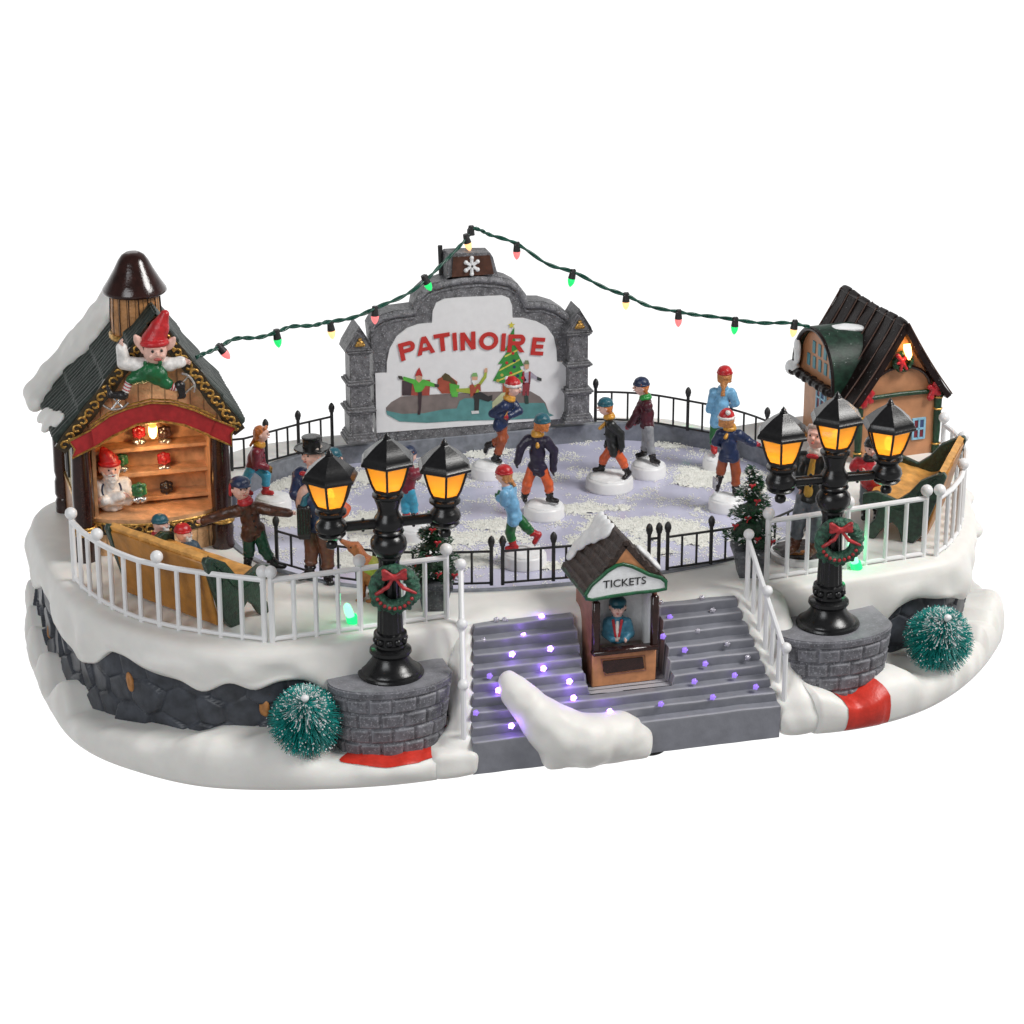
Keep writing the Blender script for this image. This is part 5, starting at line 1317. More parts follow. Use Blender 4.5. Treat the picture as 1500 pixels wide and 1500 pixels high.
sb_ = [(857, 871), (866, 857), (880, 845), (890, 836), (903, 828), (912, 826), (925, 829), (938, 835), (950, 841), (968, 846), (975, 852), (975, 862), (960, 865), (930, 868), (895, 873), (868, 878), (859, 877)]
sq = [B_(*p, -.42) for p in sb_]
bd = MB(); bd.prism(sq, -.46, -.34); bo = bd.obj('sign_board', SNOWP, tb)
MB().tube([(ax_, -.40, az_+.02), (ax_, BD+.40, az_+.02)], .13, 8).obj('ridge_cap', MATS['booth_roof_brown'], tb, 60)
MB().tube([(x, -.45, z) for x, z in sq+[sq[0]]], .085, 7).obj('green_border', GREENP if 0 else paint('booth_border_green', (.012, .10, .04), .3, var=.2), bo, 60)
vs_, fs, (a, b) = text_mesh('TICKETS', .62, .0, .012); pt0 = B_(883.5, 861.5, -.46); pt1 = B_(946, 855, -.46); sc_ = (pt1[0]-pt0[0])/(b-a)
MB().add([(pt0[0]+(v[0]-a)*sc_, -.475+v[1], pt0[1]+v[2]*sc_*.95+(v[0]-a)*sc_*.0) for v in vs_], fs).obj('lettering', BLACKM, bo)

# ================================================================== BENCHES
BWD = plank('bench_slats', (.58, .26, .05), .42, 'X', dark=.55, depth=.6)
BIR = paint('bench_iron_green', (.014, .045, .026), .32, var=.4, bump=.4, scale=5, coat=.3)
def bench(loc, rz, L0, label):
    t = empty('garden_bench', loc, rz, label, 'bench', 'wooden benches on the terrace')
    prof = [(0, 3.5), (.3, 3.42), (1.03, 3.0), (1.54, 2.35), (2.05, 1.95), (2.6, 2.15), (3.0, 2.28), (3.6, 2.1), (3.6, 1.6), (2.9, 1.45), (3.0, .95), (3.35, .5), (3.4, 0), (2.95, 0), (2.6, .55), (2.2, .9), (1.9, .6), (1.75, 0), (1.2, 0), (.85, .4), (.55, 1.3), (.3, 2.0), (-.12, 3.3)]
    for s_ in (-1, 1):
        v2 = [(1.75-s__, z) for s__, z in prof]; k = []; n = len(v2); x0, x1 = s_*L0/2-.16, s_*L0/2+.16
        vs_ = [(x0, y, z) for y, z in v2]+[(x1, y, z) for y, z in v2]; fs = [tuple(range(n)), tuple(range(2*n-1, n-1, -1))]+[(i, (i+1) % n, n+(i+1) % n, n+i) for i in range(n)]
        o = mesh_obj('end_iron', vs_, fs, BIR, t)
        bm_ = __import__('bmesh').new(); bm_.from_mesh(o.data); __import__('bmesh').ops.recalc_face_normals(bm_, faces=bm_.faces); bm_.to_mesh(o.data); bm_.free()
        bv = o.modifiers.new('b', 'BEVEL'); bv.width = .07; bv.segments = 2
        MB().tube([(s_*(L0/2+.16), 1.75-a_, z) for a_, z in ((.35, 3.15), (.9, 2.6), (1.3, 2.0), (1.9, 1.5), (2.5, 1.7), (3.2, 1.85))], .06, 6).tube([(s_*(L0/2+.17), 1.75-a_, z) for a_, z in ((.5, 2.9), (.8, 2.3), (.7, 1.9))], .05, 6).obj('iron_scroll', BIR, o, 60)
    # curved slatted seat and back in one sheet of boards
    path = [(-.02, 3.42), (.35, 2.4), (.62, 1.75), (.95, 1.45), (1.5, 1.35), (2.2, 1.5), (2.9, 1.62), (3.35, 1.55)]
    P = spline([Vector((0, 1.75-a_, z)) for a_, z in path], 6); nn = len(P); vs_ = []; fs = []; NX = 70
    for i in range(NX+1):
        x = -L0/2+.05+(L0-.1)*i/NX; bd_ = (i/NX*9) % 1; g = .05 if (bd_ < .08) else 0
        for off in (0, 1):
            for j, p in enumerate(P):
                q_ = P[min(j+1, nn-1)]-P[max(j-1, 0)]; nr = Vector((0, q_.z, -q_.y)).normalized()
                vs_.append(p+Vector((x, 0, 0))-nr*(g if off == 0 else -.28)*(1)+Vector((0, .0, .05*noise.noise((x*.9, j*.3, 3)))))
    for i in range(NX):
        for off in (0, 1):
            for j in range(nn-1): a = (i*2+off)*nn+j; b = a+2*nn; fs.append((a, b, b+1, a+1) if off else (a, a+1, b+1, b))
        for j in (0, nn-1): a = i*2*nn+j; fs.append((a, a+2*nn, a+3*nn, a+nn))
    o = mesh_obj('seat_boards', vs_, fs, paint('bench_wood', (.72, .36, .09), .4, var=.25, bump=.35, scale=1.6), t)
    bm_ = __import__('bmesh').new(); bm_.from_mesh(o.data); __import__('bmesh').ops.recalc_face_normals(bm_, faces=bm_.faces); bm_.to_mesh(o.data); bm_.free(); autosmooth(o, 40)
    # plain rear panel
    m = MB(); m.box((0, 0, 1.6), (L0-.3, .16, 3.15), Matrix.Translation((0, .95, .15)) @ Matrix.Rotation(R(-14), 4, 'X'), bev=.05)
    m.obj('back_panel', paint('bench_panel', (.46, .20, .035), .4, var=.15, bump=.2, scale=1.5), t, 40)
    return t
bench((-17.0, 6.0, DZ), R(124), 5.9, 'brown wooden bench with green iron ends seen from behind at the left railing')
bench((16.5, 7.0, DZ), R(-124), 5.2, 'curved slatted wooden bench with green iron ends inside the right railing')

# ================================================================== POTTED AND BRUSH TREES
def topiary(loc, H, label, seed):
    t = empty('potted_tree', loc, R(-12), label, 'potted tree', 'spiral christmas trees in grey planters')
    pot = MB(); pot.lathe([(.72, 0), (.98, 1.0), (.98, 1.02)], (0, 0, 0), 4, R(45)); pot.lathe([(1.06, 1.0), (1.10, 1.04), (1.10, 1.26), (1.02, 1.32)], (0, 0, 0), 4, R(45))
    pot.obj('planter', paint('planter_slate', (.085, .09, .10), .5, var=.35, bump=.4, scale=2.5, edge=(.2, .2, .21), epoint=False), t, 30)
    rg = np.random.RandomState(seed); lf = MB(); sn = MB(); bw = []
    MB().tube([(0, 0, 1.1), (0, 0, H-.4)], [.16, .05], 8).obj('trunk', DBROWN, t)
    turns = 3.6; N = 2600
    for i in range(N):
        f = rg.rand()**.85; z = 1.35+(H-1.35)*f; a = f*turns*2*math.pi+rg.uniform(-.9, .9); R0 = (1.12*(1-f)**.8+.12)
        sp_ = .5+.5*math.cos((f*turns*2*math.pi-a)); core = rg.rand() < .3
        r_ = (rg.uniform(.1, .55) if core else rg.uniform(.55, 1.08))*R0
        if not core: z += .06*math.sin(a)
        if rg.rand() < .25: a = rg.uniform(0, 6.28); r_ *= .75
        p = Vector((r_*math.cos(a), r_*math.sin(a), z+rg.uniform(-.1, .1))); s = rg.uniform(.07, .14)
        d = Vector((math.cos(a), math.sin(a), rg.uniform(-.3, .9))).normalized(); tn = d.cross(Vector((0, 0, 1))).normalized()
        tn = (tn+Vector((rg.uniform(-.4, .4), rg.uniform(-.4, .4), rg.uniform(-.6, .6)))).normalized(); n_ = d.cross(tn).normalized()
        tgt = sn if (rg.rand() < .24 and not core) else lf
        tgt.add([p-tn*s*.55, p+d*s*1.5+n_*s*.25, p+tn*s*.55, p-d*s*.4, p+n_*s*.35+d*s*.4], [(0, 4, 1), (1, 4, 2), (2, 4, 3), (3, 4, 0), (0, 1, 2, 3)])
    pr = [cap((.42*(1-i/26)**.8*math.cos(i/26*turns*6.283), .42*(1-i/26)**.8*math.sin(i/26*turns*6.283), 1.5+(H-1.6)*i/26), .42*(1-i/26)+.10, (.42*(1-(i+1)/26)**.8*math.cos((i+1)/26*turns*6.283) if i < 25 else 0, .42*(1-(i+1)/26)**.8*math.sin((i+1)/26*turns*6.283) if i < 25 else 0, 1.5+(H-1.6)*(i+1)/26), .42*(1-(i+1)/26)+.08) for i in range(26)]
    core = sdf_mesh('foliage_core', pr, paint('topiary_core', (.012, .045, .02), .5, var=.5, bump=.6, scale=6), t, h=.06, k=.1, disp=.10, dfreq=5)
    fo = lf.obj('foliage', paint('topiary_green', (.02, .085, .035), .4, var=.5, bump=0), t); tag(sn.obj('snow_flecks', SNOWP, fo), kind='stuff')
    for (f, a) in ((.18, -1.4), (.42, -1.9), (.62, -1.3), (.3, -2.6), (.8, -1.7), (.1, -.6)):
        z = 1.35+(H-1.35)*f; r_ = 1.0*(1-f)**.8+.12
        sdf_mesh('bow', [ell((r_*math.cos(a)+.09*q_, r_*math.sin(a), z+.05*abs(q_)), (.075, .06, .06)) for q_ in (-1, 0, 1)]+[cap((r_*math.cos(a), r_*math.sin(a), z), .04, (r_*math.cos(a)-.05, r_*math.sin(a)-.02, z-.16), .035)], BOWR, t, h=.035, k=.03)
topiary((7.1, 3.0, DZ), 4.95, 'taller snow flecked spiral tree in a grey planter by the right handrail', 3)
topiary((-7.05, 3.1, DZ), 4.2, 'snow flecked spiral tree in a grey planter behind the left white railing', 8)

def brush_tree(c, label, seed):
    t = empty('bottle_brush_tree', c, 0, label, 'bottle brush tree', 'teal bottle brush trees in the snow')
    rg = np.random.RandomState(seed); b = MB(); w_ = MB()
    ax = Vector((-.12, -.66, .74)).normalized(); e1 = ax.cross(Vector((1, 0, 0))).normalized(); e2 = ax.cross(e1)
    bv = []; bf = []; wv = []; wf = []
    for i in range(5200):
        h_ = rg.uniform(-1.6, 1.3); a = rg.uniform(0, 6.283); rad = 1.46*min(1, ((1.36-h_)/1.6)**.45)*(1 if h_ > -.9 else max(.15, 1-((-.9-h_)/.75)**1.5))*rg.uniform(.72, 1.12)
        p0 = ax*h_*.75; dr = (e1*math.cos(a)+e2*math.sin(a)); p1 = ax*(h_-.08*rad)+dr*rad*.98-Vector((0, 0, .10*rad)); d = (p1-p0).normalized()
        s1 = d.cross(ax).normalized()*.014; s2 = d.cross(s1).normalized()*.014; k = len(bv)
        bv += [p0+s1, p0-s1*.5+s2*.87, p0-s1*.5-s2*.87, p1+s1*.8, p1-s1*.4+s2*.7, p1-s1*.4-s2*.7]; bf += [(k, k+1, k+4, k+3), (k+1, k+2, k+5, k+4), (k+2, k, k+3, k+5), (k+3, k+4, k+5)]
        if rg.rand() < .13:
            s = rg.uniform(.018, .042); k = len(wv); wv += [p1+Vector(o)*s for o in ((1, 0, 0), (0, 1, 0), (-1, 0, 0), (0, -1, 0), (0, 0, 1.2), (0, 0, -1.2))]
            wf += [(k, k+1, k+4), (k+1, k+2, k+4), (k+2, k+3, k+4), (k+3, k, k+4), (k+1, k, k+5), (k+2, k+1, k+5), (k+3, k+2, k+5), (k, k+3, k+5)]
        if h_ > .55 and rg.rand() < .26:
            k = len(wv); q0 = p0+(p1-p0)*.1; q1 = p0+(p1-p0)*.95; s1 *= 1.6; s2 *= 1.6
            wv += [q0+s1, q0-s1*.5+s2*.87, q0-s1*.5-s2*.87, q1+s1, q1-s1*.5+s2*.87, q1-s1*.5-s2*.87]; wf += [(k, k+1, k+4, k+3), (k+1, k+2, k+5, k+4), (k+2, k, k+3, k+5)]
    fo = mesh_obj('bristles', bv, bf, paint('teal_bristle', (.008, .30, .27), .35, var=.3, bump=0, scale=2), t)
    tag(mesh_obj('snow_tips', wv, wf, SNOWP, fo), kind='stuff')
    sdf_mesh('snow_tip_knob', [ell(ax*1.38, (.17, .17, .14)), ell(ax*1.2, (.12, .12, .12))], SNOWP, t, h=.04, k=.05)
    sdf_mesh('core', [ell((0, 0, 0), (.62, .62, 1.1), align(ax))], paint('brush_core', (.004, .10, .095), .6, var=.3), t, h=.08, k=.05, disp=.05)
brush_tree(UY(447, 1042, -1.1), 'frosted teal bottle brush tree in the snow beside the left brick plinth', 1)
brush_tree(UY(1379, 924, -.2), 'frosted teal bottle brush tree in the snow at the right end of the base', 2)

# ================================================================== GREEN TERRACE LIGHTS
GLED = glow('green_light_plastic', (.02, .8, .25), .75); GTOP = glow('green_light_tip', (.35, 1., .6), 1.0)
for (x, y, lab) in ((514, 912, 'glowing green light on the terrace behind the left straight railing'), (1252, 833, 'glowing green light on the terrace behind the right lamp post')):
    p = UZ(x, y, DZ); t = empty('terrace_light', p, 0, lab, 'light', 'green terrace lights')
    MB().tube([(.1, 0, 0), (.02, 0, .3)], [.27, .24], 14).obj('base', GLED, t, 60)
    MB().tube([(.0, 0, .28), (-.1, 0, .55), (-.16, 0, .78), (-.18, 0, .88)], [.17, .19, .15, .06], 14).obj('bulb', GTOP, t, 60)
    point('terrace_light_glow', (p[0]-.05, p[1]-.1, DZ+1.1), 15, (.05, 1, .35), .25)
point('rink_green_glow', tuple(UZ(1010, 652, ICE_Z)+np.array([0, .3, .8])), 10, (.05, 1, .35), .3)

# ================================================================== FIGURES
HN = {'skin': SKIN}
def C_(name, col, rough=.32, **k): return paint(name, col, rough, var=k.pop('var', .16), bump=k.pop('bump', .2), scale=k.pop('scale', 4), **k)
NAVY = C_('coat_navy', (.015, .028, .085)); PURP = C_('coat_purple_black', (.022, .016, .040)); MARN = C_('coat_maroon', (.20, .018, .035)); SKYB = C_('jumper_sky_blue', (.19, .44, .68))
BRN = C_('coat_brown', (.085, .032, .018), var=.35); BLKC = C_('coat_black', (.016, .018, .018)); REDC = C_('coat_red', (.46, .022, .03)); WHC = C_('coat_white', (.78, .76, .74))
ORNT = C_('trousers_orange', (.66, .115, .035)); RUST = C_('trousers_rust', (.34, .075, .025)); SKYT = C_('trousers_bright_blue', (.05, .34, .52)); GRNT = C_('trousers_green', (.012, .13, .03)); DGRT = C_('trousers_dark_green', (.01, .055, .03), .2)
GRYT = C_('trousers_grey', (.30, .31, .33)); SLTT = C_('trousers_slate', (.13, .145, .165)); BRNT = C_('trousers_brown', (.12, .045, .025))
BLKB = C_('boot_black', (.014, .012, .013), .22); REDB = C_('boot_red', (.45, .018, .022)); TEALH = C_('hat_teal', (.02, .11, .15)); REDH = C_('hat_red', (.52, .02, .025)); NAVH = C_('hat_navy', (.018, .03, .075)); BLKH = C_('hat_black', (.012, .012, .012), .18)
WHF = C_('white_fur', (.80, .78, .76), .6, bump=.5, scale=7); YEL = C_('scarf_yellow', (.66, .32, .04)); GRS = C_('scarf_green', (.03, .30, .06)); REDS = C_('scarf_red', (.44, .02, .03)); WHS = C_('shirt_white', (.72, .70, .66))
ORH = C_('hair_orange', (.66, .20, .045), bump=.6, scale=9); BLND = C_('hair_blond', (.64, .27, .085), bump=.6, scale=9); BRH = C_('hair_brown', (.06, .03, .02), bump=.5, scale=9); GRH = C_('hair_grey', (.45, .38, .34), bump=.5, scale=9)
MUST = C_('glove_mustard', (.34, .17, .04)); GRG = C_('glove_green', (.02, .16, .05)); REDG = C_('glove_red', (.42, .02, .04)); BLG = C_('glove_black', (.012, .012, .014)); BLADE = C_('blade_silver', (.55, .55, .56), .2, metal=.8)
EYE = paint('eye_dark', (.012, .010, .012), .15, bump=0); LIPM = paint('lip_paint', (.48, .10, .09), .35, bump=0); CHK = paint('cheek', (.76, .36, .30), .35, bump=0)
VY = -AZ
def hand_prims(w, d, r_, up):
    """palm, four unequal bent fingers and a thumb leaving the side of the palm; w wrist, d direction, up thumb side"""
    d = Vector(map(float, d)).normalized(); up = Vector(map(float, up)); up = (up-d*up.dot(d))
    up = up.normalized() if up.length > 1e-3 else d.orthogonal().normalized()
    n_ = d.cross(up); w = Vector(map(float, w)); o = []
    palm = w+d*r_*1.2
    o.append(cap(w, r_*.72, palm, r_*.86, r_*.5)); o.append(cap(palm-up*r_*.4, r_*.55, palm+up*r_*.4, r_*.55, r_*.3))
    for i, ln in enumerate((.95, 1.15, 1.05, .8)):
        b0 = palm+d*r_*.35+up*r_*(.72-.48*i); k1 = b0+d*r_*ln*.75+n_*r_*.12; k2 = k1+d*r_*ln*.45+n_*r_*.5
        o.append(cap(b0, r_*.27, k1, r_*.24, r_*.08)); o.append(cap(k1, r_*.24, k2, r_*.19, r_*.05))
    t0 = w+d*r_*.7+up*r_*.55; t1 = t0+up*r_*.65+d*r_*.45+n_*r_*.15; t2 = t1+d*r_*.6
    o.append(cap(t0, r_*.32, t1, r_*.27, r_*.15)); o.append(cap(t1, r_*.27, t2, r_*.2, r_*.05))
    return o
def ik(a, b, l1, l2, hint):
    a = np.array(a, float); b = np.array(b, float); d = b-a; L0 = np.linalg.norm(d); L_s = min(L0, (l1+l2)*.999)
    dn = d/max(L0, 1e-6); x = (l1*l1-l2*l2+L_s*L_s)/(2*L_s); y = math.sqrt(max(0, l1*l1-x*x)); h_ = np.array(hint, float); h_ = h_-dn*(h_@dn); n_ = np.linalg.norm(h_)
    h_ = h_/n_ if n_ > 1e-6 else np.array([0, -1, 0.])
    return a+dn*x*(L0/L_s)+h_*y
def figure(label, foot, z, H, head, J, face=0, tilt=0., coat=NAVY, trou=ORNT, boot=BLKB, glove=None, hat=None, hatm=REDH, hair=None, scarf=None, tail=None, skirt=.0, girth=1., arm=1., disc_y=None, beard=None, skates=True,
           group='skaters on the ice', cat='person', bust=False, seat=False, shirt=None, bow=None, lapel=None, mouth=0., hk=1.07, extra=None, hairlong=None, ears=1.):
    """foot: pixel and height the figure stands on; J: joints as photo pixels with depth (cm towards the camera is negative)"""
    if disc_y is not None: foot = (foot[0], disc_y)
    b3 = UZ(foot[0], foot[1], z); dep = float((b3-CAM)@FW); s = FPX/dep; lz = math.atan2(*(np.array(b3-CAM)[:2])) 
    root = empty('person', b3, -lz, label, cat, group)
    el = math.asin(-((b3-CAM)/np.linalg.norm(b3-CAM))[2]); se, ce = math.sin(el), math.cos(el)
    def P_(v):
        x, y = v[0], v[1]; d = v[2] if len(v) > 2 else 0.
        return np.array([(x-foot[0])/s, d, ((foot[1]-y)/s-d*se)/ce])
    fa = R(face); fwd = np.array([math.sin(fa), -math.cos(fa), 0]); sd = np.array([math.cos(fa), math.sin(fa), 0])
    if sd[0] < -.02 or (abs(sd[0]) < .02 and sd[1] < 0): sd = -sd
    hp_ = P_(J['hip']); ch = P_(J['chest']); hd = P_(head); r = H*.086*hk; ch = hd+(ch-hd)*min(1, max(.78, 1.75*r/np.linalg.norm(ch-hd)))                # chest: base of the neck
    tw = (ch-hp_); tl = np.linalg.norm(tw); tn = tw/max(tl, 1e-6)
    shw = H*.098*girth; hw = H*.048*girth
    sh = [ch-sd*shw-tn*H*.045, ch+sd*shw-tn*H*.045]; hj = [hp_-sd*hw, hp_+sd*hw]
    hands = [P_(J['hl']), P_(J['hr'])]; feet = None if bust else [P_(J['fl']), P_(J['fr'])]
    if 'el' in J: elb = [P_(J['el']) if J['el'] else None, P_(J['er']) if J['er'] else None]
    else: elb = [None, None]
    for i in (0, 1):
        if elb[i] is None: elb[i] = ik(sh[i], hands[i], H*.155, H*.15, -fwd*.6+sd*(-.7 if i == 0 else .7)+np.array([0, 0, -.5]))
    if not bust:
        kn = [P_(J['kl']) if J.get('kl') else None, P_(J['kr']) if J.get('kr') else None]
        for i in (0, 1):
            if kn[i] is None: kn[i] = ik(hj[i], feet[i]+[0, 0, H*.05], H*.23, H*.22, fwd+[0, 0, .2])
    if not bust and skates:
        dz_ = min(feet[0][2], feet[1][2])-.10
        for i in (0, 1): feet[i] = feet[i]-np.array([0, 0, dz_])
        for i in (0, 1): kn[i] = kn[i]-np.array([0, 0, dz_*.5])
    # tilt of the head
    ti = R(tilt); hf = np.array([fwd[0]*math.cos(ti), fwd[1]*math.cos(ti), math.sin(ti)]); hu = np.cross(np.array([math.cos(fa), math.sin(fa), 0]), hf)*-1
    hu = np.cross(hf, np.array([math.cos(fa), math.sin(fa), 0]));
    if hu[2] < 0: hu = -hu
    hs = np.array([math.cos(fa), math.sin(fa), 0]); HM = np.stack([hs, hf, hu], 1)       # columns: side, front, up
    def hp3(a, b, c): return hd+HM@np.array([a, b, c])*r
    Rm = HM
    hh = max(.026, min(.042, H*.0085))
    # ---- body, one continuous skin
    pr = [ell(hd, (r*.80, r*.88, r*1.0), Rm), ell(hp3(0, .12, -.52), (r*.52, r*.55, r*.46), Rm, .05), cap(hp3(0, -.05, -.5), r*.42, ch, r*.5, .08),
          cap(ch, H*.05, hp_, H*.055), cap(sh[0], H*.03, sh[1], H*.03),
          ell(hp3(0, .93, -.10), (r*.13, r*.2, r*.17), Rm, .02), ell(hp3(.34, .62, -.28), (r*.24, r*.2, r*.2), Rm, .04), ell(hp3(-.34, .62, -.28), (r*.24, r*.2, r*.2), Rm, .04),
          ell(hp3(0, .80, .30), (r*.42, r*.12, r*.1), Rm, .04), ell(hp3(.16, .82, .05), (r*.0+.012, .012, .012), Rm, .01)]
    for q_ in (-1, 1): pr.append(ell(hp3(q_*.84*1, -.02, -.02), (r*.12*ears, r*.2*ears, r*.26*ears), Rm, .02))
    for i in (0, 1):
        pr += [cap(sh[i], H*.028, elb[i], H*.022), cap(elb[i], H*.022, hands[i], H*.018)]
        if not bust: pr += [cap(hj[i], H*.045, kn[i], H*.033), cap(kn[i], H*.033, feet[i]+[0, 0, H*.03], H*.022)]
    hr_ = H*.022*arm*(1.1 if glove else 1)
    hpz = []
    for i in (0, 1):
        d = hands[i]-elb[i]
        if J.get('hd%d' % i): d = np.array(J['hd%d' % i], float)
        hpz += hand_prims(hands[i], d, hr_, np.array([0, 0, 1.])+fwd*.4)
    if not glove: pr += hpz
    body = sdf_mesh('body', pr, SKIN, root, h=hh*.8, k=.06)
    if glove: sdf_mesh('gloves', hpz, glove, body, h=hh*.75, k=.03)
    for q_ in (-1, 1): MB().sphere(hp3(q_*.30, .83, .10), r*(.105 if hk > 1.4 else .085), 8).obj('eye', EYE, body, 80)
    m_ = MB(); m_.sphere(hp3(0, .93-.03, -.46), r*(.12+mouth*.1), 8, (1.3+3*mouth, .6, .5+mouth)); m_.obj('mouth', LIPM, body, 80)
    # ---- coat
    cp = []
    mid = hp_+tw*.45
    cp += [cap(ch-tn*H*.04, H*.066*girth, mid, H*.082*girth, .12), cap(mid, H*.082*girth, hp_+tn*H*.01, H*.076*girth, .1), cap(sh[0]+sd*H*.01, H*.054*girth, sh[1]-sd*H*.01, H*.054*girth, .10),
           cap(hp_-sd*H*.03*girth+[0, 0, H*.01], H*.062*girth, hp_+sd*H*.03*girth+[0, 0, H*.01], H*.062*girth, .08), tor(hp_-[0, 0, H*.02], H*.062*girth, H*.022, None, .05)]
    if skirt: cp += [cap(hj[0], H*.062*girth, hj[0]-[0, 0, skirt*H], H*.068*girth, .06), cap(hj[1], H*.062*girth, hj[1]-[0, 0, skirt*H], H*.068*girth, .06), cap(hp_, H*.06, hp_-[0, 0, skirt*H*.5], H*.06*girth, .06)]
    if girth > 1.12: cp.append(ell(mid+fwd*H*.03, (H*.10*girth, H*.085*girth, H*.13), None, .1))
    for i in (0, 1):
        w_ = hands[i]-(hands[i]-elb[i])/max(np.linalg.norm(hands[i]-elb[i]), 1e-6)*hr_*.1
        cp += [cap(sh[i], H*.057*arm, elb[i], H*.049*arm, .06), cap(elb[i], H*.049*arm, w_, H*.039*arm, .04), tor(w_, H*.031*arm, H*.010, align(hands[i]-elb[i]), .02)]
    cp.append(tor(ch+tn*H*.015, H*.042, H*.022, align(tn), .04))
    # front opening seam and folds
    fc = mid+fwd*H*.075*girth
    rgf = np.random.RandomState(int(foot[0]))
    for k in range(5):
        a = elb[k % 2]+(hands[k % 2]-elb[k % 2])*rgf.uniform(-.1, .6); cp.append(ell(a+rgf.uniform(-1, 1, 3)*H*.02, (H*.02, H*.016, H*.026), None, .04))
    coat_o = sdf_mesh('coat', cp, coat, root, h=hh, k=.07, disp=H*.006, dfreq=4.5)
    if not bust or lapel or shirt:
        if girth and not shirt and face not in (180, 170, -170, 165):
            bt_ = MB()
            for k in range(3): bt_.sphere(ch+(hp_-ch)*(.3+.24*k)+fwd*H*.094*girth, H*.011, 8)
            bt_.obj('buttons', BLKB, coat_o, 80)
    if shirt:
        sp2 = [cap(ch+fwd*H*.05-tn*H*.02, H*.022, ch+(hp_-ch)*.55+fwd*H*.057*girth, H*.034, .05), cap(ch+(hp_-ch)*.55+fwd*H*.057*girth, H*.034, ch+(hp_-ch)*.88+fwd*H*.050, H*.038, .05)]
        if girth > 1.12: sp2.append(ell(mid+fwd*H*.075, (H*.07*girth, H*.05*girth, H*.14), None, .06))
        sdf_mesh('waistcoat', sp2, shirt, root, h=hh, k=.05)
    if lapel:
        sdf_mesh('lapels', [cap(ch+sd*q_*H*.045+fwd*H*.06, H*.016, hp_+tw*.25+sd*q_*H*.018+fwd*H*.092, H*.013, .02) for q_ in (-1, 1)], lapel, root, h=hh*.8, k=.02)
    if bow:
        sdf_mesh('bow_tie', [ell(ch+fwd*H*.082+sd*q_*H*.022+tn*H*.01, (H*.024, H*.014, H*.018), None, .015) for q_ in (-1, 0, 1)], bow, root, h=hh*.7, k=.02)
    # ---- trousers and boots
    if not bust:
        tp_ = [cap(hj[0]-[0, 0, H*.02], H*.05*min(girth, 1.1), hj[1]-[0, 0, H*.02], H*.05*min(girth, 1.1), .05)]
        for i in (0, 1):
            lg_ = kn[i]-feet[i]; lg_ = lg_/np.linalg.norm(lg_); an_ = feet[i]+lg_*H*.125; tp_ += [cap(hj[i]+(kn[i]-hj[i])*.12, H*.058, kn[i], H*.053, .05), cap(kn[i], H*.053, an_, H*.046, .05), tor(an_, H*.038, H*.014, align(lg_), .02)]
        sdf_mesh('trousers', tp_, trou, root, h=hh, k=.05, disp=H*.005, dfreq=5)
        for i in (0, 1):
            td = J.get('tl' if i == 0 else 'tr')
            if td is None: tdir = fwd
            else: tdir = np.array(td, float)
            tdir = tdir/np.linalg.norm(tdir); f0 = feet[i]
            lg_ = kn[i]-f0; lg_ = lg_/np.linalg.norm(lg_)
            bp_ = [cap(f0+lg_*H*.12, H*.038, f0+[0, 0, H*.032], H*.037, .03), cap(f0+[0, 0, H*.026]-tdir*H*.022, H*.031, f0+tdir*H*.075+[0, 0, H*.022], H*.028, .03), tor(f0+lg_*H*.085, H*.035, H*.011, align(lg_), .02)]
            bo = sdf_mesh('skate_boot' if skates else 'boot', bp_, boot, root, h=hh, k=.03)
            if skates:
                side = np.array([-tdir[1], tdir[0], 0]); sn_ = np.linalg.norm(side); side = side/sn_ if sn_ > 1e-3 else sd
                upv = np.cross(side, tdir); upv = upv*(1 if upv[2] > 0 else -1); c0 = f0-upv*H*.013
                pts = [(-.055, 0), (.085, 0), (.098, .012), (.095, .02), (-.055, .02)]
                v2 = []; 
                for q_ in (-1, 1):
                    for (a_, b_) in pts: v2.append(c0+tdir*a_*H+upv*(b_-.012)*H+side*q_*H*.006)
                n5 = 5; mesh_obj('blade', v2, [tuple(range(n5)), tuple(range(2*n5-1, n5-1, -1))]+[(k, (k+1) % n5, n5+(k+1) % n5, n5+k) for k in range(n5)], BLADE, bo)
    # ---- hair
    if hair:
        hpz = [ell(hp3(0, -.22, .12), (r*.88, r*.84, r*.95), Rm)]
        for k in range(9):
            a = -1.2+k*.3; hpz.append(cap(hp3(math.sin(a)*.75, -.35-.35*math.cos(a), .2), r*.2, hp3(math.sin(a)*.8, -.40-.30*math.cos(a), -.55-.1*(k % 2)), r*.15, .02))
        for q_ in (-1, 1): hpz.append(cap(hp3(q_*.70, .15, .55), r*.2, hp3(q_*.82, -.05, .1), r*.14, .03))
        if not hat: hpz.append(cap(hp3(-.5, .55, .78), r*.2, hp3(.5, .55, .80), r*.2, .04))
        if hairlong:
            e0 = P_(hairlong); 
            for q_ in (-.35, 0, .35): hpz.append(cap(hp3(q_, -.62, -.3), r*.26, e0+sd*q_*r*.5, r*.14, .05))
        hpz.append(cut(ell(hp3(0, .95, -.12), (r*.70, r*.80, r*.80), Rm)))
        sdf_mesh('hair', hpz, hair, root, h=hh*.85, k=.04, disp=r*.06, dfreq=8)
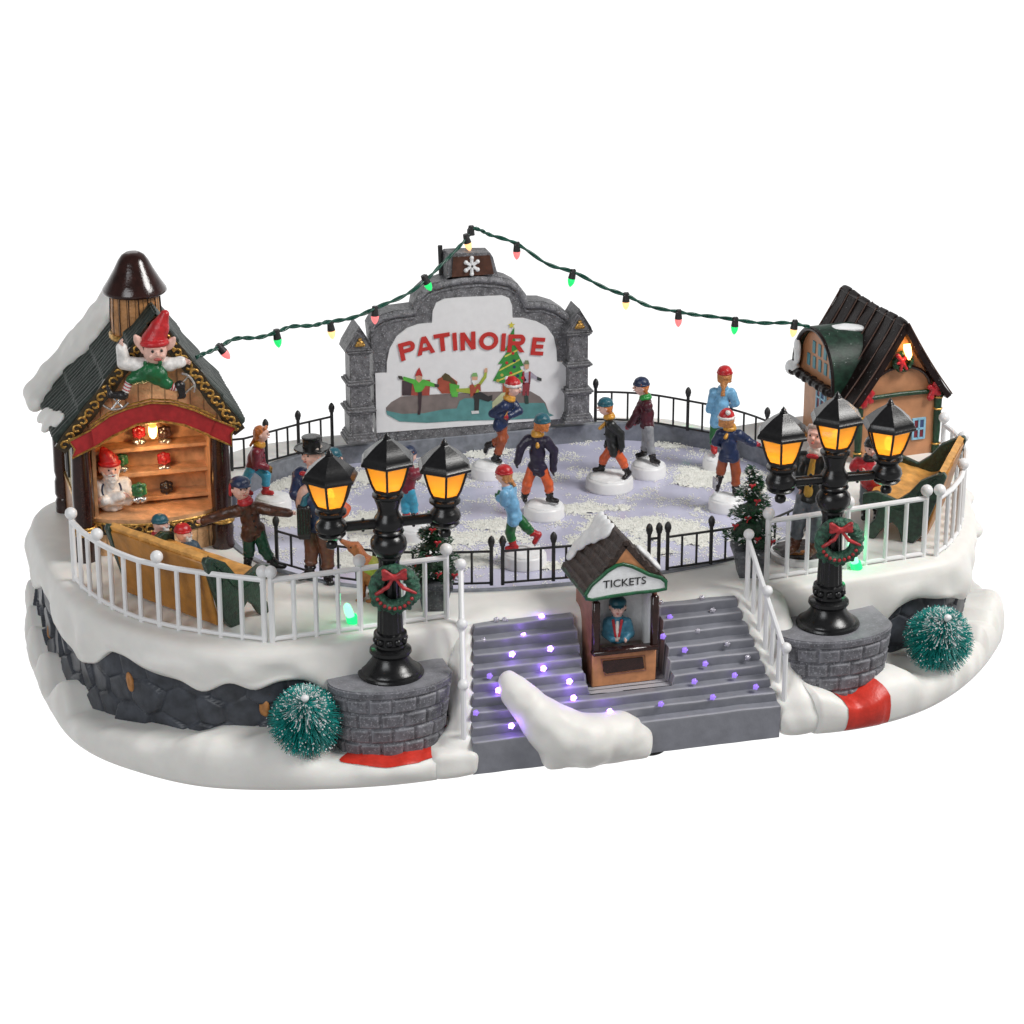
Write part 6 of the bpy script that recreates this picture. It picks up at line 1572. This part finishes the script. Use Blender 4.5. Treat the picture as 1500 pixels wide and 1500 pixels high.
    if beard:
        bpz = [ell(hp3(0, .62, -.85), (r*.5, r*.4, r*.6), Rm), ell(hp3(0, .62, -1.35), (r*.32, r*.3, r*.5), Rm), ell(hp3(.2, .95, -.32), (r*.24, r*.12, r*.1), Rm, .01), ell(hp3(-.2, .95, -.32), (r*.24, r*.12, r*.1), Rm, .01)]
        for q_ in (-1, 1): bpz.append(cap(hp3(q_*.6, .25, -.2), r*.2, hp3(q_*.35, .5, -.8), r*.3, .05))
        sdf_mesh('beard', bpz, beard, root, h=hh*.8, k=.05, disp=r*.08, dfreq=9)
    # ---- hats
    if hat:
        if hat in ('beanie', 'santa'):
            hz = [ell(hp3(0, -.06, .52), (r*.92, r*.98, r*.78), Rm), cut(rbox(hp3(0, .0, -.55), (r*2, r*2, r*.85), .01, Rm))]
            if hat == 'santa':
                e1 = hp3(-.2, -.75, 1.1); hz += [cap(hp3(0, -.15, .95), r*.55, e1, r*.28, .08)]
            ho = sdf_mesh('hat', hz, hatm, root, h=hh*.85, k=.04, disp=r*.03, dfreq=9)
            sdf_mesh('hat_brim', [tor(hp3(0, -.04, .38), r*.86, r*(.2 if hat == 'santa' else .15), Rm@np.array(align((0, 0, 1))), 0, 1.06)], WHF if hat == 'santa' else hatm, ho, h=hh*.85, k=.02, disp=r*.05, dfreq=8)
            if hat == 'santa': sdf_mesh('pompom', [ell(e1+np.array([0, 0, 0]), (r*.32, r*.32, r*.32))], WHF, ho, h=hh*.8, k=.02, disp=r*.06, dfreq=9)
        elif hat == 'top':
            lean = Rm
            hz = [cap(hp3(0, -.1, .62), r*.78, hp3(0, -.3, .75), r*.78, .03), ell(hp3(0, -.05, .50), (r*1.5, r*1.6, r*.13), Rm, .05), tor(hp3(0, -.05, .54), r*1.42, r*.1, Rm, .04, 1.05)]
            cy = MB(); M4 = Matrix([[*map(float, Rm[i]), float(hd[i])] for i in range(3)]+[[0, 0, 0, 1]])
            cy.add(*_cyl([(r*.80, .5*r), (r*.76, .9*r), (r*.78, 1.3*r), (r*.86, 1.5*r), (r*.80, 1.56*r), (r*.3, 1.55*r)], 24), T=M4)
            ho = sdf_mesh('hat', hz[1:], hatm, root, h=hh*.8, k=.03); cy.obj('crown', hatm, ho, 50)
        elif hat == 'cap':
            hz = [ell(hp3(0, -.05, .52), (r*.95, r*.98, r*.66), Rm), cut(rbox(hp3(0, 0, -.65), (r*2, r*2, r*.95), .01, Rm)), ell(hp3(0, .85, .36), (r*.7, r*.55, r*.10), Rm, .05)]
            sdf_mesh('hat', hz, hatm, root, h=hh*.85, k=.04)
        elif hat == 'cone':
            tipo = P_(J['tip']) if 'tip' in J else hp3(0, -.3, 2.1)
            hz = [cap(hp3(0, -.05, .66), r*.84, hp3(0, -.05, .55)*.5+tipo*.5, r*.62, .1), cap(hp3(0, -.05, .55)*.5+tipo*.5, r*.62, tipo, r*.30, .1), tor(hp3(0, -.02, .52), r*.80, r*.2, Rm, .05, 1.05), cut(ell(hp3(0, .1, -.35), (r*.8, r*.9, r*.75), Rm))]
            sdf_mesh('hat', hz, hatm, root, h=hh*.85, k=.04)
    if scarf:
        sz = [tor(ch+tn*H*.025, H*.048, H*.026, align(tn), .02), tor(ch+tn*H*.052, H*.042, H*.022, align(tn), .02)]
        if tail: e0 = P_(tail); sz += [cap(ch+(e0-ch)*.15, H*.02, e0, H*.022, .02)]
        sdf_mesh('scarf', sz, scarf, root, h=hh*.85, k=.03, disp=H*.004, dfreq=8)
    if extra: extra(root, P_, sd, fwd, H, hh, hp3, Rm)
    return root
def _cyl(prof, n):
    vs_ = []; fs = []
    for r_, z in prof:
        for k in range(n): a = 2*math.pi*k/n; vs_.append((r_*math.cos(a), r_*math.sin(a), z))
    for i in range(len(prof)-1):
        for k in range(n): k2 = (k+1) % n; fs.append((i*n+k, i*n+k2, (i+1)*n+k2, (i+1)*n+k))
    fs.append(tuple(len(vs_)-n+k for k in range(n))); return vs_, fs

def skater(*a, **k): return figure(*a, disc_y=DY, **k)
# snow discs the skaters stand on
def disc(px, py, rpx, label, hgt=.6):
    global DY
    py -= 4; DY = py-1; top = ICE_Z+hgt; p = UZ(px, py, top); s = FPX/float((p-CAM)@FW); r_ = rpx/s
    t = empty('snow_disc', (p[0], p[1], ICE_Z), 0, label, 'snow disc', 'white discs under the skaters')
    m = MB(); m.lathe([(r_*1.0, 0), (r_*1.02, .03), (r_, .1), (r_*.99, hgt*.8), (r_*.94, hgt*.93), (r_*.8, hgt)], (0, 0, 0), 44); m.obj('drum', WHITEP, t, 60)
    sdf_mesh('snow_cap', [ell((0, 0, hgt-.03), (r_*.9, r_*.9, .13)), ell((-r_*.3, .1, hgt+.06), (r_*.5, r_*.5, .14)), ell((r_*.25, -.15, hgt+.03), (r_*.5, r_*.4, .12))], SNOWP, t, h=.06, k=.1, disp=.05, dfreq=2.5)
    return top+.07
T0 = ICE_Z+.67

z = disc(716, 684, 26, 'snow disc under the skater in santa hat and rust trousers below the sign')
skater('skater in red santa hat, navy coat and rust trousers leaning right below the sign', (725, 669), z, 4.3, (752, 569), dict(hip=(733, 620), chest=(744, 590), hl=(736, 611, -.25), hr=(746, 610, -.3), el=(722, 606, -.1), er=(760, 603, .1), fl=(714, 648, .5), fr=(725, 668, 0), kl=(738, 636, .2), kr=(736, 641, -.1), tl=(-.3, .3, -1), tr=(.6, -.5, 0)),
       face=62, tilt=0, coat=NAVY, trou=RUST, glove=REDG, hat='santa', hatm=REDH, hair=ORH, scarf=YEL, tail=(741, 612, -.35), skirt=.02)
z = disc(797, 742, 30, 'snow disc under the skater in teal beanie and orange trousers seen from behind')
skater('skater in teal beanie, purple black jacket and orange trousers seen from behind in mid rink', (789, 730), z, 4.35, (794, 622), dict(hip=(787, 684), chest=(787, 640), hl=(758, 677, -.1), hr=(810, 688, -.1), el=(763, 656), er=(811, 661), fl=(768, 726, .2), fr=(806, 729, -.2), kl=(772, 706, -.1), kr=(803, 706, -.1), tl=(.1, -1, 0), tr=(.9, -.4, 0)),
       face=165, coat=PURP, trou=ORNT, glove=BLG, hat='beanie', hatm=TEALH, hair=ORH, scarf=YEL, tail=(787, 655, -.35), skirt=.05)
z = disc(893, 701, 35, 'snow disc under the skater striding left in orange trousers and black jacket')
skater('skater in pale teal beanie, black jacket and orange trousers striding left', (893, 694), z, 4.0, (885, 597), dict(hip=(899, 655), chest=(892, 614), hl=(889, 650, .3), hr=(910, 655, -.4), el=(896, 632, .3), er=(908, 636, -.3), fl=(880, 686, .2), fr=(920, 692, -.3), kl=(884, 670, .1), kr=(912, 674, -.2), tl=(-1, -.1, 0), tr=(-.6, -.6, -.45)),
       face=-82, coat=BLKC, trou=ORNT, glove=BLG, hat='beanie', hatm=TEALH, hair=ORH, scarf=YEL, tail=(878, 628, -.1), skirt=.05)
z = disc(950, 683, 26, 'snow disc under the skater in dark hat, green scarf and grey trousers')
skater('skater in dark blue hat, green scarf, dark maroon jacket and grey trousers facing left', (952, 668), z, 4.2, (937, 568), dict(hip=(947, 622), chest=(944, 586), hl=(921, 624, -.1), hr=(932, 618, .4), el=(932, 606, -.2), er=(946, 603, .3), fl=(942, 656, .4), fr=(957, 665, -.2), kl=(946, 641, .1), kr=(951, 641, -.1), tl=(-.8, -.4, 0), tr=(.7, -.6, 0)),
       face=-75, coat=C_('coat_dark_maroon', (.075, .012, .022)), trou=GRYT, glove=REDG, hat='beanie', hatm=NAVH, hair=ORH, scarf=GRS, tail=(946, 592, .2))
z = disc(1051, 674, 22, 'snow disc under the blond skater in sky blue jumper at the back of the ice')
skater('blond skater in red hat, sky blue jumper and green trousers seen from behind', (1050, 662), z, 4.25, (1058, 551), dict(hip=(1053, 610), chest=(1056, 574), hl=(1047, 600, .5), hr=(1070, 592, .5), el=(1038, 600, .1), er=(1075, 590, .1), fl=(1046, 658, -.1), fr=(1060, 655, .5), kl=(1045, 634, .1), kr=(1060, 632, .3), tl=(-.2, .9, 0), tr=(.2, 1, 0)),
       face=180, coat=SKYB, trou=GRNT, boot=REDB, glove=GRG, hat='beanie', hatm=REDH, hair=BLND, hairlong=(1056, 580, -.35), skirt=.08)
z = disc(1064, 732, 26, 'snow disc under the navy coated skater holding out a red mitten')
def lifted_skate(root, P_, sd, fwd, H, hh, hp3, Rm):
    p = P_((1046, 708, -.35)); sdf_mesh('raised_blade', [rbox(p, (.035, .16, .30), .03, rotm(az=.5)), ell(p+np.array([.1, 0, .1]), (.1, .12, .2))], BLADE, root, h=.04, k=.03)
skater('skater in santa hat and navy coat seen from behind holding out a red mitten', (1064, 722), z, 4.35, (1061, 616), dict(hip=(1066, 665), chest=(1066, 631), hl=(1056, 652, .4), hr=(1102, 650, .1), el=(1046, 648, .2), er=(1091, 644, .2), fl=(1052, 704, -.1), fr=(1077, 718, 0), kl=(1055, 686, .1), kr=(1077, 688, .1), tl=(-.2, -.2, -1), tr=(0, 1, -.1), hd1=(1, 0, -.1)),
       face=176, coat=NAVY, trou=RUST, glove=REDG, hat='santa', hatm=REDH, hair=BLND, scarf=YEL, tail=(1060, 642, -.35), skirt=.04, extra=lifted_skate)
z = disc(768, 812, 33, 'snow disc under the skater in sky blue jumper near the front fence')
skater('skater in red beanie, sky blue jumper and green trousers gliding left by the front fence', (768, 803), z, 4.15, (738, 697), dict(hip=(754, 757), chest=(743, 716), hl=(731, 730, -.1), hr=(736, 726, .4), el=(740, 737, -.3), er=(750, 738, .3), fl=(753, 802, -.1), fr=(788, 785, .2), kl=(747, 778, -.1), kr=(771, 771, .1), tl=(-.95, -.2, 0), tr=(-.5, -.3, -.8)),
       face=-112, coat=SKYB, trou=GRNT, boot=REDB, glove=GRG, hat='beanie', hatm=REDH, hair=BLND, hairlong=(754, 712, .1), skirt=.04)
z = disc(400, 731, 27, 'snow disc under the orange haired skater at the far left of the ice')
skater('orange haired skater in maroon jumper and bright blue trousers leaning right', (384, 728), z, 4.1, (386, 636), dict(hip=(371, 683), chest=(381, 656), hl=(392, 685, -.3), hr=(393, 687, .2), el=(377, 680, -.3), er=(385, 680, .3), fl=(362, 722, .2), fr=(389, 726, -.1), kl=(362, 700, .1), kr=(391, 698, -.1), tl=(.6, .4, -.6), tr=(1, -.3, 0)),
       face=78, coat=MARN, trou=SKYT, boot=REDB, glove=MUST, hair=ORH, hairlong=(370, 652, .1), scarf=YEL)
z = disc(607, 773, 31, 'snow disc under the skater half hidden by the left lamp')
skater('skater in maroon jumper and blue trousers half hidden behind the left lamp', (602, 760), z, 4.1, (600, 668), dict(hip=(598, 716), chest=(600, 686), hl=(586, 704, .2), hr=(613, 699, .2), el=(586, 696), er=(615, 692, -.1), fl=(596, 757, 0), fr=(608, 756, .2), kl=(594, 736), kr=(606, 736, .1), tl=(.6, -.6, 0), tr=(.9, -.2, 0)),
       face=120, coat=MARN, trou=SKYT, boot=REDB, glove=MUST, hat='beanie', hatm=NAVH, hair=ORH)
z = disc(484, 781, 24, 'snow disc behind the man in the top hat')
skater('skater whose dark teal hat just shows above the left lantern', (485, 772), z, 4.2, (491, 672), dict(hip=(484, 726), chest=(487, 692), hl=(477, 718), hr=(489, 718), el=(476, 704), er=(492, 704), fl=(480, 768), fr=(485, 768)),
       face=90, coat=PURP, trou=ORNT, glove=BLG, hat='beanie', hatm=TEALH, hair=ORH)

# people round the terrace
GR = 'visitors on the terrace'
def ear_flaps(root, P_, sd, fwd, H, hh, hp3, Rm):
    r = H*.078; sdf_mesh('ear_flap', [cap(hp3(-.9, -.1, .45), r*.22, hp3(-1.0, -.1, -.45), r*.2)], REDC, root, h=hh, k=.04)
figure('boy in navy cap, brown coat and dark green trousers with both arms stretched out', (385, 836), DZ, 4.9, (357, 716), dict(hip=(373, 775), chest=(364, 739), hl=(302, 761, -.3), hr=(426, 754, -.2), el=(330, 752, -.1), er=(399, 749, -.1), fl=(363, 830, 0), fr=(404, 832, -.1), kl=(366, 804), kr=(388, 805, -.1), tl=(.2, -1, 0), tr=(.95, -.3, 0), hd0=(-1, 0, -.15), hd1=(1, 0, 0)),
       face=22, tilt=6, coat=BRN, trou=DGRT, boot=BLKB, hat='cap', hatm=NAVH, hair=BRH, scarf=REDS, skirt=.05, skates=False, group=GR, shirt=None, hk=1.12, extra=ear_flaps)
def tophat_bits(root, P_, sd, fwd, H, hh, hp3, Rm):
    sdf_mesh('coat_tails', [cap(P_((480, 750, .3)), .34, P_((486, 792, .35)), .3), cap(P_((470, 745, .3)), .3, P_((478, 780, .35)), .26)], NAVY, root, h=hh, k=.1, disp=.03)
figure('stout man in black top hat and navy tailcoat holding a black bag', (464, 850), DZ, 5.9, (462, 668), dict(hip=(465, 765), chest=(462, 694), hl=(458, 736, -.35), hr=(480, 735, -.1), el=(438, 724, -.1), er=(488, 722, .1), fl=(453, 846, -.1), fr=(481, 853, -.1), kl=(458, 806), kr=(480, 808), tl=(-.8, -.5, 0), tr=(.2, -1, 0)),
       face=-42, coat=NAVY, trou=BRNT, boot=BLKB, hat='top', hatm=BLKH, hair=GRH, shirt=C_('waistcoat_pink', (.60, .36, .28)), bow=REDS, girth=1.22, skates=False, group=GR, hk=1.0, extra=tophat_bits)
bp0 = UZ(464, 850, DZ)
bag = empty('black_bag', tuple(UY(446, 786, bp0[1]-.55)), R(-15), 'black ribbed bag with teal top held by the man in the top hat', 'bag')
sdf_mesh('bag_body', [rbox((0, 0, .75), (.30, .22, .72), .15), rbox((0, 0, .1), (.27, .2, .2), .1)]+[cap((-.25+.125*k, -.22, .15), .035, (-.25+.125*k, -.22, 1.35), .035, .02) for k in range(5)], BLKB, bag, h=.04, k=.04)
sdf_mesh('bag_top', [cap((0, 0, 1.45), .17, (.05, 0, 1.75), .11), cap((.05, 0, 1.75), .1, (.22, 0, 1.95), .07)], TEALH, bag, h=.04, k=.05)
# dog sitting with its muzzle raised
db = UZ(545, 878, DZ); dg = empty('dog', db, -AZ, 'sitting ginger dog with yellow green blanket looking up at the man', 'dog')
FUR = C_('dog_ginger', (.42, .13, .04), bump=.5, scale=7); 
sdf_mesh('body', [cap((-.15, 0, 1.55), .42, (.35, .1, .75), .58, .15), ell((.45, .1, .5), (.52, .5, .45)), cap((-.25, -.02, 1.75), .3, (-.62, -.02, 2.25), .24, .1), ell((-.72, 0, 2.38), (.30, .25, .26)), cap((-.8, 0, 2.42), .17, (-1.18, -.02, 2.66), .11, .05), ell((-1.26, -.02, 2.72), (.08, .07, .07)),
                  cap((-.35, -.22, 1.3), .17, (-.42, -.25, .5), .12, .08), cap((-.42, -.25, .5), .12, (-.44, -.26, .1), .10, .05), ell((-.52, -.28, .07), (.17, .11, .08), None, .04),
                  cap((-.30, .2, 1.3), .17, (-.36, .22, .5), .12, .08), cap((-.36, .22, .5), .12, (-.38, .22, .1), .10, .05), ell((-.46, .22, .07), (.17, .11, .08), None, .04),
                  cap((.45, -.25, .55), .30, (.1, -.36, .28), .17, .08), ell((-.02, -.38, .08), (.26, .12, .09), None, .05), cap((.45, .4, .5), .28, (.15, .45, .2), .15, .08), ell((.02, .45, .08), (.25, .12, .09), None, .05),
                  cap((.85, .15, .35), .12, (1.25, .2, .18), .08, .05), cap((1.25, .2, .18), .08, (1.5, .1, .35), .05, .04),
                  cap((-.58, -.2, 2.5), .08, (-.42, -.3, 2.2), .10, .03), cap((-.58, .2, 2.5), .08, (-.42, .3, 2.2), .10, .03)], FUR, dg, h=.04, k=.08, disp=.02, dfreq=6)
sdf_mesh('blanket', [cap((.02, 0, 1.45), .50, (.42, .1, .85), .63, .1), cut(cap((-.3, 0, .75), .75, (-.3, 0, -.4), .8)), cut(rbox((.4, 0, .0), (1, 1, .42), .05))], C_('blanket_yellow_green', (.32, .34, .035), bump=.5), dg, h=.045, k=.05, disp=.03, dfreq=5)
m = MB(); m.sphere((-.84, -.2, 2.46), .045, 8); m.sphere((-1.3, -.03, 2.76), .07, 8); m.obj('eyes_and_nose', EYE, dg, 80)

# gentleman on a dark disc at the right
gp = UZ(1174, 815, DZ); gd = empty('figure_base', gp, 0, 'round dark base rimmed in white beneath the gentleman in the yellow waistcoat', 'base')
m = MB(); m.lathe([(1.38, 0), (1.42, .05), (1.40, .28), (1.32, .33)], (0, 0, 0), 44); m.obj('rim', WHITEP, gd, 50)
sdf_mesh('dark_top', [ell((0, 0, .30), (1.30, 1.30, .16)), ell((.3, -.3, .36), (.5, .4, .12)), ell((-.4, .2, .38), (.5, .5, .14))], paint('base_dark_paint', (.03, .022, .022), .4, var=.4, speck=((.7, .7, .7), 6., .05)), gd, h=.06, k=.1, disp=.05)
sdf_mesh('fallen_leaves', [ell((-.75+.2*k, -.55-.1*(k % 3), .44), (.16, .12, .07)) for k in range(5)]+[ell((.35+.2*k, -.7, .42), (.12, .1, .06)) for k in range(2)], C_('leaf_orange', (.45, .16, .03)), gd, h=.04, k=.02)
figure('gentleman in black jacket, yellow waistcoat and red bow tie on the round base', (1177, 815), DZ+.38, 6.1, (1190, 642), dict(hip=(1184, 726), chest=(1190, 667), hl=(1169, 712, -.1), hr=(1206, 708, -.2), el=(1168, 692, 0), er=(1212, 690, 0), fl=(1164, 806, 0), fr=(1189, 811, -.1), kl=(1168, 762, -.1), kr=(1190, 766, -.1)),
       face=-22, tilt=14, coat=BLKC, trou=SLTT, boot=BRNT, hair=GRH, shirt=C_('waistcoat_yellow', (.58, .33, .05)), scarf=WHS, bow=REDS, skates=False, group=GR, girth=.95)
figure('man in red jacket with dark scarf and slate trousers beside the slatted bench', (1276, 762), DZ, 5.1, (1275, 657), dict(hip=(1277, 708), chest=(1272, 676), hl=(1259, 690, -.35), hr=(1285, 694, -.3), el=(1250, 686, 0), er=(1297, 690, 0), fl=(1267, 758, 0), fr=(1285, 758, .1), kl=(1266, 734), kr=(1284, 735)),
       face=-8, coat=REDC, trou=SLTT, boot=BLKB, hat='beanie', hatm=BLKH, hair=BRH, scarf=BLG, tail=(1268, 694, -.35), skates=False, group=GR, girth=1.28, arm=1.15)
# shopkeeper behind the counter
def ribbon(root, P_, sd, fwd, H, hh, hp3, Rm):
    c = P_((165, 716)); pts = [c+np.array([.42*math.sin(a), -.62-.04*math.cos(a), -.5*math.cos(a)+.18]) for a in np.linspace(-2.2, 2.2, 15)]
    MB().tube(pts, .045, 6).obj('blue_cord', NAVH, root, 60)
figure('bearded shopkeeper in red cone hat and white shirt with folded arms behind the counter', (166, 745), DZ+cz+.02, 5.3, (164, 686), dict(hip=(165, 738), chest=(164, 704), hl=(178, 727, -.72), hr=(154, 733, -.70), el=(146, 733, -.25), er=(187, 732, -.25), tip=(156, 659), hd0=(1, -.1, .1), hd1=(-1, -.1, 0)),
       face=14, coat=WHC, hat='cone', hatm=REDH, beard=WHF, bust=True, group='stall figures', girth=1.12, hk=1.12, arm=1.15, ears=1.3, extra=ribbon)
# elf sprawled over the gable
def elf_bits(root, P_, sd, fwd, H, hh, hp3, Rm):
    r = H*.086*1.6
    sdf_mesh('ears', [cap(hp3(-.75, 0, 0), r*.22, P_((202, 492, -.1)), r*.12), ell((P_((207, 501, -.05))), (r*.34, r*.15, r*.58), rotm(ay=-.5)), cap(hp3(.75, 0, 0), r*.2, P_((258, 497, -.1)), r*.1), ell((P_((252, 505, -.05))), (r*.32, r*.15, r*.55), rotm(ay=.6))], SKIN, root, h=.035, k=.08)
    sdf_mesh('overalls', [cap(P_((205, 548, -.2)), .36, P_((234, 549, -.25)), .36), ell(P_((221, 543, -.25)), (.62, .42, .42)), cap(P_((222, 549, -.2)), .34, P_((245, 563, -.3)), .26), cap(P_((210, 549, -.2)), .34, P_((193, 555, -.3)), .24),
              cap(P_((214, 541, -.35)), .09, P_((214, 531, -.5)), .08, .02), cap(P_((233, 540, -.35)), .09, P_((236, 531, -.5)), .08, .02), rbox(P_((223, 543, -.42)), (.30, .14, .13), .06, None, .05)], C_('overall_green', (.01, .12, .04), .25), root, h=.04, k=.09, disp=.03, dfreq=5)
    for a, b in (((190, 558, -.3), (184, 571, -.3)), ((247, 566, -.3), (257, 569, -.3))):
        A_, B__ = P_(a), P_(b)
        so = sdf_mesh('sock', [cap(A_, .17, B__, .16)], WHC, root, h=.035, k=.02)
        for k in range(3): f = .15+.33*k; sdf_mesh('sock_stripe', [tor(A_+(B__-A_)*f, .165, .028, align(B__-A_))], REDG, so, h=.02, k=0)
    for bt_, toe, h_, bl in ((P_((180, 577, -.35)), P_((162, 576, -.4)), (158, 562, -.4), [(150, 590), (162, 597), (178, 595), (187, 588)]), (P_((263, 566, -.35)), P_((266, 581, -.4)), (260, 585, -.4), [(266, 549), (276, 553), (284, 566), (283, 577)])):
        bo = sdf_mesh('skate_boot', [cap(bt_, .2, toe, .15), cap(toe, .14, P_(h_), .05), ell(bt_, (.24, .2, .2))], BLKB, root, h=.035, k=.06)
        q_ = [P_((x, y, -.42)) for x, y in bl]; MB().tube(spline([Vector(map(float, p)) for p in q_], 5), .055, 6).tube([bt_, q_[1]], .05, 6).tube([toe, q_[2]], .05, 6).obj('blade', SILVER, bo, 60)
p_e = UY(223, 560, FY-.75)
figure('grinning elf in red hat and green overalls sprawled over the stall gable', (223, 560), float(p_e[2]), 4.4, (229, 513), dict(hip=(222, 548, -.1), chest=(226, 528, -.05), hl=(181, 508, -.1), hr=(267, 532, -.1), el=(184, 530, -.05), er=(249, 535, -.1), tip=(246, 462), hd0=(-.05, 0, 1), hd1=(1, 0, 0)),
       face=10, tilt=4, coat=WHC, hat='cone', hatm=REDH, hair=BRH, bust=True, group='stall figures', hk=1.72, arm=1.4, ears=.2, mouth=.25, extra=elf_bits)
# two small bearded children-sized gnomes on the bench
figure('small bearded gnome in dark cap and red coat sitting on the left bench', (232, 830), DZ+.3, 3.4, (238, 768), dict(hip=(231, 806), chest=(232, 782), hl=(246, 798, .2), hr=(247, 800, .5), fl=(256, 826, .7), fr=(250, 824, 1.1), kl=(250, 808, .6), kr=(247, 806, .9)),
       face=95, coat=REDC, trou=SLTT, boot=BLKB, hat='beanie', hatm=TEALH, beard=WHF, skates=False, group='gnomes on the bench', hk=1.25)
figure('small bearded gnome in red cap and slate blue coat sitting on the left bench', (280, 838), DZ+.3, 3.4, (271, 781), dict(hip=(281, 814), chest=(276, 795), hl=(296, 808, .2), hr=(292, 808, .5), fl=(305, 834, .6), fr=(300, 832, 1.0), kl=(300, 816, .5), kr=(296, 814, .8)),
       face=100, coat=C_('coat_slate_blue', (.05, .085, .12)), trou=SLTT, boot=BLKB, hat='beanie', hatm=REDH, beard=WHF, skates=False, group='gnomes on the bench', hk=1.25, girth=1.2)
# ticket seller
figure('ticket seller in teal cap and blue jacket leaning on the booth counter', (905, 940), 4.2, 4.0, (904, 889), dict(hip=(904, 934), chest=(904, 906), hl=(898, 937, -.35), hr=(915, 936, -.35), el=(888, 928, .05), er=(923, 927, .05), hd0=(1, -.3, 0), hd1=(.3, -1, 0)),
       face=0, coat=C_('jacket_denim_blue', (.05, .20, .30)), hat='cap', hatm=TEALH, hair=BRH, bust=True, lapel=REDS, shirt=WHS, group='stall figures', hk=1.15)
